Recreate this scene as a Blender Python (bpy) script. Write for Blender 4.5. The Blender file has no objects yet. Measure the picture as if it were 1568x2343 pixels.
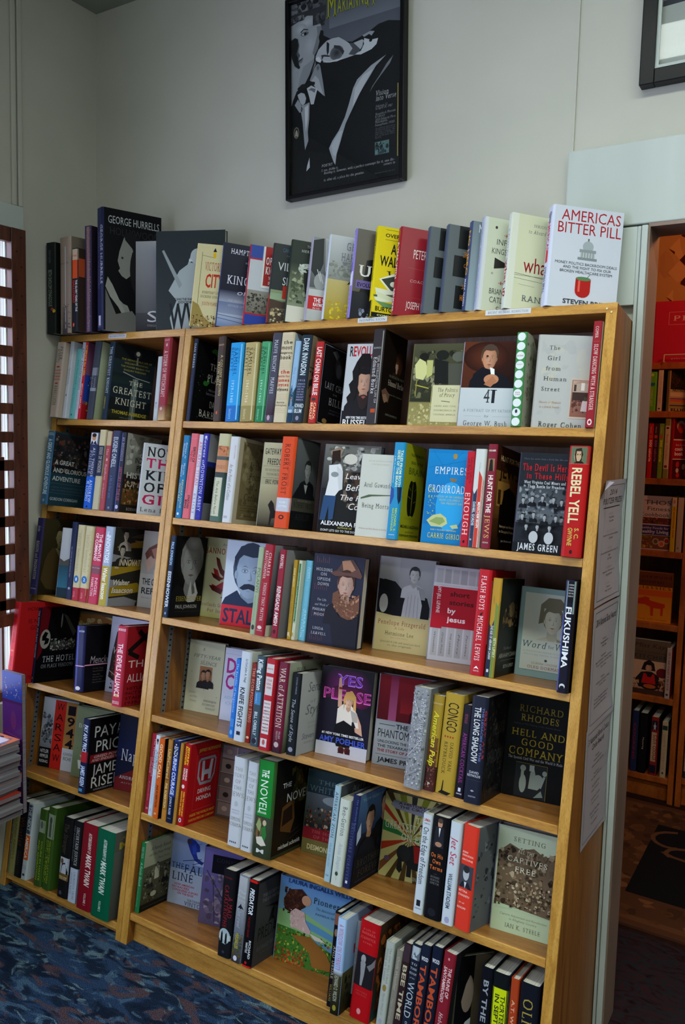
import bpy, bmesh, math, random
from mathutils import Matrix, Vector
from mathutils.geometry import tessellate_polygon
C = bpy.context.scene.collection
S = bpy.context.scene
# ------------------------------------------------ camera, light, exposure
YAW, PITCH, ROLL = 0.5504, -0.0941, 0.0256
cd = bpy.data.cameras.new('camera'); cam = bpy.data.objects.new('camera', cd); C.objects.link(cam)
fw = Vector((-math.sin(YAW)*math.cos(PITCH), math.cos(YAW)*math.cos(PITCH), math.sin(PITCH)))
rt = Vector((math.cos(YAW), math.sin(YAW), 0)); up = rt.cross(fw)
r2 = rt*math.cos(ROLL)+up*math.sin(ROLL); u2 = -rt*math.sin(ROLL)+up*math.cos(ROLL)
m = Matrix((r2, u2, -fw)).transposed().to_4x4(); m.translation = Vector((1.7139, -2.0074, 1.4961))
cam.matrix_world = m
cd.sensor_fit = 'VERTICAL'; cd.sensor_height = 24; cd.lens = 1870.9*24/2343; cd.clip_start = .02
S.camera = cam
w = bpy.data.worlds.new('sky'); S.world = w; w.use_nodes = True
bg = w.node_tree.nodes['Background']; bg.inputs[0].default_value = (.66, .74, 1, 1); bg.inputs[1].default_value = 5
def area(name, loc, rot, sx, sy, power, col, portal=False):
    l = bpy.data.lights.new(name, 'AREA'); l.shape = 'RECTANGLE'; l.size = sx; l.size_y = sy; l.energy = power; l.color = col
    o = bpy.data.objects.new(name, l); C.objects.link(o); o.location = loc; o.rotation_euler = rot
    if portal: l.cycles.is_portal = True
    return o
PI = math.pi
area('window_portal', (-.665, -.95, 1.35), (0, -PI/2, 0), 1.5, 1.2, 1, (1,1,1), True)
area('window_portal', (-.615, -3.0, 1.5), (0, -PI/2, 0), 2.0, 2.2, 1, (1,1,1), True)
# fluorescent tubes of the two ceiling fixtures (the fixtures themselves are built below)
FIX = [(1.95, -1.06), (2.3, -3.1)]
for x, y in FIX:
    area('fluorescent_tubes', (x, y, 2.795), (0, 0, 0), 2.3, .22, 14, (.90, 1, .92)).data.spread = math.radians(135)
lp = bpy.data.lights.new('far_room_lamp', 'POINT'); lp.energy = 16; lp.color = (1, .36, .13); lp.shadow_soft_size = .12
o = bpy.data.objects.new('far_room_lamp', lp); C.objects.link(o); o.location = (1.75, .75, 2.35)
S.view_settings.view_transform = 'Standard'; S.view_settings.look = 'None'; S.view_settings.gamma = 1
S.view_settings.use_curve_mapping = False; S.view_settings.exposure = 0.26
S.cycles.use_denoising = True; S.cycles.max_bounces = 8; S.cycles.sample_clamp_indirect = 4
try:
    S.cycles.denoising_prefilter = 'ACCURATE'; S.cycles.denoising_input_passes = 'RGB_ALBEDO_NORMAL'
except Exception: pass
# ------------------------------------------------ materials
def lin(c): return c/12.92 if c <= .04045 else ((c+.055)/1.055)**2.4
def hexc(h):
    h = h.strip()
    if len(h) == 3: h = ''.join(c*2 for c in h)
    return tuple(lin(int(h[i:i+2], 16)/255) for i in (0, 2, 4))+(1.0,)
def mat(name, rough=.5, col=None, spec=.5):
    M = bpy.data.materials.new(name); M.use_nodes = True; n = M.node_tree; b = n.nodes['Principled BSDF']
    b.inputs['Roughness'].default_value = rough; b.inputs['Specular IOR Level'].default_value = spec
    if col: b.inputs['Base Color'].default_value = hexc(col)
    return M, n, b
def printmat(name, rough):
    M, n, b = mat(name, rough, None, .12); a = n.nodes.new('ShaderNodeVertexColor'); a.layer_name = 'Col'
    n.links.new(a.outputs[0], b.inputs['Base Color']); return M
PRINT = [printmat('glossy_printed_jacket', .24), printmat('satin_printed_jacket', .36), printmat('matte_printed_cover', .6)]
def noisecol(name, cols, scale, rough=.6, stretch=(1,1,1), detail=4, dist=0, bump=0, pos=None, spec=.5):
    M, n, b = mat(name, rough, None, spec); N = n.nodes; L = n.links
    tc = N.new('ShaderNodeTexCoord'); mp = N.new('ShaderNodeMapping'); mp.inputs['Scale'].default_value = stretch
    no = N.new('ShaderNodeTexNoise'); no.inputs['Scale'].default_value = scale; no.inputs['Detail'].default_value = detail; no.inputs['Distortion'].default_value = dist
    cr = N.new('ShaderNodeValToRGB')
    L.new(tc.outputs['Object'], mp.inputs[0]); L.new(mp.outputs[0], no.inputs['Vector']); L.new(no.outputs[0], cr.inputs[0]); L.new(cr.outputs[0], b.inputs['Base Color'])
    e = cr.color_ramp.elements
    pos = pos or [.3+.4*i/(len(cols)-1) for i in range(len(cols))]
    while len(e) < len(cols): e.new(.5)
    for i, c in enumerate(cols): e[i].position = pos[i]; e[i].color = hexc(c)
    if bump:
        bm_ = N.new('ShaderNodeBump'); bm_.inputs['Strength'].default_value = bump; bm_.inputs['Distance'].default_value = .002
        L.new(no.outputs[0], bm_.inputs['Height']); L.new(bm_.outputs[0], b.inputs['Normal'])
    return M
def wood(name, cols, stretch, rough=.32):
    M = noisecol(name, cols, 9, rough, stretch, 6, .6, .12)
    n = M.node_tree; N = n.nodes; L = n.links; b = N['Principled BSDF']
    tc = N.new('ShaderNodeTexCoord'); mp = N.new('ShaderNodeMapping'); mp.inputs['Scale'].default_value = tuple(s*7 for s in stretch)
    no = N.new('ShaderNodeTexNoise'); no.inputs['Scale'].default_value = 18; no.inputs['Detail'].default_value = 2
    cr = N.new('ShaderNodeValToRGB'); cr.color_ramp.elements[0].position = .36; cr.color_ramp.elements[0].color = (.66, .58, .5, 1); cr.color_ramp.elements[1].position = .52; cr.color_ramp.elements[1].color = (1, 1, 1, 1)
    mx = N.new('ShaderNodeMixRGB'); mx.blend_type = 'MULTIPLY'; mx.inputs[0].default_value = .6
    src = b.inputs['Base Color'].links[0].from_socket
    L.new(tc.outputs['Object'], mp.inputs[0]); L.new(mp.outputs[0], no.inputs['Vector']); L.new(no.outputs[0], cr.inputs[0])
    L.new(src, mx.inputs[1]); L.new(cr.outputs[0], mx.inputs[2]); L.new(mx.outputs[0], b.inputs['Base Color'])
    return M
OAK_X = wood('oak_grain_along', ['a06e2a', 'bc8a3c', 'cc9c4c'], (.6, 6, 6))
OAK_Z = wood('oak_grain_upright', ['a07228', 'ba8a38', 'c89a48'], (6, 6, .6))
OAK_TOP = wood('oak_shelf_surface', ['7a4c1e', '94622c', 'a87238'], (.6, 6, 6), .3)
OAK_SIDE_SHADED = wood('oak_side_panel_shaded', ['704216', '8a561e', '9c6628'], (6, 6, .5), .4)  # same oak, darkened: shade on the side faces put into the colour
BACKM = wood('dark_oak_back_panel', ['4c2e18', '5e3a20', '6c4628'], (7, 6, .5), .5)
FAROAK = wood('orange_oak', ['7a3a10', '9a4c18', 'ac5c20'], (3, 3, 1))
REDWOOD = wood('redwood_lattice_timber', ['3c1c0e', '542a16', '6a381e'], (5, 5, .6), .45)
WALLM = noisecol('painted_plaster', ['b2b1a4', 'b9b8ab', 'c0beb1'], 2.2, .7, (1,1,1), 8, 0, .06)
TRIMM = noisecol('worn_gloss_white_paint', ['9fa8a2', 'b0b8b2', 'bac2bc'], 5, .28, (1,1,.25), 8, .3, .1, [.2, .38, .6])
CEILM = noisecol('ceiling_paint', ['8c8e84', '989a90'], 4, .8)
JAMBM = noisecol('brown_grey_jamb_paint', ['6e5c50', '80695c', '8e7868'], 6, .5, (1,1,.3), 6)
FARWALL = mat('far_room_wall', .8, '3a1c10')[0]
BLACK = mat('black_lacquer', .35, '08080a', .2)[0]
METAL = mat('grey_steel_strip', .35, '8a8c8a')[0]; METAL.node_tree.nodes['Principled BSDF'].inputs['Metallic'].default_value = .7
DARK = mat('slot_black', .8, '080808')[0]
WIRE = mat('cream_wire', .4, 'c8b090')[0]
SCREW = mat('brass_screw', .3, 'd8cc90')[0]
def pagemat():
    M, n, b = mat('page_block_paper', .8); N = n.nodes; L = n.links
    tc = N.new('ShaderNodeTexCoord'); wv = N.new('ShaderNodeTexNoise'); mp = N.new('ShaderNodeMapping'); mp.inputs['Scale'].default_value = (2, 900, 2)
    wv.inputs['Scale'].default_value = 1; cr = N.new('ShaderNodeValToRGB'); cr.color_ramp.elements[0].position = .35; cr.color_ramp.elements[0].color = hexc('a8a594'); cr.color_ramp.elements[1].position = .6; cr.color_ramp.elements[1].color = hexc('cfccbe')
    L.new(tc.outputs['Object'], mp.inputs[0]); L.new(mp.outputs[0], wv.inputs['Vector']); L.new(wv.outputs[0], cr.inputs[0]); L.new(cr.outputs[0], b.inputs['Base Color']); return M
PAGES = pagemat()
def carpetmat():
    M, n, b = mat('leaf_pattern_carpet', .95, None, .1); N = n.nodes; L = n.links
    tc = N.new('ShaderNodeTexCoord')
    def leaf(ang, scale, off):
        mp = N.new('ShaderNodeMapping'); mp.inputs['Rotation'].default_value = (0, 0, ang); mp.inputs['Scale'].default_value = (scale, scale*2.4, 1); mp.inputs['Location'].default_value = off
        mp.vector_type = 'POINT'
        no = N.new('ShaderNodeTexNoise'); no.inputs['Scale'].default_value = 1; no.inputs['Detail'].default_value = 3; no.inputs['Distortion'].default_value = 1.4
        L.new(tc.outputs['Object'], mp.inputs[0]); L.new(mp.outputs[0], no.inputs['Vector']); return no.outputs[0]
    def ramp(src, p0, p1):
        r = N.new('ShaderNodeValToRGB'); r.color_ramp.elements[0].position = p0; r.color_ramp.elements[1].position = p1; L.new(src, r.inputs[0]); return r.outputs[0]
    def mix(f, a, c):
        x = N.new('ShaderNodeMixRGB'); L.new(f, x.inputs[0])
        if isinstance(a, tuple): x.inputs[1].default_value = a
        else: L.new(a, x.inputs[1])
        x.inputs[2].default_value = c; return x.outputs[0]
    c = mix(ramp(leaf(.4, 7, (0, 0, 0)), .46, .56), hexc('1c2c42'), hexc('30496a'))
    c = mix(ramp(leaf(2.0, 9, (3, 1, 0)), .56, .62), c, hexc('4c6a84'))
    c = mix(ramp(leaf(-.5, 6.5, (7, 4, 0)), .56, .63), c, hexc('5c4a50'))
    c = mix(ramp(leaf(1.2, 10, (1, 9, 0)), .60, .66), c, hexc('6c8894'))
    c = mix(ramp(leaf(2.8, 7, (5, 2, 0)), .58, .64), c, hexc('16243a'))
    no = N.new('ShaderNodeTexNoise'); no.inputs['Scale'].default_value = 420; no.inputs['Detail'].default_value = 1; L.new(tc.outputs['Object'], no.inputs['Vector'])
    mx = N.new('ShaderNodeMixRGB'); mx.blend_type = 'MULTIPLY'; mx.inputs[0].default_value = .9; L.new(c, mx.inputs[1]); r = ramp(no.outputs[0], .3, .6); L.new(r, mx.inputs[2])
    L.new(mx.outputs[0], b.inputs['Base Color'])
    bp = N.new('ShaderNodeBump'); bp.inputs['Strength'].default_value = .8; bp.inputs['Distance'].default_value = .006; L.new(no.outputs[0], bp.inputs['Height']); L.new(bp.outputs[0], b.inputs['Normal'])
    return M
CARPET = carpetmat()
GLASS, gn, gb = mat('picture_glass', .03)
gn.nodes.clear(); go = gn.nodes.new('ShaderNodeOutputMaterial'); gt = gn.nodes.new('ShaderNodeBsdfTransparent'); gg = gn.nodes.new('ShaderNodeBsdfGlossy'); gg.inputs['Roughness'].default_value = .02
gf = gn.nodes.new('ShaderNodeFresnel'); gf.inputs[0].default_value = 1.5; gm = gn.nodes.new('ShaderNodeMixShader')
gq = gn.nodes.new('ShaderNodeNewGeometry'); gs = gn.nodes.new('ShaderNodeMath'); gs.operation = 'SUBTRACT'; gs.inputs[0].default_value = 1; gp = gn.nodes.new('ShaderNodeMath'); gp.operation = 'MULTIPLY'
gn.links.new(gq.outputs['Backfacing'], gs.inputs[1]); gn.links.new(gs.outputs[0], gp.inputs[0]); gn.links.new(gf.outputs[0], gp.inputs[1])
gn.links.new(gp.outputs[0], gm.inputs[0]); gn.links.new(gt.outputs[0], gm.inputs[1]); gn.links.new(gg.outputs[0], gm.inputs[2]); gn.links.new(gm.outputs[0], go.inputs[0])
LENS = mat('fluorescent_lens', .5, 'ffffff')[0]; lb = LENS.node_tree.nodes['Principled BSDF']; lb.inputs['Emission Color'].default_value = (.9, 1, .93, 1); lb.inputs['Emission Strength'].default_value = 11
# ------------------------------------------------ object helpers
def tag(o, label=None, cat=None, group=None, kind=None):
    if label: o['label'] = label
    if cat: o['category'] = cat
    if group: o['group'] = group
    if kind: o['kind'] = kind
    return o
def empty(name, mw=None, parent=None):
    o = bpy.data.objects.new(name, None); o.empty_display_size = .05; C.objects.link(o)
    if mw is not None: o.matrix_world = mw
    if parent: o.parent = parent
    return o
class MB:
    def __init__(s): s.v = []; s.f = []; s.m = []; s.c = []
    def box(s, x0, y0, z0, x1, y1, z1, mi=0, col=None, M=None):
        P = [(x0,y0,z0),(x1,y0,z0),(x1,y1,z0),(x0,y1,z0),(x0,y0,z1),(x1,y0,z1),(x1,y1,z1),(x0,y1,z1)]
        if M: P = [tuple(M @ Vector(p)) for p in P]
        s.poly3(P, [(0,3,2,1),(4,5,6,7),(0,1,5,4),(1,2,6,5),(2,3,7,6),(3,0,4,7)], mi, col); return s
    def poly3(s, P, F, mi=0, col=None):
        n = len(s.v); s.v += [tuple(p) for p in P]
        for f in F: s.f.append(tuple(n+i for i in f)); s.m.append(mi); s.c.append(col if isinstance(col, list) and len(col) != 4 else [col or (.5,.5,.5,1)]*len(f))
        return s
    def prism(s, yz, x0, x1, mi=0):        # polygon in the y-z plane pushed along x
        n = len(yz); P = [(x0, y, z) for y, z in yz]+[(x1, y, z) for y, z in yz]
        F = [tuple(range(n))[::-1], tuple(range(n, 2*n))]+[(i, (i+1) % n, n+(i+1) % n, n+i) for i in range(n)]
        return s.poly3(P, F, mi)
    def tube(s, pts, r, mi=0, seg=6):
        for a, b in zip(pts[:-1], pts[1:]):
            a, b = Vector(a), Vector(b); d = (b-a).normalized(); u = d.orthogonal().normalized(); v = d.cross(u)
            P = [tuple(q+(u*math.cos(t)+v*math.sin(t))*r) for q in (a, b) for t in [2*PI*i/seg for i in range(seg)]]
            s.poly3(P, [(i, (i+1) % seg, seg+(i+1) % seg, seg+i) for i in range(seg)]+[tuple(range(seg))[::-1], tuple(range(seg, 2*seg))], mi)
        return s
    def build(s, name, mats, parent=None, mw=None, bevel=0, smooth=False):
        me = bpy.data.meshes.new(name); me.from_pydata(s.v, [], s.f)
        if not isinstance(mats, (list, tuple)): mats = [mats]
        for q in mats: me.materials.append(q)
        me.polygons.foreach_set('material_index', s.m)
        ca = me.color_attributes.new('Col', 'FLOAT_COLOR', 'CORNER'); fl = [x for c in s.c for q in c for x in q]
        ca.data.foreach_set('color', fl)
        if smooth: me.polygons.foreach_set('use_smooth', [True]*len(me.polygons))
        me.update()
        o = bpy.data.objects.new(name, me); C.objects.link(o)
        if parent: o.parent = parent
        if mw is not None: o.matrix_world = mw
        if bevel:
            b = o.modifiers.new('bevel', 'BEVEL'); b.width = bevel; b.segments = 2; b.limit_method = 'ANGLE'
        return o
# ------------------------------------------------ lettering: a glyph cache drawn from the built-in font
GL = {}
def glyphs():
    chars = "ABCDEFGHIJKLMNOPQRSTUVWXYZabcdefghijklmnopqrstuvwxyz0123456789.,'-:;!?#&*+/"
    for st, off in (('r', 0), ('b', .022)):
        cu = bpy.data.curves.new('g', 'FONT'); cu.resolution_u = 2; cu.offset = off; cu.size = 1
        ob = bpy.data.objects.new('g', cu); C.objects.link(ob)
        def geom(t):
            cu.body = t; bpy.context.view_layer.update()
            me = ob.evaluated_get(bpy.context.evaluated_depsgraph_get()).to_mesh()
            v = [(p.co.x, p.co.y) for p in me.vertices]; f = [tuple(q.vertices) for q in me.polygons]
            ec = {}
            for q in f:
                for i in range(len(q)):
                    k = tuple(sorted((q[i], q[(i+1) % len(q)]))); ec[k] = ec.get(k, 0)+1
            e = [k for k, n in ec.items() if n == 1]
            return v, f, e
        def width(t):
            v = geom(t)[0]; return max(p[0] for p in v)-min(p[0] for p in v)
        wII = width('II'); cap = max(p[1] for p in geom('H')[0]); GL[st+' '] = ([], [], [], .28/cap)
        for ch in chars:
            v, f, e = geom(ch); adv = width('I'+ch+'I')-wII
            GL[st+ch] = ([(x/cap, y/cap) for x, y in v], f, e, adv/cap)
        bpy.data.objects.remove(ob); bpy.data.curves.remove(cu)
glyphs()
XH = max(p[1] for p in GL['rx'][0])
def serif(v, e, ch):
    out = []
    tops = (1.0,) if ch.isupper() or ch.isdigit() else (XH, 1.0, 1.04)
    if not v: return out
    xs = [p[0] for p in v]; lo, hi = min(xs), max(xs)
    for a, b in e:
        (xa, ya), (xb, yb) = v[a], v[b]
        if abs(xa-xb) < .015 and .08 < abs(ya-yb) < .22 and ch in 'ETFLZCGS' and (abs(xa-lo) < .06 or abs(xa-hi) < .06):
            s_ = -1 if xa > (lo+hi)/2 else 1; y0, y1 = min(ya, yb), max(ya, yb)
            if y1 > .9: out.append((min(xa, xa+s_*.07), y0-.12, max(xa, xa+s_*.07), y1))
            elif y0 < .1: out.append((min(xa, xa+s_*.07), y0, max(xa, xa+s_*.07), y1+.12))
            continue
        if abs(ya-yb) > .01 or abs(xa-xb) > .3 or abs(xa-xb) < .05: continue
        x0, x1 = min(xa, xb), max(xa, xb)
        if abs(ya) < .02: out.append((x0-.11, 0, x1+.11, .065))
        else:
            for t in tops:
                if abs(ya-t) < .025: out.append((x0-.11, t-.065, x1+.11, t)); break
    return out
def thin(y, ch, bold):
    k = .16 if bold else .13; n = .10 if bold else .075
    top = 1.0 if ch.isupper() or ch.isdigit() else XH
    if y < 0 or y > top: return y
    if y < k: return y*n/k
    if y > top-k: return top-(top-y)*n/k
    return n+(y-k)*(top-2*n)/(top-2*k)
def layout(text, style):
    key = 'b' if 'b' in style else 'r'; sh = .22 if 'i' in style else 0
    V = []; F = []; x = 0; n = 0
    for ch in text:
        g = GL.get(key+ch)
        if g is None: continue
        v, f, e, adv = g
        pad = .09 if 's' in style else 0
        x += pad
        if 's' in style and ch.isalnum(): v = [(p[0], thin(p[1], ch, key == 'b')) for p in v]
        V += [(x+p[0]+p[1]*sh, p[1]) for p in v]; F += [tuple(n+i for i in q) for q in f]; n = len(V)
        if 's' in style:
            for (a, b, c, d) in serif(g[0], e, ch):
                V += [(x+a+b*sh, b), (x+c+b*sh, b), (x+c+d*sh, d), (x+a+d*sh, d)]; F.append((n, n+1, n+2, n+3)); n = len(V)
        x += adv+pad
    if not V: return [], []
    x0 = min(p[0] for p in V); x1 = max(p[0] for p in V); w_ = max(x1-x0, 1e-3)
    return [((p[0]-x0)/w_, p[1]) for p in V], F
# ------------------------------------------------ printing: a small drawing language on a face of W x H metres
def draw(W, H, base, items, put, step=4e-5):
    step = min(step, .0032/(8+items.count(';')*1.5+sum(float(i.split(',')[4])*.5 for i in items.split(';') if i[:1] == 'b' and i.count(',') > 5)))
    """items ';' separated; put(x, y, lift, polys, cols) receives metric face coordinates"""
    lift = [step]
    rnd = random.Random(len(items)*7+int(W*9999))
    def emit(V, F, cols):
        put([(x*W/100, y*H/100) for x, y in V], lift[0], F, cols); lift[0] += step
    def poly(P, c):
        tri = tessellate_polygon([[Vector((x*W/100, y*H/100, 0)) for x, y in P]])
        emit(P, [tuple(t) for t in tri], [c]*len(tri))
    def ell(cx, cy, rx, ry, c, n=16, ph=0, clip=True):
        P = [(cx+rx*math.cos(2*PI*i/n+ph), cy+ry*math.sin(2*PI*i/n+ph)) for i in range(n)]
        if clip: P = [(min(max(x, 0), 100), min(max(y, 0), 100)) for x, y in P]
        emit(P, [tuple(range(n))], [c])
    A = W/H
    def mixc(a, b, f): return tuple(a[i]*(1-f)+b[i]*f for i in range(3))+(1,)
    def fan(cx, cy, P, cc, cols):
        n = len(P); emit([(cx, cy)]+P, [(0, 1+i, 1+(i+1) % n) for i in range(n)], [[cc, cols[i], cols[(i+1) % n]] for i in range(n)])
    def clipc(P): return [(min(max(x, 0), 100), min(max(y, 0), 100)) for x, y in P]
    def ellg(cx, cy, rx, ry, cl, cr, n=20):
        an = [2*PI*i/n for i in range(n)]; P = clipc([(cx+rx*math.cos(q), cy+ry*math.sin(q)) for q in an])
        fan(min(max(cx, 0), 100), min(max(cy, 0), 100), P, mixc(cl, cr, .35), [mixc(cl, cr, .5+.5*math.cos(q)) for q in an])
    for it in items.split(';'):
        if not it: continue
        try:
            k = it[0]; a = it[1:]
            if k in 'tv':
                x0, x1, y, cap, col, st, tx = a.split(',', 6); x0, x1, y, cap = map(float, (x0, x1, y, cap)); col = hexc(col)
                V, F = layout(tx, st)
                if not V: continue
                if k == 't': V = [(x0+p[0]*(x1-x0), y+p[1]*cap) for p in V]
                else: V = [(y+p[1]*cap, 100-(x0+p[0]*(x1-x0))) for p in V]
                V = [(min(max(p[0], .5), 99.5), min(max(p[1], .3), 99.7)) for p in V]
                emit(V, F, [col]*len(F))
            elif k == 'r':
                q = a.split(','); x0, y0, x1, y1 = map(float, q[:4]); c = hexc(q[4]); c2 = hexc(q[5]) if len(q) > 5 else c
                n = 6 if x1-x0 > 50 else 3
                V = [(x0+(x1-x0)*i/n, yy) for yy in (y0, y1) for i in range(n+1)]
                emit(V, [(i, i+1, n+2+i, n+1+i) for i in range(n)], [[c, c, c2, c2]]*n)
            elif k == 'e':
                cx, cy, rx, ry, c = a.split(','); ell(float(cx), float(cy), float(rx), float(ry), hexc(c))
            elif k == 'g':                          # soft round glow: centre colour fading to an edge colour
                cx, cy, rx, ry, c, c2 = a.split(','); cx, cy, rx, ry = map(float, (cx, cy, rx, ry)); c, c2 = hexc(c), hexc(c2); n = 20
                fan(cx, cy, clipc([(cx+rx*math.cos(2*PI*i/n), cy+ry*math.sin(2*PI*i/n)) for i in range(n)]), c, [c2]*n)
            elif k == 'p':
                c, pts = a.strip().split(',', 1); c = hexc(c); p = list(map(float, pts.split())); poly(list(zip(p[::2], p[1::2])), c)
            elif k == 'l':
                x0, y0, x1, y1, wd, c = a.split(','); x0, y0, x1, y1, wd = map(float, (x0, y0, x1, y1, wd))
                dx, dy = (x1-x0)*W, (y1-y0)*H; L_ = math.hypot(dx, dy) or 1; nx, ny = -dy/L_*wd/200, dx/L_*wd/200*A*1.0
                nx *= min(W, H)*100/W; ny = dx/L_*wd/200*min(W, H)*100/H
                emit([(x0-nx, y0-ny), (x1-nx, y1-ny), (x1+nx, y1+ny), (x0+nx, y0+ny)], [(0, 1, 2, 3)], [hexc(c)])
            elif k == 'b':
                x0, y0, x1, y1, n, sz, cs = a.split(','); x0, y0, x1, y1, n, sz = map(float, (x0, y0, x1, y1, n, sz)); n, sz = (n, sz) if sz < 4 else (n*2.4, sz*.6); cs = [hexc(c) for c in cs.split('/')]
                s0 = lift[0]; V = []; F = []; CC = []
                for i in range(int(n)):
                    rx = sz*rnd.uniform(.35, 1)/1.4; ry = rx*A*rnd.uniform(.5, 1.5)
                    cx = rnd.uniform(x0, x1); cy = rnd.uniform(y0, y1); ph = rnd.uniform(0, 3)
                    P = [(min(max(cx+rx*rnd.uniform(.6, 1.1)*math.cos(2*PI*j/9+ph), x0), x1), min(max(cy+ry*rnd.uniform(.6, 1.1)*math.sin(2*PI*j/9+ph), y0), y1)) for j in range(9)]
                    c1 = cs[i % len(cs)]; c2 = mixc(c1, cs[rnd.randrange(len(cs))], .55); q1 = [mixc(c1, c2, rnd.random()) for _ in P]
                    put([(x*W/100, y*H/100) for x, y in [(min(max(cx, x0), x1), min(max(cy, y0), y1))]+P], lift[0], [(0, 1+j, 1+(j+1) % 9) for j in range(9)], [[c1, q1[j], q1[(j+1) % 9]] for j in range(9)]); lift[0] += step*.22
                lift[0] += step
            elif k == 'h':
                cx, cy, r, sk, ha, cl = a.split(','); cx, cy, r = map(float, (cx, cy, r)); sk, ha, cl = hexc(sk), hexc(ha), hexc(cl); q = r*A
                dk = tuple(x*.45 for x in sk[:3])+(1,); md = tuple(x*.72 for x in sk[:3])+(1,)
                def cp(P): return [(min(max(x, 0), 100), min(max(y, 0), 100)) for x, y in P]
                cd_ = mixc(cl, (0, 0, 0, 1), .45); hd = mixc(ha, (0, 0, 0, 1), .35); hl = mixc(ha, sk, .14)
                poly(cp([(cx-1.4*r, cy-2.5*q), (cx-1.32*r, cy-1.6*q), (cx-1.1*r, cy-1.3*q), (cx-.42*r, cy-1.0*q), (cx+.42*r, cy-1.0*q), (cx+1.1*r, cy-1.3*q), (cx+1.32*r, cy-1.6*q), (cx+1.4*r, cy-2.5*q)]), cl)
                poly(cp([(cx+.3*r, cy-1.05*q), (cx+1.1*r, cy-1.3*q), (cx+1.32*r, cy-1.6*q), (cx+1.4*r, cy-2.5*q), (cx+.7*r, cy-2.5*q)]), cd_)
                poly(cp([(cx-.27*r, cy-.5*q), (cx-.34*r, cy-1.05*q), (cx, cy-1.4*q), (cx+.34*r, cy-1.05*q), (cx+.27*r, cy-.5*q)]), md)
                ellg(cx, cy+.2*q, .64*r, .86*q, hl, hd)
                face = [(-.5, .2), (-.47, -.25), (-.36, -.55), (-.17, -.76), (0, -.81), (.17, -.76), (.36, -.55), (.47, -.25), (.5, .2), (.42, .56), (.2, .74), (-.2, .74), (-.42, .56)]
                fan(cx-.06*r, cy-.05*q, clipc([(cx+x*r, cy+y*q) for x, y in face]), mixc(sk, (1, 1, 1, 1), .08), [mixc(sk, dk, max(0, x*1.1+.12)) for x, y in face])
                ellg(cx-.5*r, cy-.05*q, .07*r, .15*q, sk, md, 8); ellg(cx+.5*r, cy-.05*q, .07*r, .15*q, md, dk, 8)
                poly(cp([(cx-.55*r, cy+.12*q), (cx-.5*r, cy+.42*q), (cx-.3*r, cy+.62*q), (cx+.05*r, cy+.56*q), (cx+.34*r, cy+.6*q), (cx+.5*r, cy+.36*q), (cx+.56*r, cy+.1*q), (cx+.62*r, cy+.5*q), (cx+.42*r, cy+.88*q), (cx, cy+1.06*q), (cx-.42*r, cy+.9*q), (cx-.62*r, cy+.52*q)]), ha)
                for s_ in (-1, 1):
                    ex = cx+s_*.2*r
                    ellg(ex, cy+.1*q, .13*r, .085*q, md, md, 8)
                    emit([(ex-.1*r, cy+.09*q), (ex, cy+.055*q), (ex+.1*r, cy+.09*q), (ex, cy+.135*q)], [(0, 1, 2, 3)], [mixc(sk, (1, 1, 1, 1), .45)])
                    ellg(ex, cy+.095*q, .045*r, .042*q, dk, dk, 8)
                    emit([(ex-.14*r, cy+.2*q), (ex, cy+.25*q), (ex+.14*r, cy+.2*q), (ex, cy+.275*q)], [(0, 1, 2, 3)], [mixc(ha, dk, .5)])
                poly([(cx+.0*r, cy+.12*q), (cx+.1*r, cy-.18*q), (cx+.03*r, cy-.235*q), (cx-.09*r, cy-.2*q), (cx+.03*r, cy-.17*q)], mixc(md, dk, .3))
                lip = (sk[0]*.55, sk[1]*.36, sk[2]*.36, 1)
                emit([(cx-.17*r, cy-.42*q), (cx-.05*r, cy-.385*q), (cx+.05*r, cy-.385*q), (cx+.17*r, cy-.42*q), (cx, cy-.48*q)], [(0, 1, 2, 3, 4)], [lip])
                emit([(cx-.1*r, cy-.55*q), (cx+.1*r, cy-.55*q), (cx, cy-.585*q)], [(0, 1, 2)], [md])
        except (ValueError, IndexError):
            pass
STR = [(0, .06), (.06, .12), (.12, .2), (.2, .8), (.8, .88), (.88, .94), (.94, 1)]
def addprint(mb, items, W, H, fn, mi=0, strips=False):
    """fn(x, y, lift) -> 3-D point; strips: the face is cut along that many upright lines so that print follows a curved spine"""
    def cut(P, Cc, x0, x1):
        for sg, lim in ((1, x0), (-1, x1)):
            Q = []; D = []
            for i in range(len(P)):
                p, q = P[i], P[(i+1) % len(P)]; a, b = sg*(p[0]-lim), sg*(q[0]-lim)
                if a >= 0: Q.append(p); D.append(Cc[i])
                if (a < 0) != (b < 0):
                    f = a/(a-b); Q.append((p[0]+(q[0]-p[0])*f, p[1]+(q[1]-p[1])*f)); D.append(tuple(Cc[i][k]+(Cc[(i+1) % len(Cc)][k]-Cc[i][k])*f for k in range(4)))
            P, Cc = Q, D
            if len(P) < 3: return [], []
        return P, Cc
    def put(V, lift, F, cols):
        if strips:
            for f, c in zip(F, cols):
                P = [V[i] for i in f]; Cc = c if isinstance(c, list) else [c]*len(f)
                lo, hi = min(p[0] for p in P), max(p[0] for p in P)
                parts = [(P, Cc)]
                if hi-lo > W/9 and len(f) < 25:
                    parts = [cut(P, Cc, W*a_, W*b_) for a_, b_ in STR]
                for P, Cc in parts:
                    if len(P) < 3: continue
                    n = len(mb.v); mb.v += [fn(x, y, lift) for x, y in P]; mb.f.append(tuple(range(n, n+len(P)))); mb.m.append(mi); mb.c.append(Cc)
            return
        n = len(mb.v); mb.v += [fn(x, y, lift) for x, y in V]
        for f, c in zip(F, cols):
            mb.f.append(tuple(n+i for i in f)); mb.m.append(mi); mb.c.append(c if isinstance(c, list) else [c]*len(f))
    draw(W, H, None, items, put)
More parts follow.
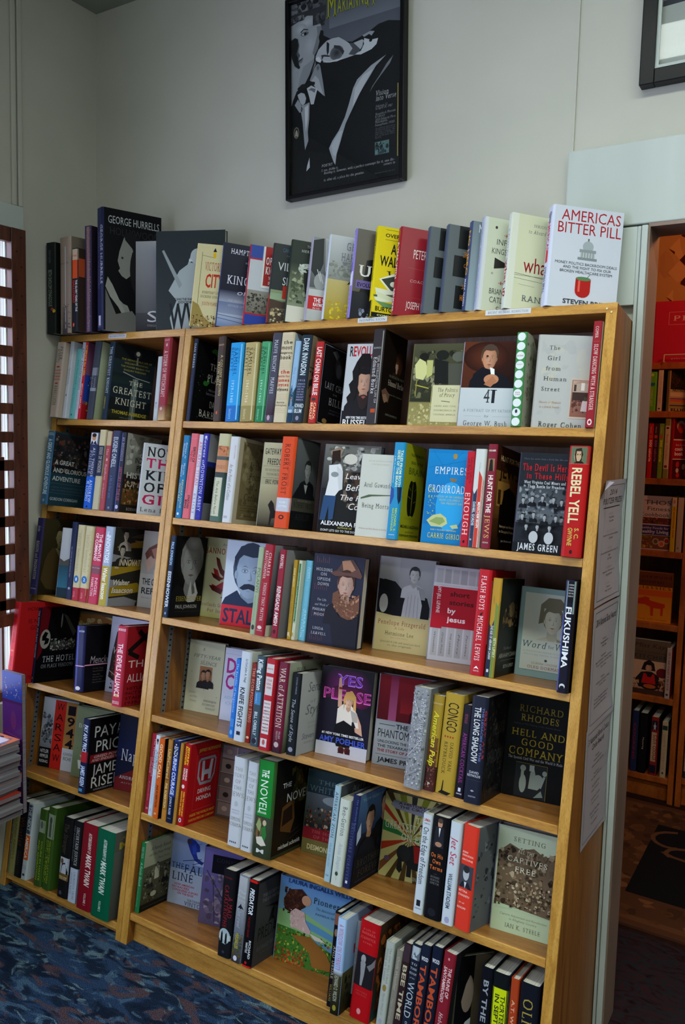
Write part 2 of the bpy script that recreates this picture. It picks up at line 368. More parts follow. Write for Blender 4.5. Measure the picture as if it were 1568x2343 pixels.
# ------------------------------------------------ one book: spine, front cover, back cover, page block
def book(mw, t, w, h, spine, cover, sart, cart, label, group, gloss=1, name='book', cat='book', pages=True):
    root = empty(name, mw); tag(root, label, cat, group)
    M = PRINT[gloss]; sc, cc = hexc(spine), hexc(cover); bt = min(.0024, t*.16); bul = min(.0055, t*.16); ov = .0028
    KS = [0, .03, .06, .09, .12, .16, .2, .8, .84, .88, .91, .94, .97, 1]; K = len(KS)-1
    def prof(a):                                    # a 0 (left) .. 1 (front hinge)
        return (-bul*(1-abs(2*a-1)**7), t*(1-a))
    mb = MB(); outer = [prof(q) for q in KS]; inner = [(x*.6+bt*.9, bt+(y/t)*(t-2*bt)) for x, y in outer]
    n = K+1; P = [(x, y, z) for z in (0, h) for x, y in outer]+[(x, y, z) for z in (0, h) for x, y in inner]
    F = []
    for i in range(K):
        F += [(i+1, i, n+i, n+i+1), (2*n+i, 2*n+i+1, 3*n+i+1, 3*n+i), (n+i, 3*n+i, 3*n+i+1, n+i+1), (i, i+1, 2*n+i+1, 2*n+i)]
    F += [(0, 2*n, 3*n, n), (K, n+K, 3*n+K, 2*n+K)]
    mb.poly3(P, F, 0, sc)
    def fs(x, y, l):
        a = min(max(x/t, 0), 1); q = prof(a); ny = (abs(2*a-1)**2)*(1 if a < .5 else -1)*.3
        return (q[0]-l, q[1]+ny*l, y)
    addprint(mb, sart, t, h, fs, 0, True)
    mb.build('spine', M, root)
    mb = MB(); g = .0
    mb.box(g, 0, 0, w, bt, h, 0, cc)
    addprint(mb, cart, w, h, lambda x, y, l: (x, -l, y))
    mb.build('front_cover', M, root)
    MB().box(g, t-bt, 0, w, t, h, 0, sc).build('back_cover', M, root)
    if pages:
        MB().box(bt, bt*1.02, ov, w-ov, t-bt*1.02, h-ov).build('page_block', PAGES, root)
    return root
# ------------------------------------------------ the tilted frame of the bookcases
AL = 0.14419; TA = math.tan(AL); CA, SA = math.cos(AL), math.sin(AL); D0 = .13604; YB = .018
SZ = [1.8, 1.5243, 1.2394, .9477, .6627, .3799, .0905, .045]
def frame(z):
    M = Matrix(((1, 0, 0), (0, CA, SA), (0, -SA, CA))).to_4x4(); M.translation = Vector((0, -(D0+(1.8-z)*TA), z)); return M
def yf(z): return -(D0+(1.8-z)*TA)
# ------------------------------------------------ the setting
def struct(mb, name, m_, **k): return tag(mb.build(name, m_, **k), kind='structure')
XL = -.562; ZC = 2.894; XR = 4.2; YR = -4.4
b = MB()
b.box(-.75, .02, 0, 1.288, .105, ZC+.1).box(1.288, .02, 2.0, 2.35, .105, ZC+.1).box(2.35, .02, 0, XR, .105, ZC+.1)
struct(b, 'wall_back', WALLM)
b = MB()                                             # left wall with two window openings
for y0, y1, z0, z1 in ((-.355, .02, 0, ZC), (-1.55, -.355, 0, .60), (-1.55, -.355, 2.11, ZC), (-1.9, -1.55, 0, ZC), (-4.1, -1.9, 0, .5), (-4.1, -1.9, 2.5, ZC), (YR, -4.1, 0, ZC)):
    b.box(XL-.05, y0, z0, XL, y1, z1)
struct(b, 'wall_left', WALLM)
struct(MB().box(XR, YR, 0, XR+.1, 3.2, ZC), 'wall_right', WALLM)
b = MB().box(XL-.05, YR-.1, 0, XR, YR, ZC)
struct(b, 'wall_rear', WALLM)
struct(MB().box(XL-.1, YR-.1, -.05, XR+.1, 3.3, 0), 'floor', CARPET)
FARCARPET = noisecol('maroon_leaf_carpet', ['120c10', '2a1418', '1c2226', '34181c', '161c24'], 14, .95, (1, 2.4, 1), 5, 1.6, .5, None, .1)
STRIPM = noisecol('brown_threshold_carpet', ['20100c', '2c1810'], 30, .95, (1,1,1), 2, 0, .4, None, .1)
struct(MB().box(.45, .0, 0, 3.0, .50, .002).box(1.10, -.9, 0, 2.6, .0, .002), 'floor_far_room', FARCARPET)
struct(MB().box(.45, .50, 0, 3.0, 1.79, .0022), 'floor_far_room_threshold', STRIPM)
struct(MB().box(XL-.1, YR-.1, ZC, XR+.1, 3.3, ZC+.08), 'ceiling', CEILM)
struct(MB().box(-.75, 3.2, 0, XR+.1, 3.3, ZC), 'wall_far_room', FARWALL)
struct(MB().box(.35, .105, 0, .45, 3.2, ZC), 'wall_far_room_left', FARWALL)
b = MB(); b.box(1.288, .0, 0, 1.292, .108, 2.0).box(1.292, .0, 1.990, 2.35, .108, 2.0)
struct(b, 'door_1_jamb', JAMBM)
b = MB(); b.box(1.2636, .0, 0, 1.272, .0198, 1.994).box(1.09, .0, 1.815, 1.2636, .0198, 1.994).box(1.274, -.006, 0, 1.288, .02, 1.994)
struct(b, 'trim_1', TRIMM, bevel=.002)
b = MB(); b.box(1.092, -.002, 1.998, 2.5, .02, 2.186); struct(b, 'trim_2', TRIMM, bevel=.003)
struct(MB().box(1.094, .0165, 2.19, 1.099, .02, ZC), 'trim_3', WALLM)
# window in the left wall
b = MB(); b.box(XL, -.355, .55, XL+.012, -.292, 2.115).box(XL, -1.7, 2.112, XL+.016, -.288, 2.182).box(XL, -1.7, 2.096, XL+.022, -.30, 2.113)
struct(b, 'window_1_casing', TRIMM, bevel=.002)
struct(MB().box(XL, -.322, 2.184, XL+.009, -.306, ZC).box(XL, -.300, 2.184, XL+.009, -.284, ZC), 'trim_4', WALLM, bevel=.003)
win = empty('window_1'); win['kind'] = 'structure'
MB().box(XL-.048, -.362, .60, XL-.020, -.3551, 2.11).box(XL-.048, -1.55, .60, XL-.02, -1.53, 2.11).box(XL-.048, -1.53, .6, XL-.02, -.362, .63).build('window_frame', REDWOOD, win)
wg = MB().box(XL-.036, -1.53, .63, XL-.033, -.362, 2.1).build('pane', GLASS, win)
lat = empty('window_lattice', Matrix.Translation((XL+.02, -.9, .86))); tag(lat, 'dark redwood lattice screen of flat slats hanging in front of the left window', 'screen')
LI = lat.matrix_world.inverted()
def lp_(mb, name): o = mb.build(name, REDWOOD, lat, bevel=.0015); o.matrix_parent_inverse = LI; return o
lp_(MB().box(XL+.012, -.352, .86, XL+.04, -.300, 2.106), 'stile')
lp_(MB().box(XL+.016, -.352-.055, .86, XL+.034, -.352-.03, 1.40), 'stile')
lp_(MB().box(XL+.014, -1.5, 2.062, XL+.036, -.352, 2.106), 'rail')
lp_(MB().box(XL+.014, -1.5, .86, XL+.036, -.352, .90), 'rail')
for i in range(13):
    z = 2.012-.0888*i
    if z > .92: lp_(MB().box(XL+.016, -1.5, z-.034, XL+.034, -.345, z), 'slat')
b = MB()
for i in range(26):
    z = 2.08-.0444*i
    b.tube([(XL+.041, -.335 if i % 2 else -.318, z), (XL+.0425, -.335 if i % 2 else -.318, z)], .0022, 0, 6)
o = b.build('screw_heads', DARK, lat); o.matrix_parent_inverse = LI
# ------------------------------------------------ bookcases
def bookcase(x0, x1, label, tl, tr, low):
    root = empty('bookcase', Matrix.Translation(((x0+x1)/2, -.2, 0))); tag(root, label, 'bookcase'); RI = root.matrix_world.inverted()
    def part(mb, name, m_, bevel=.0015, lab=None):
        o = mb.build(name, m_, root, bevel=bevel); o.matrix_parent_inverse = RI
        if lab: o['label'] = lab
        return o
    zt = 1.8-(D0+YB)*SA/CA*1.0
    prof = [(yf(0), 0), (yf(1.8), 1.8), (YB, 1.8-(D0+YB)*TA), (YB, 0)]
    part(MB().prism(prof, x0, x0+tl), 'side_panel', OAK_SIDE_SHADED)
    part(MB().prism(prof, x1-tr, x1), 'side_panel', OAK_SIDE_SHADED)
    e = .004                                        # lighter edge bands on the front
    for a, c in ((x0, x0+tl), (x1-tr, x1)):
        part(MB().prism([(yf(0)-e, 0), (yf(1.8)-e, 1.8), (yf(1.8), 1.8), (yf(0), 0)], a, c), 'edge_band', OAK_Z, .0012)
    a, c = x0+tl, x1-tr
    F0 = frame(1.8); L0 = (D0+YB)/CA
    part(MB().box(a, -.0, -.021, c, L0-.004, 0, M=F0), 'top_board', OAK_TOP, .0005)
    part(MB().box(a-tl+.0005, -e*CA-.0002, -.022, c+tr-.0005, -.0002, .0002, M=F0), 'edge_band', OAK_X, .0012)
    for i, z in enumerate(SZ[1:6]+[SZ[7] if low else SZ[6]]):
        d = (-yf(z)+YB-.009)/CA
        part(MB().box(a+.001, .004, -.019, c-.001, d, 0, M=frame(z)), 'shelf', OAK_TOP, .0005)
        part(MB().box(a+.001, -.001, -.0195, c-.001, .0042, .0003, M=frame(z)), 'shelf_edge', OAK_X, .0015)
    part(MB().box(a, YB-.007, .03, c, YB-.001, 1.772), 'back_panel', BACKM, 0)
    KZ = .022 if low else .068
    part(MB().prism([(yf(0)+.024, 0), (yf(KZ)+.024, KZ), (yf(KZ)+.040, KZ), (yf(0)+.040, 0)], a, c), 'kick_board', OAK_X)
    # slotted steel strips on both inner faces
    for xs, sg in ((a, 1), (c, -1)):
        for dy in (.045, .128):
            mb = MB(); l = 1.66
            Mx = frame(.09)
            mb.box(min(xs, xs+sg*.0016), dy-.0085, .0, max(xs, xs+sg*.0016), dy+.0085, l*.985, 0, M=Mx)
            for k in range(100):
                z = .012+k*.0163
                if z > l-.04: break
                mb.box(min(xs, xs+sg*.0019), dy-.0035, z, max(xs, xs+sg*.0019), dy+.0035, z+.0048, 1, M=Mx)
            o = part(mb, 'shelf_strip', [METAL, DARK], 0)
    return root
CASE_L = bookcase(-.555, -.0008, 'narrow honey oak bookcase in the corner by the latticed window', .022, .019, True)
CASE_R = bookcase(.0008, 1.2621, 'wide honey oak bookcase with paper sheets taped to its right side', .025, .024, False)
b = MB()
for x, z in ((1.240, 1.787), (1.2505, 1.779)):
    M_ = frame(z); b.tube([tuple(M_ @ Vector((x, -.0046, 0))), tuple(M_ @ Vector((x, -.0056, 0)))], .0022, 0, 8)
o = b.build('screw_heads', SCREW, CASE_R); o.matrix_parent_inverse = CASE_R.matrix_world.inverted()
# paper tags on the top edge
def shelf_tag(x0, x1, text, label, dz=0):
    W_, H_ = x1-x0, .0125; M_ = frame(1.8) @ Matrix.Translation((x0, -.0049, -.0175+dz)); mb = MB()
    mb.box(0, -.0003, 0, W_, 0, H_, 0, hexc('c4c8cc')); addprint(mb, 't6,94,28,46,33363c,s,'+text, W_, H_, lambda x, y, l: (x, -.0003-l, y))
    tag(mb.build('shelf_label', PRINT[2], None, M_), label, 'label')
shelf_tag(-.326, -.246, 'NONFICTION', 'small bluish paper strip reading NONFICTION on the narrow bookcase top edge')
shelf_tag(.601, .688, 'NONFICTION', 'small white paper strip reading NONFICTION on the wide bookcase top edge', .004)
shelf_tag(.955, 1.067, 'RECENT RELEASES: NONFICTION', 'white paper strip reading RECENT RELEASES: NONFICTION near the right end of the top edge', .004)
# notices taped to the right side
def sheet(y0, z0, items, label, curl):
    W_, H_ = .2125, .28; NX, NZ = 10, 14; mb = MB()
    def bend(x, y, l):
        u = x/W_; v = y/H_; d = .0012+.006*(abs(2*v-1)**3)*(u**2)+.003*abs(math.sin(v*7+curl))*u*u
        if curl == 1 and u < .18 and v > .9: d += (.18-u)*(v-.9)*1.6
        return (1.2625+d+l, y0+x-.0*v, z0+y)
    P = [bend(W_*i/NX, H_*j/NZ, 0) for j in range(NZ+1) for i in range(NX+1)]
    mb.poly3(P, [(j*(NX+1)+i, j*(NX+1)+i+1, (j+1)*(NX+1)+i+1, (j+1)*(NX+1)+i) for j in range(NZ) for i in range(NX)], 0, hexc('9c9498'))
    n = len(P); mb.poly3([(p[0]-.0003, p[1], p[2]) for p in P], [(j*(NX+1)+i+NX+1, j*(NX+1)+i+NX+2, j*(NX+1)+i+1, j*(NX+1)+i) for j in range(NZ) for i in range(NX)], 0, hexc('9c9498'))
    addprint(mb, items, W_, H_, lambda x, y, l: bend(x, y, l+.0002))
    tag(mb.build('paper_notice', PRINT[2]), label, 'notice')
BORD = 'l8,4,92,4,.6,444;l8,96,92,96,.6,444;l8,4,8,96,.6,444;l92,4,92,96,.6,444;'
sheet(-.206, 1.130, BORD+'t38,66,88,4.4,222,i,2014;t14,90,81,4.6,222,i,PULITZER PRIZES;l16,78,84,78,1,222;t42,58,72,1.6,888,s,FICTION;t40,62,69,1.6,222,r,The Goldfinch;t42,60,66,1.6,222,r,Donna Tartt;t32,70,58,1.6,888,s,GENERAL NONFICTION;t20,80,55,1.4,222,r,Toms River: A Story of Science and Salvation;t44,60,52,1.6,222,r,Dan Fagin;t42,58,44,1.6,888,s,HISTORY;t14,86,41,1.4,222,r,The Internal Enemy: Slavery and War in Virginia, 1772-;t46,54,38,1.4,222,r,1832;t42,62,35,1.4,222,r,Alan Taylor;t38,64,28,1.6,888,s,BIOGRAPHY;t26,74,25,1.4,222,r,Margaret Fuller - A New American Life;t40,64,22,1.4,222,r,Megan Marshall;t43,57,15,1.6,888,s,POETRY;t42,58,12,1.4,222,r,3 Sections;t38,64,9,1.4,222,r,Vijay Seshadri', 'topmost paper sheet on the bookcase side, headed 2014 PULITZER PRIZES', 1)
sheet(-.205, .846, BORD+'t12,90,84,6,222,i,2014 National Book Awards;t43,57,70,1.6,333,r,Fiction;t36,66,67,1.6,222,r,Redeployment;t42,60,64,1.6,222,r,Phil Klay;t40,60,56,1.6,333,r,Nonfiction;t18,84,53,1.6,222,r,Age of Ambition: Chasing Fortune,;t20,84,50,1.6,222,r,Truth, and Faith in the New China;t40,62,47,1.6,222,r,Evan Osnos;t43,57,38,1.6,333,r,Poetry;t24,78,35,1.6,222,r,Faithful and Virtuous Night;t38,64,32,1.6,222,r,Louise Gluck;t20,76,22,1.6,222,r,Young Peoples Literature:;t20,72,19,1.6,222,r,Brown Girl Dreaming;t20,70,16,1.6,222,r,Jacqueline Woodson', 'middle paper sheet on the bookcase side, headed 2014 National Book Awards', 2)
sheet(-.212, .570, BORD+'t10,92,86,5,222,i,3 National Book Critics;t26,74,79,5,222,i,Circle Awards;t43,57,70,1.8,333,r,Fiction;t36,66,67,1.6,222,r,Americanah;t30,76,63,1.6,222,r,Chimamanda Adichie;l10,60,90,62,.3,888;t40,60,55,1.8,333,r,Nonfiction;t30,72,52,1.6,222,r,Five Days at Memorial;t36,66,45,1.6,222,r,Farewell Fred;t34,64,41,1.6,222,r,Amy Wilentz;t34,68,34,1.6,222,r,Jonathan Swift;t38,64,30,1.6,222,r,Leo Damrosch;t32,68,22,1.6,222,r,Distant Reading;t36,64,18,1.6,222,r,Franco Moretti;t38,62,12,1.6,222,r,Frank Bidart', 'lowest paper sheet on the bookcase side, headed National Book Critics Circle Awards', 3)
# ------------------------------------------------ framed pictures on the wall
def framed(name, W_, H_, fwid, dep, items, base, mw, label, matc=None, gl=True):
    root = empty(name, mw); tag(root, label, 'picture'); b = MB()
    for x0, z0, x1, z1 in ((0, 0, fwid, H_), (W_-fwid, 0, W_, H_), (fwid, 0, W_-fwid, fwid), (fwid, H_-fwid, W_-fwid, H_)): b.box(x0, -dep, z0, x1, 0, z1)
    b.build('frame', BLACK, root, bevel=.002)
    b = MB(); w2, h2 = W_-2*fwid, H_-2*fwid; b.box(fwid, -dep*.45, fwid, fwid+w2, -dep*.25, fwid+h2, 0, hexc(base))
    addprint(b, items, w2, h2, lambda x, y, l: (fwid+x, -dep*.45-l, fwid+y)); b.build('print', PRINT[2], root)
    if matc:
        b = MB(); q = .008
        for x0, z0, x1, z1 in ((fwid, fwid, fwid+q, H_-fwid), (W_-fwid-q, fwid, W_-fwid, H_-fwid), (fwid+q, fwid, W_-fwid-q, fwid+q), (fwid+q, H_-fwid-q, W_-fwid-q, H_-fwid)): b.box(x0, -dep*.8, z0, x1, -dep*.5, z1)
        b.build('inner_bead', mat('pale_bead', .4, matc)[0], root)
    if gl: MB().box(fwid, -dep*.74, fwid, W_-fwid, -dep*.68, H_-fwid).build('glass', GLASS, root)
POSTER = 'r0,60,100,100,5c626c,3a3e46;r36,82,100,100,646a74,2e3238;p0f1114,30.8 79.5 34.1 78.1 40.8 75.3 56.8 72.1 71.3 74.5 79.9 76.9 88.4 77.3 100.0 75.1 100.0 0.0 0.0 0.0 0.0 47.7 11.1 57.0 23.5 67.9 26.4 75.2;p2a2c30,0.3 99.0 9.0 100.0 28.5 100.0 33.2 94.4 32.8 90.2 31.5 84.6 28.5 84.8 21.2 91.3 8.4 90.6 0.0 88.4;p8d9296,0.0 89.3 8.4 90.9 15.3 92.2 21.2 91.3 26.3 88.2 28.5 84.8 29.2 82.0 27.6 79.6 26.9 77.1 25.0 72.5 22.7 70.0 23.4 66.0 19.9 62.6 16.3 58.8 11.1 57.0 5.1 54.8 1.5 50.4 0.0 47.7 0.0 70.5 0.0 81.7;g15.1,88.7,9.3,2.9,a9aeb1,8d9296;g18.0,76.8,6.8,6.2,9da2a6,8d9296;g9.0,86.2,5.9,2.9,a6abae,8d9296;p6c7175,24.3 85.1 28.5 84.8 29.2 82.0 27.6 79.6 26.9 77.1 25.0 72.5 22.7 70.0 20.3 72.2 23.1 77.1 25.1 81.2;p7b8084,11.5 66.6 22.7 69.5 23.4 66.0 19.9 62.6 16.3 58.8 11.1 57.0 5.9 55.2 7.9 61.2;b0.1,94.7,32.6,100.0,150,9.0,17181b/3c3f44/56595e/222428/6a6d71/101114;b20.9,86.0,32.2,91.7,50,7.0,1c1d20/45484c/2c2e32;b0.0,90.4,12.8,93.4,40,6.0,3a3c40/6c6f73/232529;p14161a,0.0 81.7 3.8 82.6 6.5 81.6 7.1 77.8 5.3 74.1 6.9 71.7 7.5 68.0 8.8 66.7 7.3 66.0 3.5 68.0 0.6 72.8 0.0 77.7;p4a4e52,6.5 81.6 7.8 78.1 6.5 74.9 8.6 72.7 6.9 71.7 5.3 74.1 7.1 77.8;e13.0,83.2,3.7,1.0,5c6165;e12.8,83.0,2.2,0.5,b4b8ba;e13.7,83.1,1.3,0.7,08090b;p303236,9.1 84.7 12.4 85.9 16.2 85.1 16.6 84.5 12.4 85.3 9.8 84.1;p3c3f43,6.3 70.1 9.0 70.8 11.9 71.3 9.7 70.0 7.4 69.3;p6a6e72,7.4 69.3 9.7 70.0 11.4 70.3 9.4 68.6;p0d0e11,28.4 82.6 30.8 81.8 30.8 79.3 37.4 76.1 34.0 75.6 28.9 74.0 23.6 69.9 23.2 68.0 19.1 60.8 13.8 56.6 12.6 56.6 17.8 61.5 22.1 67.6 22.6 70.5 25.6 73.4 27.3 77.0 26.5 79.1;p9fa4a8,34.1 76.2 39.2 76.5 45.1 76.2 50.1 73.9 54.2 71.7 58.4 71.1 66.1 71.6 67.9 70.5 67.6 67.7 64.1 65.3 59.0 64.9 50.5 64.6 43.7 64.5 36.9 64.7 31.0 65.7 29.0 68.1 24.7 67.3 23.6 69.8 26.3 72.9 30.2 74.7;g43.2,68.6,6.3,3.6,1c1f23,5c6064;p2c2f33,40.7 72.9 45.7 71.8 50.2 68.4 48.9 66.7 45.7 69.9 40.6 71.5;p44484c,54.2 71.7 58.4 71.1 65.0 66.6 59.0 64.9 54.0 66.1 57.5 68.5;p17191c,34.0 75.7 36.4 74.4 36.0 70.2 34.5 68.5 33.8 71.4;p2e3135,28.7 69.7 32.0 69.5 37.1 68.2 36.6 67.6 31.2 68.6 29.8 67.2;pc0c4c6,23.5 68.9 26.1 69.5 29.4 67.2 28.1 66.0 24.3 67.4;pb8bcbe,30.2 67.1 36.9 65.3 43.7 65.4 50.5 65.1 43.7 64.3 33.5 65.2;pb4babd,67.8 71.9 73.7 70.1 79.9 69.9 78.6 67.2 74.3 65.4 64.9 64.3 60.0 65.0 65.0 66.2 67.5 68.6;p8a9094,66.2 73.5 73.0 74.5 76.9 73.8 74.2 72.0 72.1 73.2 67.8 72.4;e73.5,69.9,1.4,0.8,0c0d10;p1a1c20,66.9 70.6 67.8 69.1 65.0 66.1 62.9 65.7 66.4 68.3;p7c8286,24.4 65.4 28.0 64.3 30.6 55.6 32.4 48.2 25.3 52.4 19.6 57.5 18.0 58.5 22.5 64.2;g25.8,63.8,2.2,1.9,3a3d41,7c8286;p9a9fa3,19.6 57.9 23.1 60.3 26.4 58.0 31.1 48.8 25.3 52.6;p16181b,6.0 55.9 10.3 57.6 15.4 57.4 18.8 57.9 23.0 57.0 22.9 55.6 17.8 55.9 15.3 55.0 12.7 54.4 6.8 55.1;p9aa0a4,6.2 52.7 9.7 53.4 13.0 52.4 14.6 49.8 13.6 47.5 11.3 46.4 9.0 48.1 7.6 50.2;pa8adb0,15.2 54.8 19.5 55.7 25.4 53.1 23.9 50.3 21.8 45.7 19.1 46.0 17.6 49.9;p5c6064,16.5 53.7 19.5 54.5 23.7 53.3 22.7 51.5 19.4 53.1;p84898d,3.5 47.7 6.6 50.3 10.6 46.4 17.9 47.3 17.5 38.9 16.1 32.3 16.7 27.5 13.4 23.0 12.5 28.9 11.2 37.7 9.6 43.2 8.1 43.2;p44484c,9.8 46.5 11.4 44.9 10.5 43.1 9.2 43.7;pb0b5b8,13.1 45.2 16.7 46.2 16.2 39.1 14.2 32.5 13.6 37.4;pa3a8ac,17.7 18.7 18.1 13.4 14.6 11.7 15.3 14.2;p8f9599,87.0 60.7 78.1 56.6 73.7 52.9 68.4 48.8 64.0 45.1 59.5 40.4 55.1 35.7 51.5 31.8 48.7 26.9 46.9 23.4 43.2 17.1 42.1 12.0 40.5 13.6 38.1 17.6 36.2 21.1 39.3 24.6 45.5 29.2 50.8 35.2 54.5 41.4 58.2 48.6 61.8 52.4 67.0 54.6 73.9 57.5;pa8adb1,75.5 55.5 68.4 49.3 61.3 42.6 57.8 39.2 59.9 48.4 67.0 53.7;p6a7074,93.1 59.7 90.1 56.0 83.0 51.7 77.0 47.8 72.9 44.5 75.1 47.1 81.3 51.5 87.4 56.4;pa0a6aa,38.3 22.3 45.4 28.2 48.8 28.8 46.0 23.4 42.3 16.2 39.8 17.4;t34.1,43.0,87.2,11.50,8f9418,s,M;t43.5,70.5,88.3,7.60,8f9418,s,ARIANNE;t69.8,77.0,86.6,10.50,8f9418,s,M;t77.3,98.2,89.6,7.60,8f9418,s,OORE;t78.3,89.1,41.7,2.50,aab0b2,is,Vision;t78.2,95.5,39.2,2.50,aab0b2,is,into Verse;t78.2,88.1,36.0,1.15,858b8d,is,February 12;t78.1,92.5,34.9,1.15,858b8d,is,to April 24, 1987;t78.0,95.2,32.2,1.15,858b8d,is,Rosenbach Museum;t77.9,86.2,31.0,1.15,858b8d,is,& Library;t77.9,95.1,29.4,1.15,858b8d,is,2010 Delancey Place;t77.8,88.6,28.2,1.15,858b8d,is,Philadelphia,;t77.7,94.3,26.7,1.15,858b8d,is,Pennsylvania 19103;t78.0,94.7,25.2,0.80,5c6264,is,The exhibition will travel to;t78.0,94.7,24.3,0.80,5c6264,is,The Regenstein Library at the;t77.9,94.6,23.3,0.80,5c6264,is,University of Chicago, The;t77.9,94.6,22.4,0.80,5c6264,is,Folger Library in Washington,;t77.8,94.5,21.4,0.80,5c6264,is,D.C., and The Grolier Club in;t77.8,83.2,20.5,0.80,5c6264,is,New York.;r77.6,12.5,89.9,18.9,4c6866;b77.9,12.7,89.6,18.6,26,3.2,1c2628/5f7c7a/26383a/0f1618;t29.4,39.9,12.1,1.30,a8acae,is,POETRY;t29.3,44.7,9.8,1.20,a8acae,is,I, too, dislike it.;t31.6,94.4,8.2,1.25,a8acae,is,Reading it, however, with a perfect contempt for it, one dis-;t85.5,95.0,6.6,1.20,a8acae,is,covers in;t31.4,68.3,4.6,1.25,a8acae,is,it, after all, a place for the genuine.;t77.5,95.0,3.1,0.60,555,s,MARIANNE MOORE 1887-1972;e5.2,33.0,2.7,3.0,6a6656;e5.2,33.0,2.0,2.4,14161a;p8a867a,3.6 31.3 4.3 33.6 5.4 34.7 6.3 33.4 6.9 30.9;l97.2,45.4,97.2,9.9,.9,8a8044'
Mp = Matrix.Translation((.264, .018, 2.172)) @ Matrix.Rotation(math.radians(-1.6), 4, 'Y')
framed('framed_poster', .386, .560, .013, .026, POSTER, '12151a', Mp, 'tall black-framed poster of a woman in a dark jacket above the books')
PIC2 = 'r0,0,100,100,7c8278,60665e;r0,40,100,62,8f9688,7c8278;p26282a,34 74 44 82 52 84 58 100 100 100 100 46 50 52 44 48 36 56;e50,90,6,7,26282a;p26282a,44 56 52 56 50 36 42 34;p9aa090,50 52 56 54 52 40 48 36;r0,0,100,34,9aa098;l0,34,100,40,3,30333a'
framed('framed_photograph', .62, .48, .032, .03, PIC2, '6c7268', Matrix.Translation((1.250, .018, 2.303)), 'black-framed photograph with a strip-light glare, high at the right above the doorway', 'b0bab4')
# ceiling fixtures
for i, (x, y) in enumerate(FIX):
    r_ = empty('ceiling_light', Matrix.Translation((x, y, 2.82)))
    tag(r_, ('fluorescent ceiling fixture nearest the bookcase wall', 'fluorescent ceiling fixture towards the shop front')[i], 'ceiling light')
    MB().box(-1.2, -.13, .045, 1.2, .13, .072).build('housing', CEILM, r_, bevel=.003)
    b = MB(); n = 8
    yz = [(.12*math.cos(PI*i/n+PI), .045+.03*math.sin(PI*i/n+PI)) for i in range(n+1)]
    b.prism(yz, -1.18, 1.18).build('lens', LENS, r_)
# ------------------------------------------------ the room beyond the doorway
FS = [1.818, 1.624, 1.352, 1.056, .755, .447, .110]
def far_case(x0, x1, label, shelves):
    root = empty('bookcase', Matrix.Translation((x0, 1.7, 0))); tag(root, label, 'bookcase'); RI = root.matrix_world.inverted()
    def part(mb, name, m_=FAROAK, bv=.002): o = mb.build(name, m_, root, bevel=bv); o.matrix_parent_inverse = RI
    for a in (x0, x1-.022): part(MB().box(a, 1.50, .0026, a+.022, 1.80, 1.818), 'side_panel')
    for z in shelves: part(MB().box(x0+.022, 1.502, z-.026, x1-.022, 1.79, z), 'shelf')
    part(MB().box(x0+.022, 1.79, .05, x1-.022, 1.80, 1.80), 'back_panel', BACKM, 0)
    part(MB().box(x0+.022, 1.53, .0026, x1-.022, 1.545, shelves[-1]-.026), 'kick_board')
far_case(.50, 1.198, 'orange oak bookcase of cookbooks seen through the doorway', FS)
far_case(1.206, 1.95, 'further orange oak bookcase cut off at the right edge', [1.818, 1.47, 1.12, .76, .44, .128])
def farbook(x, y, z, t, w_, h, phi, sc, cc, sa, ca, label, grp):
    M_ = Matrix.Translation((x, y, z+.0006)) @ Matrix.Rotation(math.radians(phi), 4, 'Z')
    book(M_, t, w_, h, sc, cc, sa, ca, label+' through the doorway', grp, gloss=2)
G1 = 'cookbooks in the room beyond'
farbook(1.0, 1.522, FS[0], .03, .27, .245, 2, 'a01838', 'b81c3c', '', 'r4,4,5,96,901430;l24,82,98,82,.6,c88;l24,62,98,62,.6,c88;l24,62,24,82,.6,c88;t30,98,68,8,d8a8a8,s,PRUNE;e72,42,22,11,c83018;e72,42,15,7,d84828;p7c3018,50 50 90 44 90 40 50 46;t30,90,6,2.4,c09090,s,gabrielle hamilton', 'large crimson-pink cover with a red fruit and boxed word', G1)
farbook(1.036, 1.51, FS[1], .034, .16, .158, 90, '5a9a1c', '4c8418', 'r20,64,84,72,1c5c70;e50,92,16,4,a8c05c;v40,88,40,26,a8b04c,b,COOKING LIGHT', '', 'green spine at the jamb, second shelf', G1)
farbook(1.060, 1.508, FS[1], .020, .16, .164, 90, 'c0a898', '2c1c1c', 'v14,80,40,40,a08478,r,THE NEW MIDWEST TABLE;e50,6,20,2,333', 'b10,20,90,80,10,20,6c3c20/3c2828', 'narrow white spine beside a dark cover, second shelf', G1)
farbook(1.0885, 1.512, FS[1], .02, .108, .163, 50, 'a08050', 'a89068', '', 'r0,54,100,100,1c1410,2c1c14;b2,56,98,98,40,10,3a2418/181210/50301c;t10,98,49,6,302018,bn,NUTRITION;r0,36,100,46,c0a080;r0,30,100,33,6a4a70;r0,24,100,30,b05038;r0,18,100,24,a87838;r0,13,100,16,403050;r0,7,100,13,8a7c40;t6,98,1,6,1c1410,b,ELLIOT', 'cover striped in stacked bands below a dark photo, second shelf', G1)
for x, c, k, l in ((1.034, 'b01008', 'e8c0b0,b,500 calorie', 'red spine of the calorie set'), (1.054, '3a1020', '8c4468,b,300 calorie', 'plum spine of the calorie set'), (1.075, '6a7c14', 'd8c010,b,300 calorie', 'olive spine of the calorie set')):
    farbook(x, 1.512, FS[2], .0195, .14, .222, 90, c, c, 'e50,76,34,3.4,b03820;v30,70,34,46,%s;v6,18,40,22,c8a090,r,Hamlyn' % k, '', l, G1)
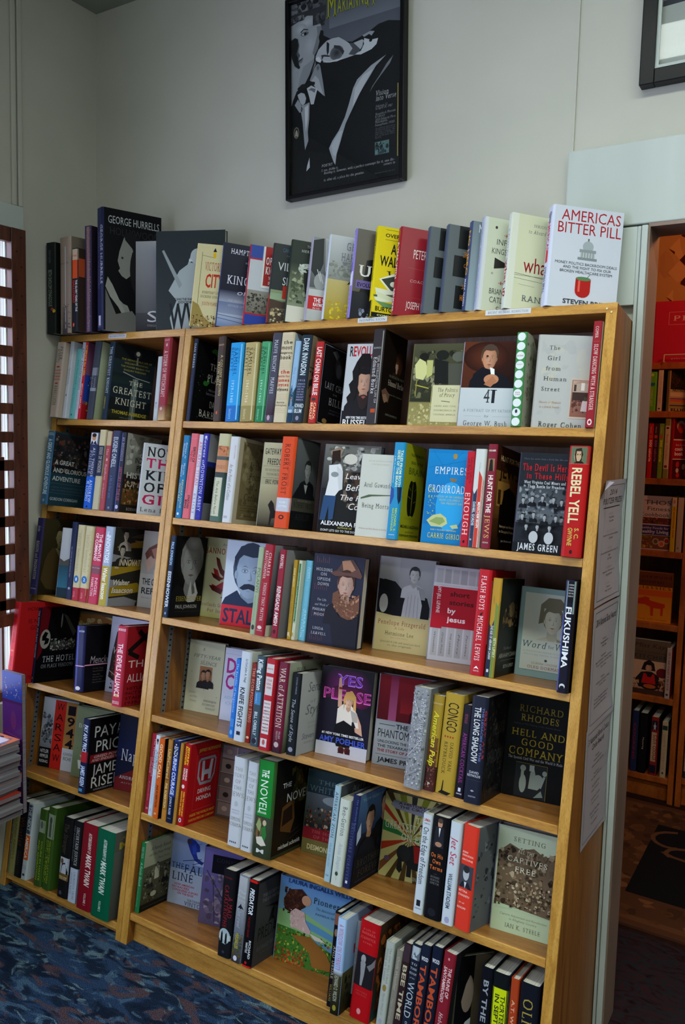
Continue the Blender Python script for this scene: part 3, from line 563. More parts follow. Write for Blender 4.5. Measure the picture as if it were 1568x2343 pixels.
farbook(1.099, 1.510, FS[2], .021, .2, .243, 90, 'b89878', 'b89878', 'r0,88,100,100,7a6a30;r0,0,100,16,7a6a30;e50,84,26,1.6,301010;v26,70,34,36,a04438,i,Betty Crocker;e50,20,30,2.4,702018', '', 'pale spine with olive ends left of the ringed red cookbook', G1)
farbook(1.1135, 1.510, FS[2], .014, .10, .243, 60, 'a01418', '90141c', '', 'r0,66,100,100,5c1014;e40,88,26,9,b88070;e40,84,20,8,a02820;r0,64,100,66,d8c0b0;r0,34,100,64,a01420;t14,70,55,3,d0a8a0,i,Betty Crocker;t10,60,47,6,e8d8d0,b,cook;t10,60,39,6,e8d8d0,b,book;r0,32,100,33.4,d8c0b0;r0,0,100,32,501018;e30,24,10,5,c02820;e30,14,9,4,c8a890;e34,6,10,4,b82820;e66,20,10,5,b8907c;e80,10,12,6,b02018', 'red cover with white lower-case words and round fruit', G1)
farbook(.960, 1.515, FS[3], .012, .161, .222, 3, '8a7a74', 'b8a09a', '', 'r40,86,100,100,8c7c80;t34,98,84,8,3c2428,r,THOS;t42,96,73,7,3c2428,r,Fitness;t24,96,62,7,3c2428,r,Cookbook;r22,48,100,60,5c2418;b22,48,100,60,24,7,3c5020/7c2418/b05030/241410;r22,28,100,46,382c58;t24,96,39,4,a89098,b,Healthy Foods for;t24,96,31,6,b8a8b0,b,Healthy Living;r22,2,100,27,6a3c20;b22,2,60,27,16,10,b89048/4c5c20/a84c20;e66,16,8,6,a0846c;e66,16,5,4,5c4418;e80,12,8,6,b89078;e80,12,5,4,c04818;e92,18,7,6,a0846c;e92,18,5,4,8c1c10', 'pale health cookbook cover with a purple band', G1)
farbook(1.142, 1.508, FS[3], .0195, .16, .222, 90, 'c09414', '2a1c1c', 'r10,84,90,99,b8a0a0;e50,92,24,4,b07050;v18,74,40,30,8c3010,b,300 SENSATIONAL SOUPS', '', 'yellow spine with a small photo on top, third shelf', G1)
farbook(1.168, 1.508, FS[3], .023, .16, .222, 90, 'a88c78', 'a88c78', 'r30,6,60,9,665', '', 'plain cream spine at the upright, third shelf', G1)
farbook(.985, 1.515, FS[4], .03, .158, .208, 3, '6c3410', 'c87410', '', 'r0,72,100,100,5a2c14,6a3418;t10,98,88,7,2c1408,s,Rosewood;t14,80,78,7,2c1408,s,Restaurant;t8,96,66,8,4c2408,s,Classics;r0,52,100,64,c85010;p b82c08,10 44 30 48 52 42 66 40 84 38 84 30 80 30 80 14 74 14 74 28 56 28 56 12 50 12 48 30 34 34 14 34 6 38;pb82c08,20 44 34 50 46 48 44 40;t20,90,4,3,7a3008,s,over 120 recipes', 'orange cookbook cover with a red bison', G1)
farbook(.985, 1.515, FS[5], .03, .165, .230, 3, '4c3020', 'a07058', '', 'r0,62,100,100,4c3828,5a4434;t16,96,86,8,382418,i,Miss Kays;t20,90,76,3,382418,s,DUCK & COMMANDER;t14,98,66,7,302828,bs,KITCHEN;r0,14,100,62,b08468;p1c1214,34 44 40 58 52 64 64 58 68 44;ec08060,0,0,0,0;ec0,0,0,0,0;h52,48,14,b07050,180c0c,1c1418;p1c1418,20 26 34 40 48 42 60 42 76 36 84 20 80 12 30 12;pa81410,40 38 46 38 50 32 58 32 62 38 66 38 70 20 36 20;e56,14,20,6,1c100c;e56,15,15,4,a04418;e84,42,14,9,5c1014;b2,4,30,28,14,9,a05028/c08048/3c4418;b76,6,98,30,14,9,a06030/3c1c14/8c3018;r0,0,100,9,3c2418', 'kitchen cookbook cover with a dark-haired cook in a red apron', G1)
farbook(1.160, 1.504, FS[5], .020, .16, .21, 90, 'a08880', '8c1c10', 'v8,84,36,40,7c2c28,b,FIX IT AND FORGET IT BIG BOOK;e50,8,26,2.4,333', '', 'whitish spine leaning at the upright, fifth shelf', G1)
for x, t_, h_, c, s_, l in ((1.046, .026, .262, '1c2444', 'v20,80,30,40,7c1c1c,b,COOKING', 'dark blue spine by the jamb on the lowest shelf'), (1.082, .032, .258, '0c0a0c', 'v40,60,50,20,b09890,r,Mastering', 'thick black spine on the lowest shelf'), (1.127, .030, .250, '7c1c14', 'r4,78,96,94,18182c;p a8a0a0,50 92 58 86 70 86 60 82 64 78 50 80 36 78 40 82 30 86 42 86;r14,24,80,74,a8886c;v30,74,40,44,7c1810,b,SLOW COOKER;r10,4,90,18,16162c', 'red spine with a cream title panel on the lowest shelf'), (1.164, .024, .236, 'a89070', 'r0,86,100,94,1c3024;v22,86,34,36,a06048,s,DUFFER COOKBOOK;e50,8,16,2,333', 'beige spine with a dark green band on the lowest shelf')):
    farbook(x, 1.508, FS[6], t_, .18, h_, 90, c, '18100c', s_, '', l, G1)
farbook(1.268, 1.508, .128, .036, .18, .25, 90, 'a09484', '282018', 'r0,88,100,100,1c3830;v14,60,54,26,5c4c40,s,A DREAM;v14,70,20,26,5c4c40,s,OF A WORLD;v74,92,40,30,4c3c34,s,SEDARIS;r0,0,100,12,1c3038', '', 'pale spine with teal ends in the bookcase at the right edge', G1)
farbook(1.268, 1.508, .44, .036, .18, .21, 90, '14100e', '181210', 'e50,90,20,4,907040', '', 'black spine in the bookcase at the right edge', G1)
b = MB(); b.tube([(1.06, 1.490, FS[0]+.002), (1.06, 1.495, FS[0]+.03), (1.22, 1.495, FS[0]+.03), (1.22, 1.490, FS[0]+.002)], .0024).tube([(1.06, 1.490, FS[0]+.0025), (1.06, 1.518, FS[0]+.003)], .0024).tube([(1.22, 1.490, FS[0]+.0025), (1.22, 1.518, FS[0]+.003)], .0024)
tag(b.build('book_stand', WIRE), 'cream wire book stand under the crimson cookbook through the doorway', 'stand')
# quilt hung on the wall above
qi = 'r0,0,100,100,c08c58;'
for i in range(-1, 18):
    for j in range(-1, 12):
        if (i+j) % 2 == 0:
            cx, cy = 11.4+(i-2)*5.65, 38+(j-4)*8.7
            if cx < 6 or cx > 94 or cy < 9 or cy > 91: continue
            if i % 2 == 0 and j % 4 == 0: qi += 'pcc9862,%g %g %g %g %g %g %g %g;' % (cx-5.4, cy, cx, cy+8.4, cx+5.4, cy, cx, cy-8.4)
            elif i % 2 == 0: qi += 'pd09c68,%g %g %g %g %g %g %g %g;p4a1c10,%g %g %g %g %g %g;p4a1c10,%g %g %g %g %g %g;' % (cx-5.4, cy, cx, cy+8.4, cx+5.4, cy, cx, cy-8.4, cx-5.4, cy, cx-2.4, cy-1, cx-2.6, cy-4.4, cx+5.4, cy, cx+2.4, cy-1, cx+2.6, cy-4.4)
            else: qi += 'p4a1a0e,%g %g %g %g %g %g %g %g;' % (cx-5.6, cy, cx, cy+8.6, cx+5.6, cy, cx, cy-8.6)
b = MB(); W_, H_ = .82, .58; NX = 24
def qf(x, y, l): return (.955+x, 1.762-.0012*math.sin(x*38)-.001*math.sin(y*30+x*9)-l, 2.0+y)
P = [qf(W_*i/NX, H_*j/10, 0) for j in range(11) for i in range(NX+1)]
b.poly3(P, [(j*(NX+1)+i, j*(NX+1)+i+1, (j+1)*(NX+1)+i+1, (j+1)*(NX+1)+i) for j in range(10) for i in range(NX)], 0, hexc('b88454'))
b.box(.955, 1.770, 2.0, .955+W_, 1.776, 2.0+H_, 0, hexc('a07040'))
def qg(x, y, l): q = qf(x, y, l); return (q[0], q[1]-.0015, q[2])
addprint(b, qi+'b2,2,98,16,30,1.6,9c2c14', W_, H_, qg)
tag(b.build('quilt', PRINT[2]), 'peach and brown diamond patchwork quilt hung above the far bookcase', 'quilt')
struct(MB().box(.45, 1.80, 0, 2.6, 1.86, ZC), 'wall_far_room_back', FARWALL)
# rug
rug = MB(); rug.box(0, 0, 0, 1.7, .94, .008, 0, hexc('4c2c1c'))
RM = Matrix.Translation((1.0, .52, .0025)) @ Matrix.Rotation(math.radians(0), 4, 'Z')
ri = 'r2,3,98,97,5a3822;r4,6,96,94,4a2c1c;b3,4,97,18,90,3,6c4428/3c2416/54321e;b3,80,97,96,90,3,6c4428/3c2416/54321e;b2,16,11,84,60,3,6c4428/3c2416/54321e;r11,20,92,80,101014;'
rnd = random.Random(3)
for i in range(26):
    x, y, a_ = rnd.uniform(15, 88), rnd.uniform(26, 74), rnd.uniform(0, 6.3); pts = []
    for k in range(9): pts.append((x+math.cos(a_+k*.42)*(7-k*.5), y+math.sin(a_+k*.42)*(11-k*.8)))
    for k in range(8, -1, -1): pts.append((x+math.cos(a_+k*.42)*(6-k*.5), y+math.sin(a_+k*.42)*(9.2-k*.8)))
    ri += 'p5c3a26,'+' '.join('%.1f %.1f' % p for p in pts)+';'
addprint(rug, ri, 1.7, .94, lambda x, y, l: (x, y, .0085+l))
tag(rug.build('rug', PRINT[2], None, RM), 'brown bordered rug with a black scrolled centre on the carpet beyond the doorway', 'rug')
# ------------------------------------------------ the left corner: table, magazines
tb = empty('display_table', Matrix.Translation((-.52, -.8, 0))); tag(tb, 'low table at the left edge under the magazine stack', 'table'); TI = tb.matrix_world.inverted()
def tp(mb, name, m_=TRIMM): o = mb.build(name, m_, tb, bevel=.002); o.matrix_parent_inverse = TI
tp(MB().box(-.558, -1.3, .285, -.455, -.475, .30), 'table_top')
for y in (-1.28, -.53): tp(MB().box(-.552, y, 0, -.52, y+.03, .285), 'leg')
def magazine(x0, y0, z0, w_, d, t, top, edge, label, items, rz):
    root = empty('magazine', Matrix.Translation((x0, y0, z0)) @ Matrix.Rotation(math.radians(rz), 4, 'Z')); tag(root, label, 'magazine', 'magazines in the stack at the left edge')
    MB().box(.001, .001, .0004, w_-.001, d-.001, t-.0006).build('page_block', MAGP, root)
    b = MB(); b.box(0, 0, t-.0006, w_, d, t, 0, hexc(top)); b.box(0, 0, 0, w_, d, .0005, 0, hexc(edge)); addprint(b, items, w_, d, lambda x, y, l: (x, y, t+l)); b.build('cover', PRINT[0], root)
MAGP = noisecol('grey_magazine_paper', ['54505a', '7c7478', '8c8480'], 1, .8, (2, 2, 700), 2)
z = .3004; rnd = random.Random(5)
MN = 18
ORD = 'topmost second third fourth fifth sixth seventh eighth ninth tenth eleventh twelfth thirteenth fourteenth fifteenth sixteenth seventeenth lowest'.split()
for i in range(MN):
    t_ = .0128; top = i == MN-1
    lab = 'topmost magazine of the stack, orange and blue cover with a white address box' if top else ('red-edged magazine, ' if i % 4 == 1 else 'grey-edged magazine, ')+(ORD[MN-1-i]+(' of' if i == 0 else ' from the top of')+' the stack at the left edge')
    magazine(-.552+rnd.uniform(-.002, .003), -.715+rnd.uniform(-.006, .004), z, .166+rnd.uniform(-.004, .012), .27, t_, 'c86848' if top else ('a83c30' if i % 4 == 1 else '8c8c90'), 'a03428' if i % 4 == 1 else '77777c', lab, 'r0,0,100,100,c87050;b4,30,96,96,40,22,4c5478/8a5448/6c6a88/c89070/2c3048;r60,66,88,92,c8bcc8;r40,0,100,16,c05c3c' if top else '', rnd.uniform(-1.5, 1.5)); z += t_+.0004
def upright(x0, y0, z0, w_, t, h, col, items, label, rz=0, rx=0):
    root = empty('magazine', Matrix.Translation((x0, y0, z0)) @ Matrix.Rotation(math.radians(rz), 4, 'Z') @ Matrix.Rotation(math.radians(rx), 4, 'X')); tag(root, label, 'magazine')
    MB().box(.0006, .0008, .0006, w_-.0006, t-.0008, h-.0006).build('page_block', MAGP, root)
    b = MB(); b.box(0, 0, 0, w_, .0007, h, 0, hexc(col)); b.box(0, t-.0007, 0, w_, t, h, 0, hexc(col)); addprint(b, items, w_, h, lambda x, y, l: (x, -l, y)); b.build('cover', PRINT[0], root)
upright(-.478, -.437, .3004, .094, .014, .44, '34103c', 'r0,80,100,100,1c2c70,2c3c88;b10,82,90,96,16,9,6c6c80/5c2828/84849c;r0,46,100,78,3c1450;e56,66,14,7,4c1c4c;l16,56,90,54,.8,7c4880;l16,52,90,50,.8,7c4880;r0,20,100,44,3c2450;b4,22,96,44,20,16,6c2c48/38508c/8a6c8c;r0,0,100,20,3a1c40', 'glossy purple brochure with a blue photo top behind the magazine stack', 0, 0)
upright(-.556, -.47, .66, .10, .006, .10, '1a1a20', 'b6,6,94,94,12,24,8c8c98/3c3c44', 'dark booklet edge left of the purple brochure', 0, 0) if False else None

# ------------------------------------------------ the books
WHERE = {'0l': 'on top of left bookcase', '0m': 'on top of right bookcase'}
NTH = ['', 'first', 'second', 'third', 'fourth', 'fifth', 'bottom']
for i in range(1, 7):
    WHERE['%dl' % (i if i < 6 else 7)] = '%s shelf, left bookcase' % NTH[i]; WHERE['%dm' % i] = '%s shelf, right bookcase' % NTH[i]
def place_books(rows):
    for r in rows:
        (rk, x, ins, phi, roll, t, w_, h, label, sc, cc, sa, ca) = r
        wh = WHERE[rk.replace('v', 'l')]
        words = label.split(); lab = label+', '+wh if len(words)+len(wh.split()) <= 16 else label
        grp = 'books '+(wh if wh.startswith('on') else 'on the '+wh)
        F0 = frame(SZ[int(rk[0])])
        if rk.endswith('v'): F0 = Matrix.Translation((0, -D0, 1.8003))
        ph = math.radians(phi); ro = math.radians(roll)
        Mx = F0 @ Matrix.Translation((x, ins, .0006+(t*math.sin(-ro) if ro < 0 else 0))) @ Matrix.Rotation(ph, 4, 'Z') @ Matrix.Rotation(ro, 4, 'X')
        dim = int(sc[0:1], 16) if False else 0
        book(Mx, t, w_, h, sc, cc, sa, ca, lab, grp, gloss=(hash_(label) % 3 != 0) and 1 or (hash_(label) % 2)*2)
def hash_(s): return sum(ord(c)*(i+1) for i, c in enumerate(s))
BOOKS = [
# shelf, x, set back from the front edge, turn, lean, thickness, width, height (metres, degrees), label, spine and cover colour, spine print (narrow pale streaks down glossy spines are painted sheen), cover print
('0v', -0.5096, -0.06, 89.0, 0, 0.0448, 0.2, 0.2905, 'dark green-black large book at the far left end on top', '1a201e', '101412', 'v30,70,30,38,8f9a94,r,BETH SHOLOM SYNAGOGUE;v8,22,35,22,667,r,GEORGE M. GOODWIN;e85,25,12,2,c9a227;e70,27,15,1.5,a43', ''),
('0v', -0.4413, -0.055, 80.0, 0, 0.0671, 0.2, 0.304, 'tall glossy tan book in plastic wrap, second from the left on top', 'a89484', '7d7364', 'r30,0,75,28,4a4650,8a7c74;t15,90,82,2,776;t12,85,72,2,665,s,PHILADELPHIA;r55,5,62,90,cfd0da;b5,0,95,30,14,14,554a44/7c6f66/3c3844', 'r0,0,100,40,4a4234,8a7d69'),
('0v', -0.384, -0.075, 86.0, 0, 0.03, 0.16, 0.2572, 'short black book with orange spine band in front of the tan one', '1c1b24', '3a2c24', 'r0,64,100,86,c8481c;r0,86,100,99,b9a58c;t10,90,90,2,c33,b,THE;v38,76,62,28,c8c4c0,b,THE GLORY YEARS OF THE;v38,66,22,30,c22,b,GALLOWAY;e30,8,14,2.4,d54', 'r0,66,100,88,b8502a'),
('0v', -0.353, -0.05, 89.0, 0, 0.0298, 0.2, 0.3279, 'slim purple wrapped book with a crowd pattern on its spine', '3a3156', '2a2230', 'r38,0,96,99,6b5060,8a6a60;b40,2,94,97,90,9,c79a7c/8a6f9c/5a4470/d8b9a0/6d4a3a', ''),
('0v', -0.2701, -0.075, 70.0, 0, 0.045, 0.19, 0.3695, 'very tall black photo book with a navy spine and a reclining film star', '1d2140', '0d0d10', 'v14,62,66,26,b9bccb,r,GEORGE HURRELLS;v20,66,28,26,4a4f70,r,HOLLYWOOD;r35,4,70,12,aab;t30,75,2,2,778,r,RP', 't7,96,88,6,b9bcc0,r,GEORGE HURRELLS;t10,96,79,6,2b2b2e,r,HOLLYWOOD;p8a8a86,26 66 23 58 27 52 24 50 30 46 38 44 52 50 58 62 56 72 46 80 34 78;p1b1a1c,34 80 46 84 62 78 68 60 66 40 58 30 52 44 56 60 48 70 36 76;e58,52,14,20,1f1e20;p9a9a94,2 36 6 44 14 38 26 26 40 20 46 10 38 8 24 20 10 28;p8d8d88,28 24 40 22 52 8 46 4 38 14;p6f6f6c,2 34 20 14 48 18 70 4 60 0 2 0;e31,61,2,1,333'),
('0v', -0.2348, 0.022, 20.0, 0.0, 0.012, 0.18, 0.2826, 'grey gradient book with a big white S, half hidden on top', '777', '77777a', '', 'r0,20,100,100,5d5d60,a2a3a6;r0,0,100,22,2a2a2c,4a4a4c;t22,74,12,12,d8d8d8,r,ST;t22,90,7,2,999,r,STIEGLITZ STEICHEN STRAND'),
('0v', -0.1137, -0.01, 20.0, 0.0, 0.022, 0.218, 0.2938, 'wide charcoal book with a pale soldier silhouette and large WWI letters', '33383b', '2e3436', '', 'p9fa8a8,52 78 52 70 50 68 66 66 68 62 78 48 84 30 84 0 24 0 20 12 30 30 18 40 26 50 34 60 46 66;e60,74,10,8,a9b2b2;r48,69,72,71.5,c2c9c8;p8d9696,8 80 11 81 38 46 34 42 20 62;e60,74,9,7,aab3b2;r60,32,62,68,c3c8c6;t26,88,30,2.4,333,b,IT WAS THE WAR OF THE THOUSAND;t32,80,27,2.4,333,b,GOODBYES THIS IS;t19,70,1,26,22282a,bn,WW;t72,84,1,26,22282a,bn,I'),
('0m', 0.0405, -0.03, 30, 0, 0.02, 0.11, 0.2457, 'cream hardcover with red lettering and a drawn street lamp', 'd9c98f', 'd6cb9c', 'v12,50,30,50,b33,r,THE VICTORIAN CITY', 'l13.6,8,13.6,90,1,332;l13.6,86,44.2,84,.8,332;e46.75,87,4.25,4,e0b81c;p222,41.65 91 46.75 96 51.85 91;t23.8,81.6,68,10,a34a2a,s,VICTORIAN;t28.9,76.5,48,16,c2351f,b,CITY;t23.8,81.6,40,3,443,s,EVERYDAY LIFE IN;t20.4,81.6,35,3,443,s,DICKENS LONDON;t25.5,76.5,26,4,b3402a,s,JUDITH FLANDERS;pa08a4c,0 0 0 30 17 26 34 12 51 6 100 5 100 0;b1.7,0,81.6,14,46,6,3c3220/8a7440/2a2418/a4462a/d8c892'),
('0m', 0.1253, -0.012, 43, 0, 0.02, 0.15, 0.2467, 'navy hardcover showing an ice sea under a dark starry sky', '2a3660', '12152c', 'v10,45,30,55,dde,s,HAMPTON SIDES', 'r0,0,100,38,a9b4cc,5a6a98;r0,30,100,44,a0a8c0,1a1f40;r0,0,100,16,6f86b8,b4bed2;l0,14,100,10,1.2,3f6098;l0,10,100,4,1.2,3f6098;t14,98,88,6,eef,s,HAMPTON SIDES;t44,70,78,2,99a,r,BESTSELLING;t52,76,66,7,ccd,i,In the;t12,98,52,10,eef,s,KINGDOM;t34,54,40,6,dde,i,of;t60,96,36,14,eef,s,ICE;t18,98,31,2.6,bbc,r,THE GRAND AND TERRIBLE POLAR;t18,98,25,2.6,bbc,r,VOYAGE OF THE USS JEANNETTE'),
('0m', 0.2262, -0.012, 43, 0, 0.02, 0.15, 0.2299, 'red, white and blue hardcover with an old football photo', 'b01f38', 'c8cdd2', 'v8,80,30,50,e8e0e0,b,OPENING KICKOFF', 'r0,84,23.8,100,2a4aa0;r0,82,23.8,84,b01f38;r0,0,100,13,27409c;r0,13,100,15,b3202e;r0,15,100,44,6e6a60,9a978c;b1.4,15,68.6,40,60,8,3b3830/585248/26241f/8c877a;r25.2,48,100,100,e8e8e0;r28,51,100,100,a81f22;t30.8,68.6,78,9,f0f0ea,bs,OPENING;t30.8,68.6,66,9,f0f0ea,bs,KICKOFF;t37.8,68.6,59,4,e8e8e0,bn,THE TUMULTUOUS BIRTH;t37.8,68.6,53,4,e8e8e0,bn,OF A FOOTBALL NATION;t42,68.6,3,6,eee,bn,DAVE REVSINE'),
('0m', 0.3101, -0.012, 43, 0, 0.02, 0.15, 0.2259, 'charcoal hardcover with thin white letters over a hillside village', '2c3336', '2a3032', 'r0,0,100,36,c22a20', 't16,78.4,90,5,3f6a86,r,CAROLINE MOOREHEAD;t24,72,85,1.6,778,r,NEW YORK TIMES;t9.6,76.8,67,10,d8dcdc,r,VILLAGE;t20.8,78.4,49,10,d8dcdc,r,SECRETS;r0,0,100,42,4a3c2e,8a9a74;r0,30,100,38,9ab08a,8fa888;p4a3a30,0 30 24 28 48 30 100 26 100 0 0 0;b3.2,0,76.8,20,46,9,8a744c/c9b88a/5c4a30/3c2f22/d8d0b0;r22.4,32,60.8,48,b8301f;t32,59.2,42,4,f0d8c8,b,DEFYING;t36.8,59.2,35,4,f0d8c8,b,IN VICHY'),
('0m', 0.3712, -0.012, 43, 0, 0.02, 0.15, 0.2296, 'dark green photo hardcover with a white box at its foot', '2a332c', '2a332c', '', 'r0,20,100,72,8a9478,2c352c;b3.2,24,76.8,62,50,14,6f7a5c/a3ab88/4c5840/333c2c;e32,66,17.6,7,c2cabc;p20261f,24 66 46.4 68 44.8 34 40 34 36.8 50 32 34 27.2 50;b16,62,48,72,10,9,d4dad2/9aa694;r0,0,100,20,dcd9c8;p dcd9c8,32 18 32 28 100 28 100 18;t27.2,76.8,92,3,c8ccc4,s,THE IMPROBABLE;t17.6,76.8,86,3,c8ccc4,s,HERO AND THE;t36.8,52.8,11,9,222,s,C;t27.2,56,3,2.4,776,s,VICKI'),
('0m', 0.4407, -0.012, 43, 0, 0.025, 0.15, 0.2292, 'grey photo hardcover with a red title panel and a pale necktie', 'a39cae', '8b8e8c', 'v60,66,30,50,eee,b,RD', 'r0,40,100,100,55585a,8d8f8e;p2c2f31,0 60 0 96 18.72 100 21.6 70 12.96 50;pb9bdba,21.6 100 37.44 100 31.68 66 40.32 46 34.56 44 25.92 62;p1f2224,46.08 96 57.6 90 50.4 40 43.2 44;e18.72,48,11.52,10,9a9d9a;l11.52,62,20.16,48,1.4,ccc;l15.84,60,24.48,46,1.4,ccc;r0,0,100,38,b4b6b2,c6c8c4;r0,14,100,30,c02a2a;t10.08,64.8,23,5,eee,b,THE WORLD OF;t10.08,70.56,18,4,eee,b,RAYMOND CHANDLER;t10.08,57.6,14.5,2.2,ddd,r,IN HIS OWN WORDS'),
('0m', 0.4969, -0.012, 43, 0, 0.02, 0.15, 0.2303, 'large hardcover with grey sky over a yellow field', 'c4cad8', 'b4b8b4', 'v15,70,30,45,88a,r,GEORGE HARRISON', 'r0,48,100,100,8f938c,c8cccc;b0,50,100,70,40,12,8a8e84/9ea298/7c8076;r0,0,100,48,a8901c,c8b878;b3.28,2,73.8,22,24,9,d8c020/b8980c/e0cc48;p2b2b28,36.08 44 49.2 56 65.6 56 75.44 50 68.88 50 49.2 46;t29.52,80.36,84,9,77797a,s,GEORGE;t21.32,80.36,71,9,77797a,s,HARRISON;t24.6,68.88,65,4,889,i,a biography'),
('0m', 0.5783, -0.012, 43, 0, 0.025, 0.15, 0.2372, 'purple-spined hardcover with a black jacket figure on its cover', '8a7cc8', '5b554c', 'v4,36,30,45,bbd,b,UNBRANDED;r10,36,95,52,dde;v38,50,30,40,449,b,DALLAS;v60,94,30,45,aad,b,BARBARA', 'p15161a,20.8 66 72 74 100 70 100 0 0 0 8 20 17.6 40;p23242a,0 30 0 0 48 0 48 14 24 30;b14.4,0,48,12,12,8,8b93b0/444a60/aab;r4.8,34,76.8,43,6b5c9c;t8,48,48,12,e8e8e8,bs,Un;t49.6,78.4,48,12,e8e8e8,bs,iform;t8,75.2,36,4.4,14141a,b,EVOLUTION OF A;t43.2,72,24,6,ccc,s,BAR'),
('0m', 0.6433, -0.012, 43, 0, 0.025, 0.15, 0.2367, 'bright yellow hardcover with a fan of banknotes', 'd9c414', 'e0cc18', 'v6,60,30,44,221,b,A RANDOM WALK DOWN WALL STREET;r0,0,100,18,111', 'l12,97,94,97,.6,221;t12,96,89,4,221,b,OVER 1.5 MILLION;l12,86,94,86,.6,221;t24,98,71,11,15150f,b,A RANDOM;t6,98,57,11,15150f,b,WALK DOWN;t20,96,42,10,15150f,is,Wall;pe8ead8,8 42 34 50 60 34 34 26;p3a4238,12 42 34 47 54 34 34 29;e34,38,6,3,e8ead8;pdfe4cc,2 32 54 30 56 24 6 24;p4d6048,0 24 52 28 54 24 4 20;pdde2c8,2 22 50 24 50 19 6 17;p68905c,4 18 40 16 56 22 54 14 22 11;pd4dcb8,6 28 52 21 50 18 8 22;t6,96,7,5,15150f,b,BURTON G. MALKIEL;r0,0,100,5,15150f;t10,90,1.4,2,dd9,b,COMPLETELY REVISED'),
('0m', 0.7116, -0.012, 43, 0, 0.025, 0.15, 0.2275, 'plain brick red hardcover with tall narrow white letters', '94212c', '96222e', 'v16,58,30,50,e8d8d8,b,A YEAR WITH;v70,96,30,50,e8d8d8,b,DRUCKER', 't63,82.8,78,3,c88,s,A YEAR;t23.4,88.2,66,10,e8d8d4,n,PETER DRUCKER;l16.2,55,82.8,53,.5,a54;t54,81,44,2.4,daa,s,52 WEEKS;t21.6,86.4,39,3,daa,s,COACHING FOR;t52.2,81,33,2.4,daa,s,EFFECTIVE;l27,22,82.8,20,.4,a54;t18,88.2,9,8,e8d8d4,n,JOSEPH MACIARIELLO'),
('0m', 0.7926, -0.012, 43, 0, 0.02, 0.15, 0.2185, 'grey hardcover with black blocks and orange letters, left copy of two', '4a5264', '5c6468', '', 'r16.12,76,34.72,100,17191a;p17191a,16.12 74 32.24 74 37.2 78 37.2 98 16.12 98;r11.16,42,34.72,66,17191a;e34.72,54,4.34,11,17191a;r43.4,40,100,66,17191a;r17.36,6,39.68,32,17191a;e39.68,20,3.72,11,17191a;r48.36,0,100,30,17191a;t33.48,59.52,84,5,c87a30,r,THE 33;t39.68,49.6,76,5,c87a30,r,S;t24.8,39.68,66,5,c87a30,r,33;l24.8,65,38.44,65,.5,c87a30;t44.64,60.76,66,5,c87a30,r,MEN;t27.28,60.76,53,5,c87a30,r,CHILEAN;t31,60.76,38,5,c87a30,r,MIRACLE;t27.28,60.76,29,5,c87a30,r,SET THEM;t26.04,59.52,16,6,d07a28,b,HECTOR TOBAR'),
('0m', 0.8428, -0.012, 43, 0, 0.02, 0.15, 0.2186, 'grey hardcover with black blocks and orange letters, right copy of two', '4a5264', '5c6468', '', 'r17.68,76,38.08,100,17191a;p17191a,17.68 74 35.36 74 40.8 78 40.8 98 17.68 98;r12.24,42,38.08,66,17191a;e38.08,54,4.76,11,17191a;r47.6,40,100,66,17191a;r19.04,6,43.52,32,17191a;e43.52,20,4.08,11,17191a;r53.04,0,100,30,17191a;t36.72,65.28,84,5,c87a30,r,THE 33;t43.52,54.4,76,5,c87a30,r,S;t27.2,43.52,66,5,c87a30,r,33;l27.2,65,42.16,65,.5,c87a30;t48.96,66.64,66,5,c87a30,r,MEN;t29.92,66.64,53,5,c87a30,r,CHILEAN;t34,66.64,38,5,c87a30,r,MIRACLE;t29.92,66.64,29,5,c87a30,r,SET THEM;t28.56,65.28,16,6,d07a28,b,HECTOR TOBAR'),
('0m', 0.9048, -0.012, 43, 0, 0.02, 0.15, 0.2195, 'slim blue-grey hardcover with yellow spine letters', '3d4668', '7f8f98', 'v10,60,24,56,d8a52a,b,NO HERO;v64,94,24,46,ccd,b,MARK OWEN', 'r0,0,100,100,8a9ca6,68767e;t10.8,58.8,88,9,e8ecec,r,MARK OWEN;p4c5a60,18 66 36 72 54 60 56.4 20 48 10 36 14 30 40 20.4 50;p6c7c82,22.8 60 34.8 66 48 56 49.2 24 39.6 22 33.6 46;l24,34,42,30,.8,dca'),
('0m', 0.9359, -0.012, 43, 0, 0.02, 0.15, 0.227, 'pale grey-green hardcover with stars, crosses and a black chess piece', 'a9aebf', 'c4c9b4', 'v10,50,25,45,778,s,INFIDEL KINGS;v54,90,25,40,88a,s,BRIAN CATLOS', 'r0,0,5.6,100,ccd0d4;t22.4,63,72,6,444a44,n,INFIDEL;t15.4,40.6,62,6,444a44,n,KINGS;t44.8,57.4,62,3,333,s,and;t18.2,44.8,87,3,333;e19.6,90,2.1,1.6,333;ec4c9b4,0,0,0,0,fff;t46.2,53.2,92,4,444,r,*;t33.6,42,80,5,a54,r,+;p2a2624,21 58 21 46 42 49 100 46 100 55 42 53;t16.8,21,38,4,555,r,*;t44.8,49,38,4,333,b,C;t30.8,39.2,29,5,a54,r,+;t16.8,50.4,19,6,444a44,n,BRIAN A.;t18.2,51.8,10,6,444a44,n,CATLOS;t30.8,35,3,3.4,333,b,C'),
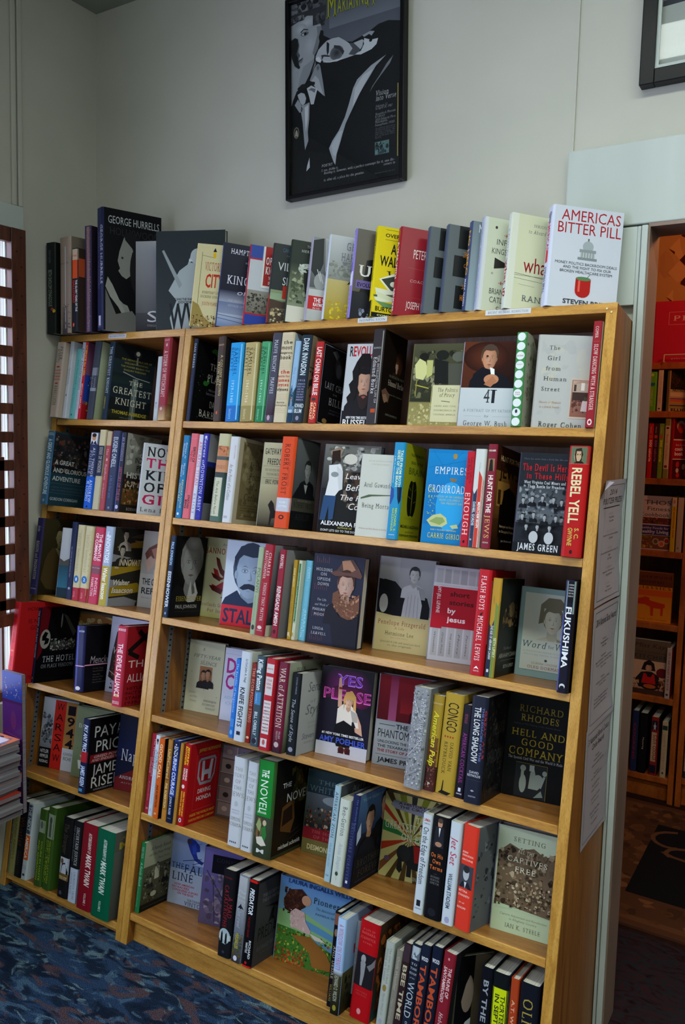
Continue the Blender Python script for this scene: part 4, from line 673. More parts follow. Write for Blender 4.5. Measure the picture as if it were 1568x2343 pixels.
('0m', 1.0052, -0.012, 43, 0, 0.02, 0.15, 0.2285, 'cream hardcover with thin red lower-case letters and a line drawing', 'c6cac0', 'ccceb0', 'v16,50,30,40,889,s,RANDALL;v48,88,24,60,911,b,what if?', 'r0,0,10,100,d4d6c8;t36,98,88,3,555e5a,s,SERIOUS SCIENTIFIC;t28,98,81,4,555e5a,is,to Absurd Hypothetical;t24,96,40,16,8c1018,r,what if?;p1c1a1a,76 50 84 60 96 62 100 52 92 44 80 42;l10,38,100,34,.6,665;l10,36,60,37,.5,776;l10,33,98,30,.5,776;l18,27,46,26,.5,998;e78,20,10,4,222;e78,20,7,2.6,d8dab8;e86,20,5,3,333;t26,98,10,6,555e66,s,RANDALL;t60,90,4,2,955,r,creator of xkcd'),
('0m', 1.1052, -0.012, 36.0, 0.0, 0.035, 0.1623, 0.2351, 'white hardcover with big red letters, a small dome and a red capsule', 'c2c6d8', 'c3c8d4', 'v14,44,25,44,b22030,b,AMERICAS;r30,44,70,56,c03028;v60,86,25,36,445,b,STEVEN BRILL;e50,92,30,3,889;r34,84,66,92,778', 't10,96,86,10.5,a01a24,n,AMERICAS;t6,98,73.5,10.5,a01a24,n,BITTER PILL;r51,66,53,70,555;e52,62,8,5.5,9aa4a8;r40,56,64,59,879094;r41.5,51,62.5,56,aab2b4;r38,48.5,66,51,7d868a;l44,56,44,51,.6,556;l48,56,48,51,.6,556;l52,56,52,51,.6,556;l56,56,56,51,.6,556;l60,56,60,51,.6,556;t6,96,43,2.6,333,r,MONEY POLITICS BACKROOM DEALS;t18,88,39,2.6,333,r,AND THE FIGHT TO FIX OUR;t14,90,35,2.6,333,r,BROKEN HEALTHCARE SYSTEM;r38,18,60,30,a81c18;e49,18,11,6.5,a81c18;e49,30,11,2,557a50;r42,17,45,28,d8584c;l54,31,58,35,.7,454;t22,88,4.5,4.4,33363c,b,STEVEN BRILL'),
('1l', -0.4921, -0.0322, 90, 0.3, 0.0376, 0.15, 0.2474, 'pale beige hardcover with dark and red words, leftmost of its row', 'b9a79c', 'b8aa9c', 'v6,24,52,36,445,s,PETER;v9,27,18,36,445,s,ACKROYD;t14,90,61,2.4,a54,b,THE HISTORY;t14,90,57,2.4,a54,b,OF ENGLAND;t14,90,53,2.4,a54,b,FROM JAMES;t14,90,49,2.4,a54,b,REVOLUTION;e50,67,22,1,a33;e50,45,22,1,a33;v58,84,25,46,554,s,REBELLION', ''),
('1l', -0.4739, -0.015, 90, 0.7, 0.0169, 0.15, 0.2536, 'plain white hardcover with faint grey script, second of its row', 'c8cbd4', 'c8cbd4', 'v34,56,55,34,99a,i,Rewriting;v36,58,20,34,99a,i,Nature;e50,30,10,1.6,334', ''),
('1l', -0.4505, 0.0, 90, 0.7, 0.0224, 0.1467, 0.2321, 'short turquoise hardcover between two white books', '6fb7b6', '6fb7b6', 'v16,50,50,22,367,r,Not That Kind;v56,84,26,30,38a,s,Delia Ephron;e45,6,10,1.6,334', ''),
('1l', -0.435, 0.0, 90, 0.6, 0.0145, 0.1438, 0.2536, 'white hardcover with flowing grey script down its spine', 'c4c7d8', 'c4c7d8', 'v8,62,28,60,556,i,Our Declaration;v66,88,30,34,99a,s,Danielle Allen', ''),
('1l', -0.4226, 0.0, 90, 0.6, 0.0123, 0.1442, 0.2536, 'red spined book with yellow letters and a purple collage cover', 'c8283c', '94486a', 'v4,44,28,60,e8c040,b,SCIENCE for HER;v54,86,28,46,f0c8c8,b,MEGAN AMRAM', 'r0,50,100,100,94597a,7c4a6c;e60,76,26,9,b02030;e60,76,14,5,94597a;t20,96,64,6,d8b838,b,BOOKS;r0,24,100,58,2a4ab0;b6,26,96,58,30,12,c8d0d8/202838/2a6ac0/b02838;t20,90,38,6,e0c020,b,COOL;r0,0,100,20,c02028;b10,10,94,26,14,12,e0d020/202020/a0c040'),
('1l', -0.3599, 0.0, 90, 1.0, 0.031, 0.1442, 0.2536, 'dark slate spine with pale lettered panel and a cream-green cover', '3c404c', 'b9c2a4', 'r5,56,95,66,7d828c;r5,36,95,40,8a8f98;v42,62,60,16,99a,r,A HISTORY;v44,60,25,16,99a,r,OF LAW', 'r0,0,100,100,a9b28e,c2caac;l0,80,100,80,.4,99a080;l0,60,100,60,.4,99a080;l0,40,100,40,.4,99a080;l0,20,100,20,.4,99a080;t30,96,64,9,3c423c,s,BOOK;t30,50,16,6,3c423c,s,A'),
('1l', -0.2979, 0.0, 69.5, 1.2, 0.0357, 0.1413, 0.2493, 'dark teal-black hardcover with a sword hilt and cream title', '1a2c3e', '141a1c', 'v6,66,28,56,b9c4c8,s,THE GREATEST KNIGHT;v70,86,28,30,b9a040,r,ASBRIDGE', 'r0,30,100,80,18242a,1f2c30;r0,50,100,62,22302f,182224;r0,0,100,14,12160f,2a2c20;e56,91,6,3.4,c9c4b4;e56,90,9,5,2e3430;e56,91,5,3,d8d4c4;r54,76,58,86,8f9088;p9a9e98,24 64 26 65 58 60 92 58 92 57 58 59;r50,4,63,58,4a5450,6f7a76;r56,4,58,58,8f9a96;t18,92,80,2.2,a39a3c,r,THE REMARKABLE LIFE OF;t26,84,75.5,2.2,a39a3c,r,WILLIAM MARSHAL;t18,88,71,2.2,a39a3c,r,THE POWER BEHIND FIVE;t26,80,66.5,2.2,a39a3c,r,ENGLISH THRONES;t42,74,49,5.4,d8d6bc,s,THE;t6,98,36,8.4,d8d6bc,s,GREATEST;t14,88,22,8.4,d8d6bc,s,KNIGHT;t8,92,10,4.4,b0a030,b,THOMAS ASBRIDGE;t28,72,5,1.8,787,i,author of The Crusades'),
('1l', -0.1054, 0.03, 89.0, -1.7, 0.0209, 0.121, 0.2046, 'short white book standing behind the dark red one', 'b8c0c0', 'b8c0c0', 'v70,80,30,30,889,r,E', ''),
('1l', -0.044, 0.0, 87.0, -1.6, 0.0353, 0.1425, 0.2536, 'dark red hardcover with a pale landscape at its foot, against the divider', '8c2430', '6a2426', 'e50,91,10,2,c99;v16,72,26,44,d8c0b8,s,A STORM OF WITCHCRAFT;t20,80,96,1.8,c99,r,BAKER;r0,0,100,18,b99a6c,7a3a2c;e45,14,14,2,c99', 'r0,0,100,40,a8865c,5a2022;r0,5,100,20,b09468,6a4a30;t30,60,74,7,c8a898,is,A;t26,98,60,7,c8a898,s,WITCH;t20,98,50,2.6,b09080,i,The Salem Trials'),
('1m', 0.0479, 0.005, 90, 0.3, 0.0161, 0.14, 0.2479, 'black hardcover sprinkled with seeds and tiny green leaves', '1a2238', '0e0f11', 'v6,36,28,44,a8b0b8,s,DAN BARBER;v44,90,28,36,336,s,THE THIRD PLATE', 'b4,4,96,96,36,2.5,556/776/4a5a3a;e58,92,9,3,2e7a30;e50,91,5,2,2e7a30;e64,89,4,2.4,2e7a30;e36,50,8,3,2e7a30;e44,53,4,3,2e7a30;t46,98,68,8,d0d0c8,s,THIRD;t40,98,53,9,d0d0c8,s,PLATE;t48,96,42,2.4,99a,r,FIELD NOTES ON;t40,98,37,2.4,99a,r,THE FUTURE OF FOOD;t56,80,22,8,d8d8cc,s,DAN;t24,98,9,8.4,d8d8cc,s,BARBER'),
('1m', 0.1696, 0.0, 84.0, -2.6, 0.0288, 0.1427, 0.2486, 'dark brown hardcover with gold spine letters and plastic jacket', '42332c', '241c1a', 't14,86,89,2,c8a878,r,MASON;v22,70,56,28,c8b870,s,A COLONY SPRUNG;v30,58,22,28,c8b870,s,FROM HELL;r8,0,14,99,8a7c74;e50,10,10,2,c85a20', ''),
('1m', 0.2346, 0.0, 89.0, -1.5, 0.0486, 0.1471, 0.2275, 'bright blue hardcover, first of three matching spines', '2798d8', '1f7fc0', 'v7,26,68,11,08407c,s,THE LETTERS OF;v7,42,38,25,08407c,s,SAMUEL;v6,36,9,25,08407c,s,BECKETT;v48,76,34,20,b8e4f8,s,1929-1940;r0,0,100,20,1c6cb8;v84,97,30,22,80b8dc,i,letters;r84,2,92,98,7cc4ec', ''),
('1m', 0.2884, 0.0, 89.0, -1.5, 0.0495, 0.1473, 0.2263, 'tan hardcover, middle of three matching spines', 'b3a26c', 'a39260', 'v7,26,68,11,3c3418,s,THE LETTERS OF;v7,42,38,25,3c3418,s,SAMUEL;v6,36,9,25,3c3418,s,BECKETT;v48,76,34,20,e8e0c4,s,1941-1956;r0,0,100,20,94854e;v84,97,30,22,c8bc90,i,letters;r84,2,92,98,cfc49c', ''),
('1m', 0.325, 0.0, 90, -0.4, 0.0311, 0.1475, 0.2272, 'green hardcover, last of three matching spines', '4a9a6c', '3c8a5c', 'v7,26,68,11,123c20,s,THE LETTERS OF;v7,42,38,25,123c20,s,SAMUEL;v6,36,9,25,123c20,s,BECKETT;v48,76,34,20,c8ecd4,s,1957-1965;r0,0,100,20,2c7c50;v84,97,30,22,90c8a4,i,letters;r84,2,92,98,80c49c', ''),
('1m', 0.3575, 0.0, 90, 0.3, 0.0296, 0.1442, 0.2502, 'dark grey glossy hardcover with white names and reddish foot', '484854', '303038', 'v8,44,32,40,c8c8d4,s,MAEVE BINCHY;v50,84,32,40,c8c8d4,s,MAEVES TIMES;r0,8,100,30,3c2430,484854;r2,2,10,98,a8a8bc;e50,5,16,3,b9a', ''),
('1m', 0.4015, 0.0, 90, 0.3, 0.0429, 0.1383, 0.2497, 'pale spine ruled with black lines and big black and red type', 'cdbf9f', '7a8890', 'l10,96,90,96,.5,222;l10,94,90,94,.5,222;t26,92,87,4,222,bs,the;l10,92,90,92,.5,222;t10,94,81,4.4,222,bs,most;t6,96,76,2.6,222,bs,dangerous;t8,94,70,4.4,222,bs,book;l10,67,90,67,.5,222;l10,65,90,65,.5,222;l10,63,90,63,.5,222;l10,61,90,61,.5,222;l10,59,90,59,.5,222;t26,92,54,4,c33020,bs,the;t6,96,50,2.4,c33020,bs,battle for;t8,96,45,3.6,c33020,bs,james;t10,94,40,3.6,c33020,bs,joyces;t10,94,35,3.2,222,bs,ulysses;l10,31,90,31,.5,222;l10,29,90,29,.5,222;l10,27,90,27,.5,222;l10,25,90,25,.5,222;t20,80,21,2.2,222,s,kevin;t10,94,18,2,222,s,birmingham;l10,15,90,15,.5,222;l10,13,90,13,.5,222;l10,11,90,11,.5,222', 'r0,0,100,100,8090a0,a4b4c0'),
('1m', 0.4219, 0.0, 90, 1.0, 0.0187, 0.148, 0.2249, 'short pale blue book with a lake scene on its spine', '8fb2d0', '6a94b8', 'r0,0,100,46,1c4a70,8fb2d0;r0,0,100,12,14344c;p24485c,0 34 30 46 60 36 100 44 100 20 0 20;r10,12,80,16,a0b8c8;v32,80,30,34,7a94b0,i,The Curve of Time;e50,28,12,1.6,b8783c', ''),
('1m', 0.4568, 0.0, 90, 1.3, 0.0339, 0.1416, 0.2398, 'dark navy hardcover with condensed white letters and a tan cover strip', '24303c', '7a6c50', 'v4,46,28,52,c8d4d8,b,DARK INVASION;t18,84,47,2,88a,b,1915;t14,88,43,1.8,88a,b,GERMANYS;t14,88,40,1.8,88a,b,SECRET WAR;t20,80,37,1.8,88a,b,AND THE;t18,84,34,1.8,88a,b,HUNT FOR;t18,84,31,1.8,88a,b,THE FIRST;t14,88,28,1.8,88a,b,TERRORIST;t14,88,25,1.8,88a,b,AMERICA;t8,94,17,4.6,c8d4d8,b,HOWARD;t16,84,11,4.6,c8d4d8,b,BLUM;e50,5,16,2.6,889', 'r0,0,100,100,6c6048,857860;b0,30,60,60,12,18,26262a/3c342c;t20,70,16,10,1c1c20,b,HOWARD;l0,64,100,60,2,302c28'),
('1m', 0.4985, 0.0, 90, 0.8, 0.0247, 0.149, 0.2203, 'red-spined hardcover with a black cover of shell-grey letters', 'b02a28', '121114', 'v7,66,26,60,e8d4d0,b,LAST CHAIN ON BILLIE;v75,96,56,30,f0c090,b,CAROL;v75,96,16,30,f0c090,b,BRADLEY;e50,29,26,2,333', 'l3,2,3,98,1.4,99a;l3,98,98,98,1.4,778;l3,2,98,2,1.4,99a;p4a4a50,30 92 44 96 60 88 70 70 64 62 58 76 44 86;e58,76,14,14,242428;e58,72,9,9,3a3a40;t16,96,46,8,8c8c94,s,LAST CHAIN;t46,60,40,3,778,s,on;t34,94,27,9,8c8c94,s,BILLIE;t40,88,20,2,556,s,HOW ONE EXTRAORDINARY;t36,88,16,2,556,s,ELEPHANT ESCAPED;e26,6,8,3,8a7040;e76,6,10,3,8a7040'),
('1m', 0.5647, 0.02, 5.0, 0.0, 0.03, 0.089, 0.2168, 'white hardcover with a bearded long-haired man and mirrored red letters', 'bbb', 'b9bcc0', '', 't8,20,85,12,1c1c20,bn,R;t20,72,85,12,b02026,bn,EVOL;t72,96,85,12,b02026,bn,UT;p14100f,34 78 50 88 74 88 92 70 100 44 96 26 80 22 60 12 20 22 10 34 22 40 14 50 26 56 22 66;h64,52,44,b98a70,14100f,151416;p2a1c16,44 40 48 30 56 22 66 19 76 22 84 30 88 42 80 36 66 38 52 36;p8a4a40,58 35 66 36.5 74 35 66 32.5;p14100f,34 78 44 70 46 50 40 34 34 30 24 40;p151416,0 0 0 18 30 14 60 20 100 14 100 0;t16,96,8,3,e8e8e8,b,NEW YORK TIMES BESTSELLER;t6,98,0,7,e8e8e8,bn,RUSSELL'),
('1m', 0.6862, 0, 87.0, -0.2, 0.0344, 0.1137, 0.2461, 'thick glossy black-brown hardcover with white spine title and a dark portrait', '322e30', '16100e', 't20,80,79,2,aaa,r,BROMWICH;v28,78,62,18,c4bcb8,s,THE INTELLECTUAL LIFE OF;v30,68,26,32,d8d4d0,s,Edmund Burke;r40,12,80,16,b0481c;r86,1,93,98,8c8888', 'e72,70,15,13,3a2014;h62,66,12,b8927a,5a3018,2a2018;p6a4a3c,4 36 20 40 40 34 36 26 14 26;p8a6c58,8 32 24 34 34 28 20 24;t30,98,44,6,b8a898,s,Edmund Burke;t30,98,53,2.4,776,s,THE INTELLECTUAL LIFE OF;t34,96,34,1.8,665,i,from the Sublime;t30,80,12,2,887,s,DAVID BROMWICH'),
('1m', 0.7626, 0.02, 5.0, 0.0, 0.025, 0.142, 0.2098, 'olive painting hardcover with a cream title box', '6a6440', '5c5836', '', 'r0,30,100,100,2a2c1c,4a4a34;b2,34,98,92,46,16,2a2c20/6c6c4c/3a3c2c/8a8a68/1c1e16;e20,84,9,5,1a1a14;e54,86,12,6,1c1e18;e84,84,12,6,5a5c50;pc8c888,4 74 12 82 24 78 30 66 22 56 8 58;pb4b470,26 80 38 80 38 62 28 58;p1a1c18,40 82 66 78 70 52 44 52;p4a4c40,66 76 96 76 98 50 70 48;lc,0,0,0,0;l8,50,34,46,2,a8a040;l10,56,10,36,2,88803a;r0,0,100,29,9c945c,847c48;b2,0,98,28,60,8,b0a870/8a8250/c0b888;r42,6,92,50,c8c49c;r40,5,41.5,51,9a9560;t52,88,42,4.6,2c2c20,is,The Politics;t56,84,36,4.6,2c2c20,is,of Piracy;l60,31,76,30,1,443;t48,88,24,1.8,665,s,CRIME AND CIVIL;t48,88,19,1.8,665,s,DISOBEDIENCE IN;t48,88,14,1.8,665,s,COLONIAL AMERICA'),
('1m', 0.9016, 0.015, 6.0, 0.0, 0.017, 0.141, 0.2085, 'hardcover with a suited man praying above a white band lettered 41', '99a', 'b4bcc4', '', 'r0,46,100,100,1a0c0a,3a1a10;r0,46,50,100,4a2416,5a2c18;g40,82,40,18,5a2c18,2c120c;h46,80,24,b8805e,4a3a30,14141c;p14141c,16 46 20 62 34 70 56 66 80 58 92 46;pe8ece8,48 70 56 68 58 56 52 58;e52,56,13,6,b8805e;pa87050,40 50 54 60 62 54 52 47;e42,83,2,1,221;r0,0,100,46,b4bcc0,c0c6c8;t42,52,29,15,33363c,s,4;t53,64,29,15,22262c,bs,1;t8,92,18,3.2,7c868c,s,A PORTRAIT OF MY FATHER;l10,13,40,13,.3,889;t46,54,12,2.6,667,is,by;l60,13,90,13,.3,889;t10,86,2,5.6,2c3036,s,George W. Bush'),
('1m', 1.067, 0.0, 90, -1.1, 0.0248, 0.1129, 0.2212, 'spine of white discs on green beside a leafy pale cover', '3e8048', '9c9f8c', 'e50,95,40,4.4,d4dcdc;e50,85,40,4.4,d4dcdc;e50,75,40,4.4,d4dcdc;e50,65,40,4.4,d4dcdc;e50,55,40,4.4,d4dcdc;e50,45,40,4.4,d4dcdc;e50,35,40,4.4,d4dcdc;e50,25,40,4.4,d4dcdc;e50,15,40,4.4,d4dcdc;e50,5,40,4.4,d4dcdc;t20,80,74,1.6,a66,r,EATING;t20,80,65,1.2,a88,r,WILDLY;t26,74,35,1.6,a66,r,AVA;t26,74,33,1.2,a66,r,CHIN;e50,16,12,2,334', 'b2,4,98,96,46,9,6c7450/8a6a60/a8ac94/5c6848/b4b49c;b10,20,80,80,20,12,7a5a54/68744c'),
('1m', 1.0905, 0.01, 16.2, 0.0, 0.025, 0.129, 0.2176, 'off-white hardcover with spaced serif words and an old house photo', 'a9a6a0', 'aeb0ae', '', 'b5,10,95,95,14,30,b2b3ac/a8aaaa/b6b4a8;t18,36,84,4.4,33342f,s,The;t16,38,73,4.4,33342f,s,Girl;t14,40,62,4.4,33342f,s,from;t12,52,51,4.4,33342f,s,Human;t10,42,40,4.4,33342f,s,Street;t8,46,27,2.2,a8703c,is,Ghosts of Memory;t9,44,22,2.2,a8703c,is,in a Jewish Family;r60,12,100,55,c0b0a0;r62,14,100,53,8a5a4c,9a7a6a;r64,40,98,52,b09c8c;pa88a78,62 48 80 53 100 52 100 49 80 50;r66,41,70,48,443028;r78,42,84,50,e0d8d0;r64,30,100,40,3c2824;b64,16,98,32,16,8,6c4038/54302c/8a6054;e87,33,3,2.4,443;pcbb,82 31 92 31 94 20 80 20;t10,84,2,5.4,33342f,s,Roger Cohen'),
('1m', 1.2349, -0.005, 90, -0.2, 0.0192, 0.114, 0.2374, 'dark red spine with white serif title at the right end', '8a2028', 'd0c8b0', 'v5,16,30,34,e0c8c4,s,COMER;l10,81,90,81,.5,caa;v22,84,28,46,e4ccc8,s,SLOW DANCING WITH A STRANGER;e50,5,26,3,d8c8c8;e50,5,14,1.6,8a2028', ''),
('2l', -0.4982, -0.0297, 90, 0.3, 0.0315, 0.16, 0.2427, 'blue-spined hardcover with heavy white letters over a battle painting', '3b6488', '25404c', 't20,84,96,1.6,cdd,r,GORDON;t14,90,94,1.6,cdd,r,CORRIGAN;v11,86,28,56,c8e0ec,b,A GREAT AND GLORIOUS ADVENTURE;e50,6,16,2,89a', 'r0,44,100,98,18181c,2c2c30;b2,46,98,94,60,12,1c1c20/4a3c30/6a3a30/3a3630/80706c/2a2a30;t6,56,56,6,c8ccc8,b,A GREAT;t4,90,45,6,c8ccc8,b,AND GLORIOUS;t4,76,34,6,c8ccc8,b,ADVENTURE;l0,30,88,30,.4,678;t4,84,24,1.8,567,r,A HISTORY OF THE HUNDRED YEARS WAR;t4,84,20,1.8,567,r,AND THE BIRTH OF RENAISSANCE;l0,17,88,17,.4,678;t3,74,7,4,b0bcc0,b,GORDON CORRIGAN'),
('2l', -0.3206, 0.0, 90, 0.1, 0.0391, 0.15, 0.2463, 'blue-bottomed spine with a smiling suited man at the top', '2a3458', '2a3458', 'r0,84,100,99,d0d0d4;e50,93,24,4.4,c08a68;e50,96,26,2.6,2a1c18;p1c2440,14 84 30 89 50 86 70 89 88 84;pe8e8e8,42 89 58 89 50 84;r0,0,100,42,1a5ac0;v20,58,52,26,d8dce8,s,ALL THINGS;v24,54,20,26,aab0c8,s,POSSIBLE;v62,92,52,30,c8d8f0,s,ANDREW;v64,90,18,30,c8d8f0,s,M CUOMO;e50,3,10,1.4,223', ''),
('2l', -0.2873, 0.0, 90, -0.1, 0.0312, 0.15, 0.2548, 'cream and navy spine with white middle letters', 'b7ad84', 'b0a890', 'r0,80,100,100,c4b890;r0,42,100,80,1c2444;v22,54,28,46,c0bca8,s,SENSE OF WONDER;v62,86,30,26,887c60,i,Jack;r0,0,100,40,b8b090', ''),
('2l', -0.2618, 0.0, 90, 0.1, 0.0242, 0.15, 0.2503, 'beige-topped brick red spine with faint title', 'a04048', '94404a', 'r0,82,100,100,b4a480;e50,64,14,2,c8a8a0;v22,30,30,34,d8b0b0,s,The;v42,62,30,34,d8b0b0,s,Magnificent;v66,86,30,26,c09098,r,editor', ''),
('2l', -0.2227, 0.0, 90, 0.1, 0.0381, 0.167, 0.253, 'dark navy spine with pale widely spaced capitals', '2a3350', '22283c', 'v8,46,26,50,aab4bc,b,EUGENE ONEILL;v56,84,30,30,55608c,i,a life in four acts;e50,4,12,1.6,778', ''),
('2l', -0.197, 0.0, 90, 0.1, 0.0241, 0.15, 0.2485, 'dark glossy spine beside a cloud-photo cover with black capitals', '1c1c2c', '2a2420', 'v6,36,30,40,99a,s,AN INDIGENOUS;r0,0,30,99,44508c;v44,86,30,50,8a3c4c,b,HISTORY OF THE US;e50,6,26,2.6,aac', 'r0,48,100,100,77766c,a8a89c;b4,60,96,98,26,24,c4c4b8/8f8f84/b0b0a4/6f6f66;t28,98,64,7,33302c,b,INDIGENOUS;t34,98,54,7,33302c,b,PEOPLES;t8,98,44,7,d0ccc0,b,HISTORY;t12,96,33,7,d0ccc0,b,UNITED;r0,10,100,30,5a4020,6a4c28;b4,10,96,42,50,9,b08a50/806030/c8a468/9a3c28/3c2c1c;t16,90,3,3.4,aaa,s,ROXANNE DUNBAR'),
('2l', -0.1281, 0.01, 47.5, 0.0, 0.025, 0.155, 0.2203, 'white hardcover with huge black and pink serif words', 'b8bcc0', 'c4c8cc', '', 't6,56,82,13,1c2024,bs,NOT;t6,96,66,13,c02058,bs,THAT;t6,92,49,13,1c2430,bs,KIND;t6,44,32,13,1c2024,bs,OF;t46,96,41,3,c04070,s,A young woman;t46,96,36,3,c04070,s,tells you what;t46,92,31,3,c04070,s,shes learned;t5,92,15,13,b81c50,bs,GIRL;t3,96,4,6,1c2024,s,Lena Dunham'),
('2m', 0.0615, 0.0, 90, 0.3, 0.0252, 0.15, 0.245, 'teal-blue spine with two lines of white names, against the divider', '22709c', '1c648c', 'v9,28,54,24,c8dce8,s,Philippe de;v10,26,20,24,c8dce8,s,Montebello;v34,48,54,24,c8dce8,s,Martin;v36,50,20,24,c8dce8,s,Gayford;v54,88,54,24,c8c878,r,RENDEZ-VOUS;v58,80,20,24,c8c878,r,WITH ART;e45,5,16,1.6,cde', ''),
('2m', 0.0933, 0.0, 90, 0.8, 0.0298, 0.15, 0.2509, 'coral pink spine with black title lettering', 'd0626c', 'c8606c', 'v16,34,54,30,2c1c20,b,BIRTH OF;v20,34,22,26,b02c3c,b,THE PILL;l4,66,96,66,.4,fcc;l4,94,96,94,.4,fcc;v40,70,30,14,b04858,r,how four crusaders reinvented sex;v72,88,54,26,2c1c20,b,JONATHAN;v78,88,22,26,2c1c20,b,EIG;l4,28,96,28,.4,fcc', ''),
('2m', 0.1106, 0.0, 90, 0.8, 0.0162, 0.1639, 0.2484, 'narrow white spine with pink capitals', 'c6c8d4', 'c6c8d4', 'v8,60,28,60,c83c60,s,ABELARDS TITAN;v70,94,28,46,5a78b0,s,ELIOT', ''),
('2m', 0.1358, 0.0, 90, 0.4, 0.0234, 0.155, 0.2519, 'royal blue spine with a grey cover of two evening-dressed figures', '28288c', '77787c', 'v4,38,30,42,c0c4e4,i,Secrets of;v38,90,26,50,c8cce8,s,DOWNTON ABBEY;e50,96,18,1.4,ccd;l4,4,96,4,.4,aac', 'r0,68,100,100,86868c,6c6c74;t30,98,78,8,445,s,DOWN;r0,62,100,68,1c2470;r0,20,100,62,0c0c12,1c1c24;h38,48,14,c09880,2a1c18,101014;h74,46,14,c8a890,3a2418,241c24;r0,0,100,19,66666c'),
('2m', 0.2124, 0.0, 90, 1.0, 0.0441, 0.1666, 0.2524, 'curved spine of torn parchment bands above a white title strip', 'b4ac84', '3a5048', 'r0,86,100,100,b9b48c;r0,74,100,86,b8764c;b2,76,98,86,14,18,a85c38/c89068/8a4830;r0,70,100,74,4a5450;r0,56,100,70,c08860;t10,90,60,4,8a5040,s,FINKEL;r0,0,100,56,4a6458,2c3c38;r8,6,76,50,c0c0a4;l10,8,10,48,1,554;l74,8,74,48,1,554;v54,92,30,22,55574a,i,The Ark Before Noah', ''),
('2m', 0.248, 0.0, 90, 0.5, 0.0333, 0.155, 0.2452, 'white-spined book with a worn parchment cover in italics', 'c8cacc', 'b0a890', 'v10,26,60,14,a08070,r,GREGORY N FLEMMING;v32,74,28,36,777870,i,At the Point of a Cutlass;r20,5,60,8,aaa', 'r12,5,96,96,6e6240,84785a;b14,8,94,94,26,22,7a6e4c/8f8464/5e5436;t34,70,66,8,3c3220,is,At the;t36,76,53,8,3c3220,is,Point;t40,64,41,8,3c3220,is,of a;t28,78,28,8,3c3220,is,Cutlass;l20,22,92,22,.6,443820;l20,16,92,16,.6,443820;l20,10,92,10,.6,443820;t20,90,18,1.8,443820,s,THE PIRATE CAPTURE BOLD ESCAPE'),
('2m', 0.3221, 0.02, 8.0, 0.0, 0.025, 0.074, 0.2354, 'sepia hardcover with a dark horse at its foot', '998', 'a09c7c', '', 'r0,50,100,100,9c9878,b0ac8c;r0,0,100,50,2a241c,a8a280;t6,98,86,7,2c2c24,bs,GATEWAY TO;t20,94,74,7,2c2c24,bs,FREEDOM;l4,72,98,72,.8,332;t12,96,66,2.8,554,s,THE HIDDEN HISTORY;t20,90,61,2.8,554,s,UNDERGROUND;l4,58,98,58,.8,332;t20,88,51,5,33332a,bs,ERIC FONER;p1c1612,40 26 52 32 64 28 70 20 96 18 96 4 88 4 84 12 60 10 56 2 50 2 52 18'),
('2m', 0.4454, 0.0, 90, 0.2, 0.0489, 0.115, 0.2496, 'thick orange spine with a grey photographic cover of a man', 'd0481c', '44484a', 'v8,63,30,34,5a1c10,s,ROBERT FROST;v26,54,66,12,8a2c18,s,THE COLLECTED;r0,18,100,33,b9bcc4;t24,78,27,2,e8ecf0,s,VOLUME 1;t24,78,23,2,e8ecf0,s,LETTERS;e50,12,18,2.4,3c1410;e50,12,10,1.2,d0481c', 'r2,34,98,98,4a4e50,6c7072;h56,66,24,9a9c9c,2c2e30,1c1e22;p1a1c20,0 34 20 46 36 50 72 48 96 36 96 34;pb0b4b4,44 50 60 50 54 40;r0,20,100,34,4a4a40;t10,96,24,6,1c1c18,s,ROBERT FROST;t24,80,31,1.8,887,s,THE LETTERS OF;r0,0,100,20,181a1c;t20,80,11,6,303236,s,AIEELIX'),
('2m', 0.5256, 0.02, 8.0, 0.0, 0.025, 0.16, 0.2364, 'black-and-white horse photo cover with a white-shirted cowgirl in jeans', '334', '1e1f1e', '', 'r0,50,100,100,2c2c2a,6a6a64;b4,70,96,98,30,16,8a8a84/2a2a28/4a4a46/b0b0aa;b40,30,96,70,24,20,2c2622/4a3428/6c5a4c/1c1a18;e48,84,12,6,c8c4b8;p8a7868,10 92 24 97 34 94 30 88 12 88;e22,88,8,6,a08468;p2a1c14,14 92 28 94 30 80 22 82 14 76;pd8dada,10 76 30 78 36 70 34 50 26 42 8 42 12 60;pc8caca,24 76 36 70 38 50 32 48 28 62;e22,66,7,3,8a9090;p2c4a70,6 42 28 42 26 16 18 14 16 30 12 14 2 14;t42,88,62,6,e8e8e4,i,Leaving;t44,90,49,7,e8e8e4,i,Before;t36,96,38,6,e8e8e4,i,The Rains;t52,90,28,7,e8e8e4,i,Come;r0,0,100,14,101110;t5,97,9,4.6,e8e8e8,b,ALEXANDRA FULLER;t36,62,6,1.8,aa4,b,AUTHOR OF;t6,96,2,2.4,ccc,b,DONT LETS GO TO THE DOGS TONIGHT'),
('2m', 0.6545, 0.0, 5.0, 0.0, 0.02, 0.092, 0.2114, 'cream book with thin serif author name and a single green stroke', 'b4b8b0', 'c2c4b8', '', 't20,90,91,1.6,998,s,NEW YORK TIMES BESTSELLING AUTHOR;t30,84,87,1.6,998,s,OF THE CHECKLIST MANIFESTO;t12,98,60,5.6,3c4038,s,Atul Gawande;p4c5c40,6 47 30 51 96 52 96 51 40 49 6 45;t12,98,35,5.6,3c4038,s,Being Mortal;t10,92,9,2,b08074,s,Medicine and What Matters in the End'),
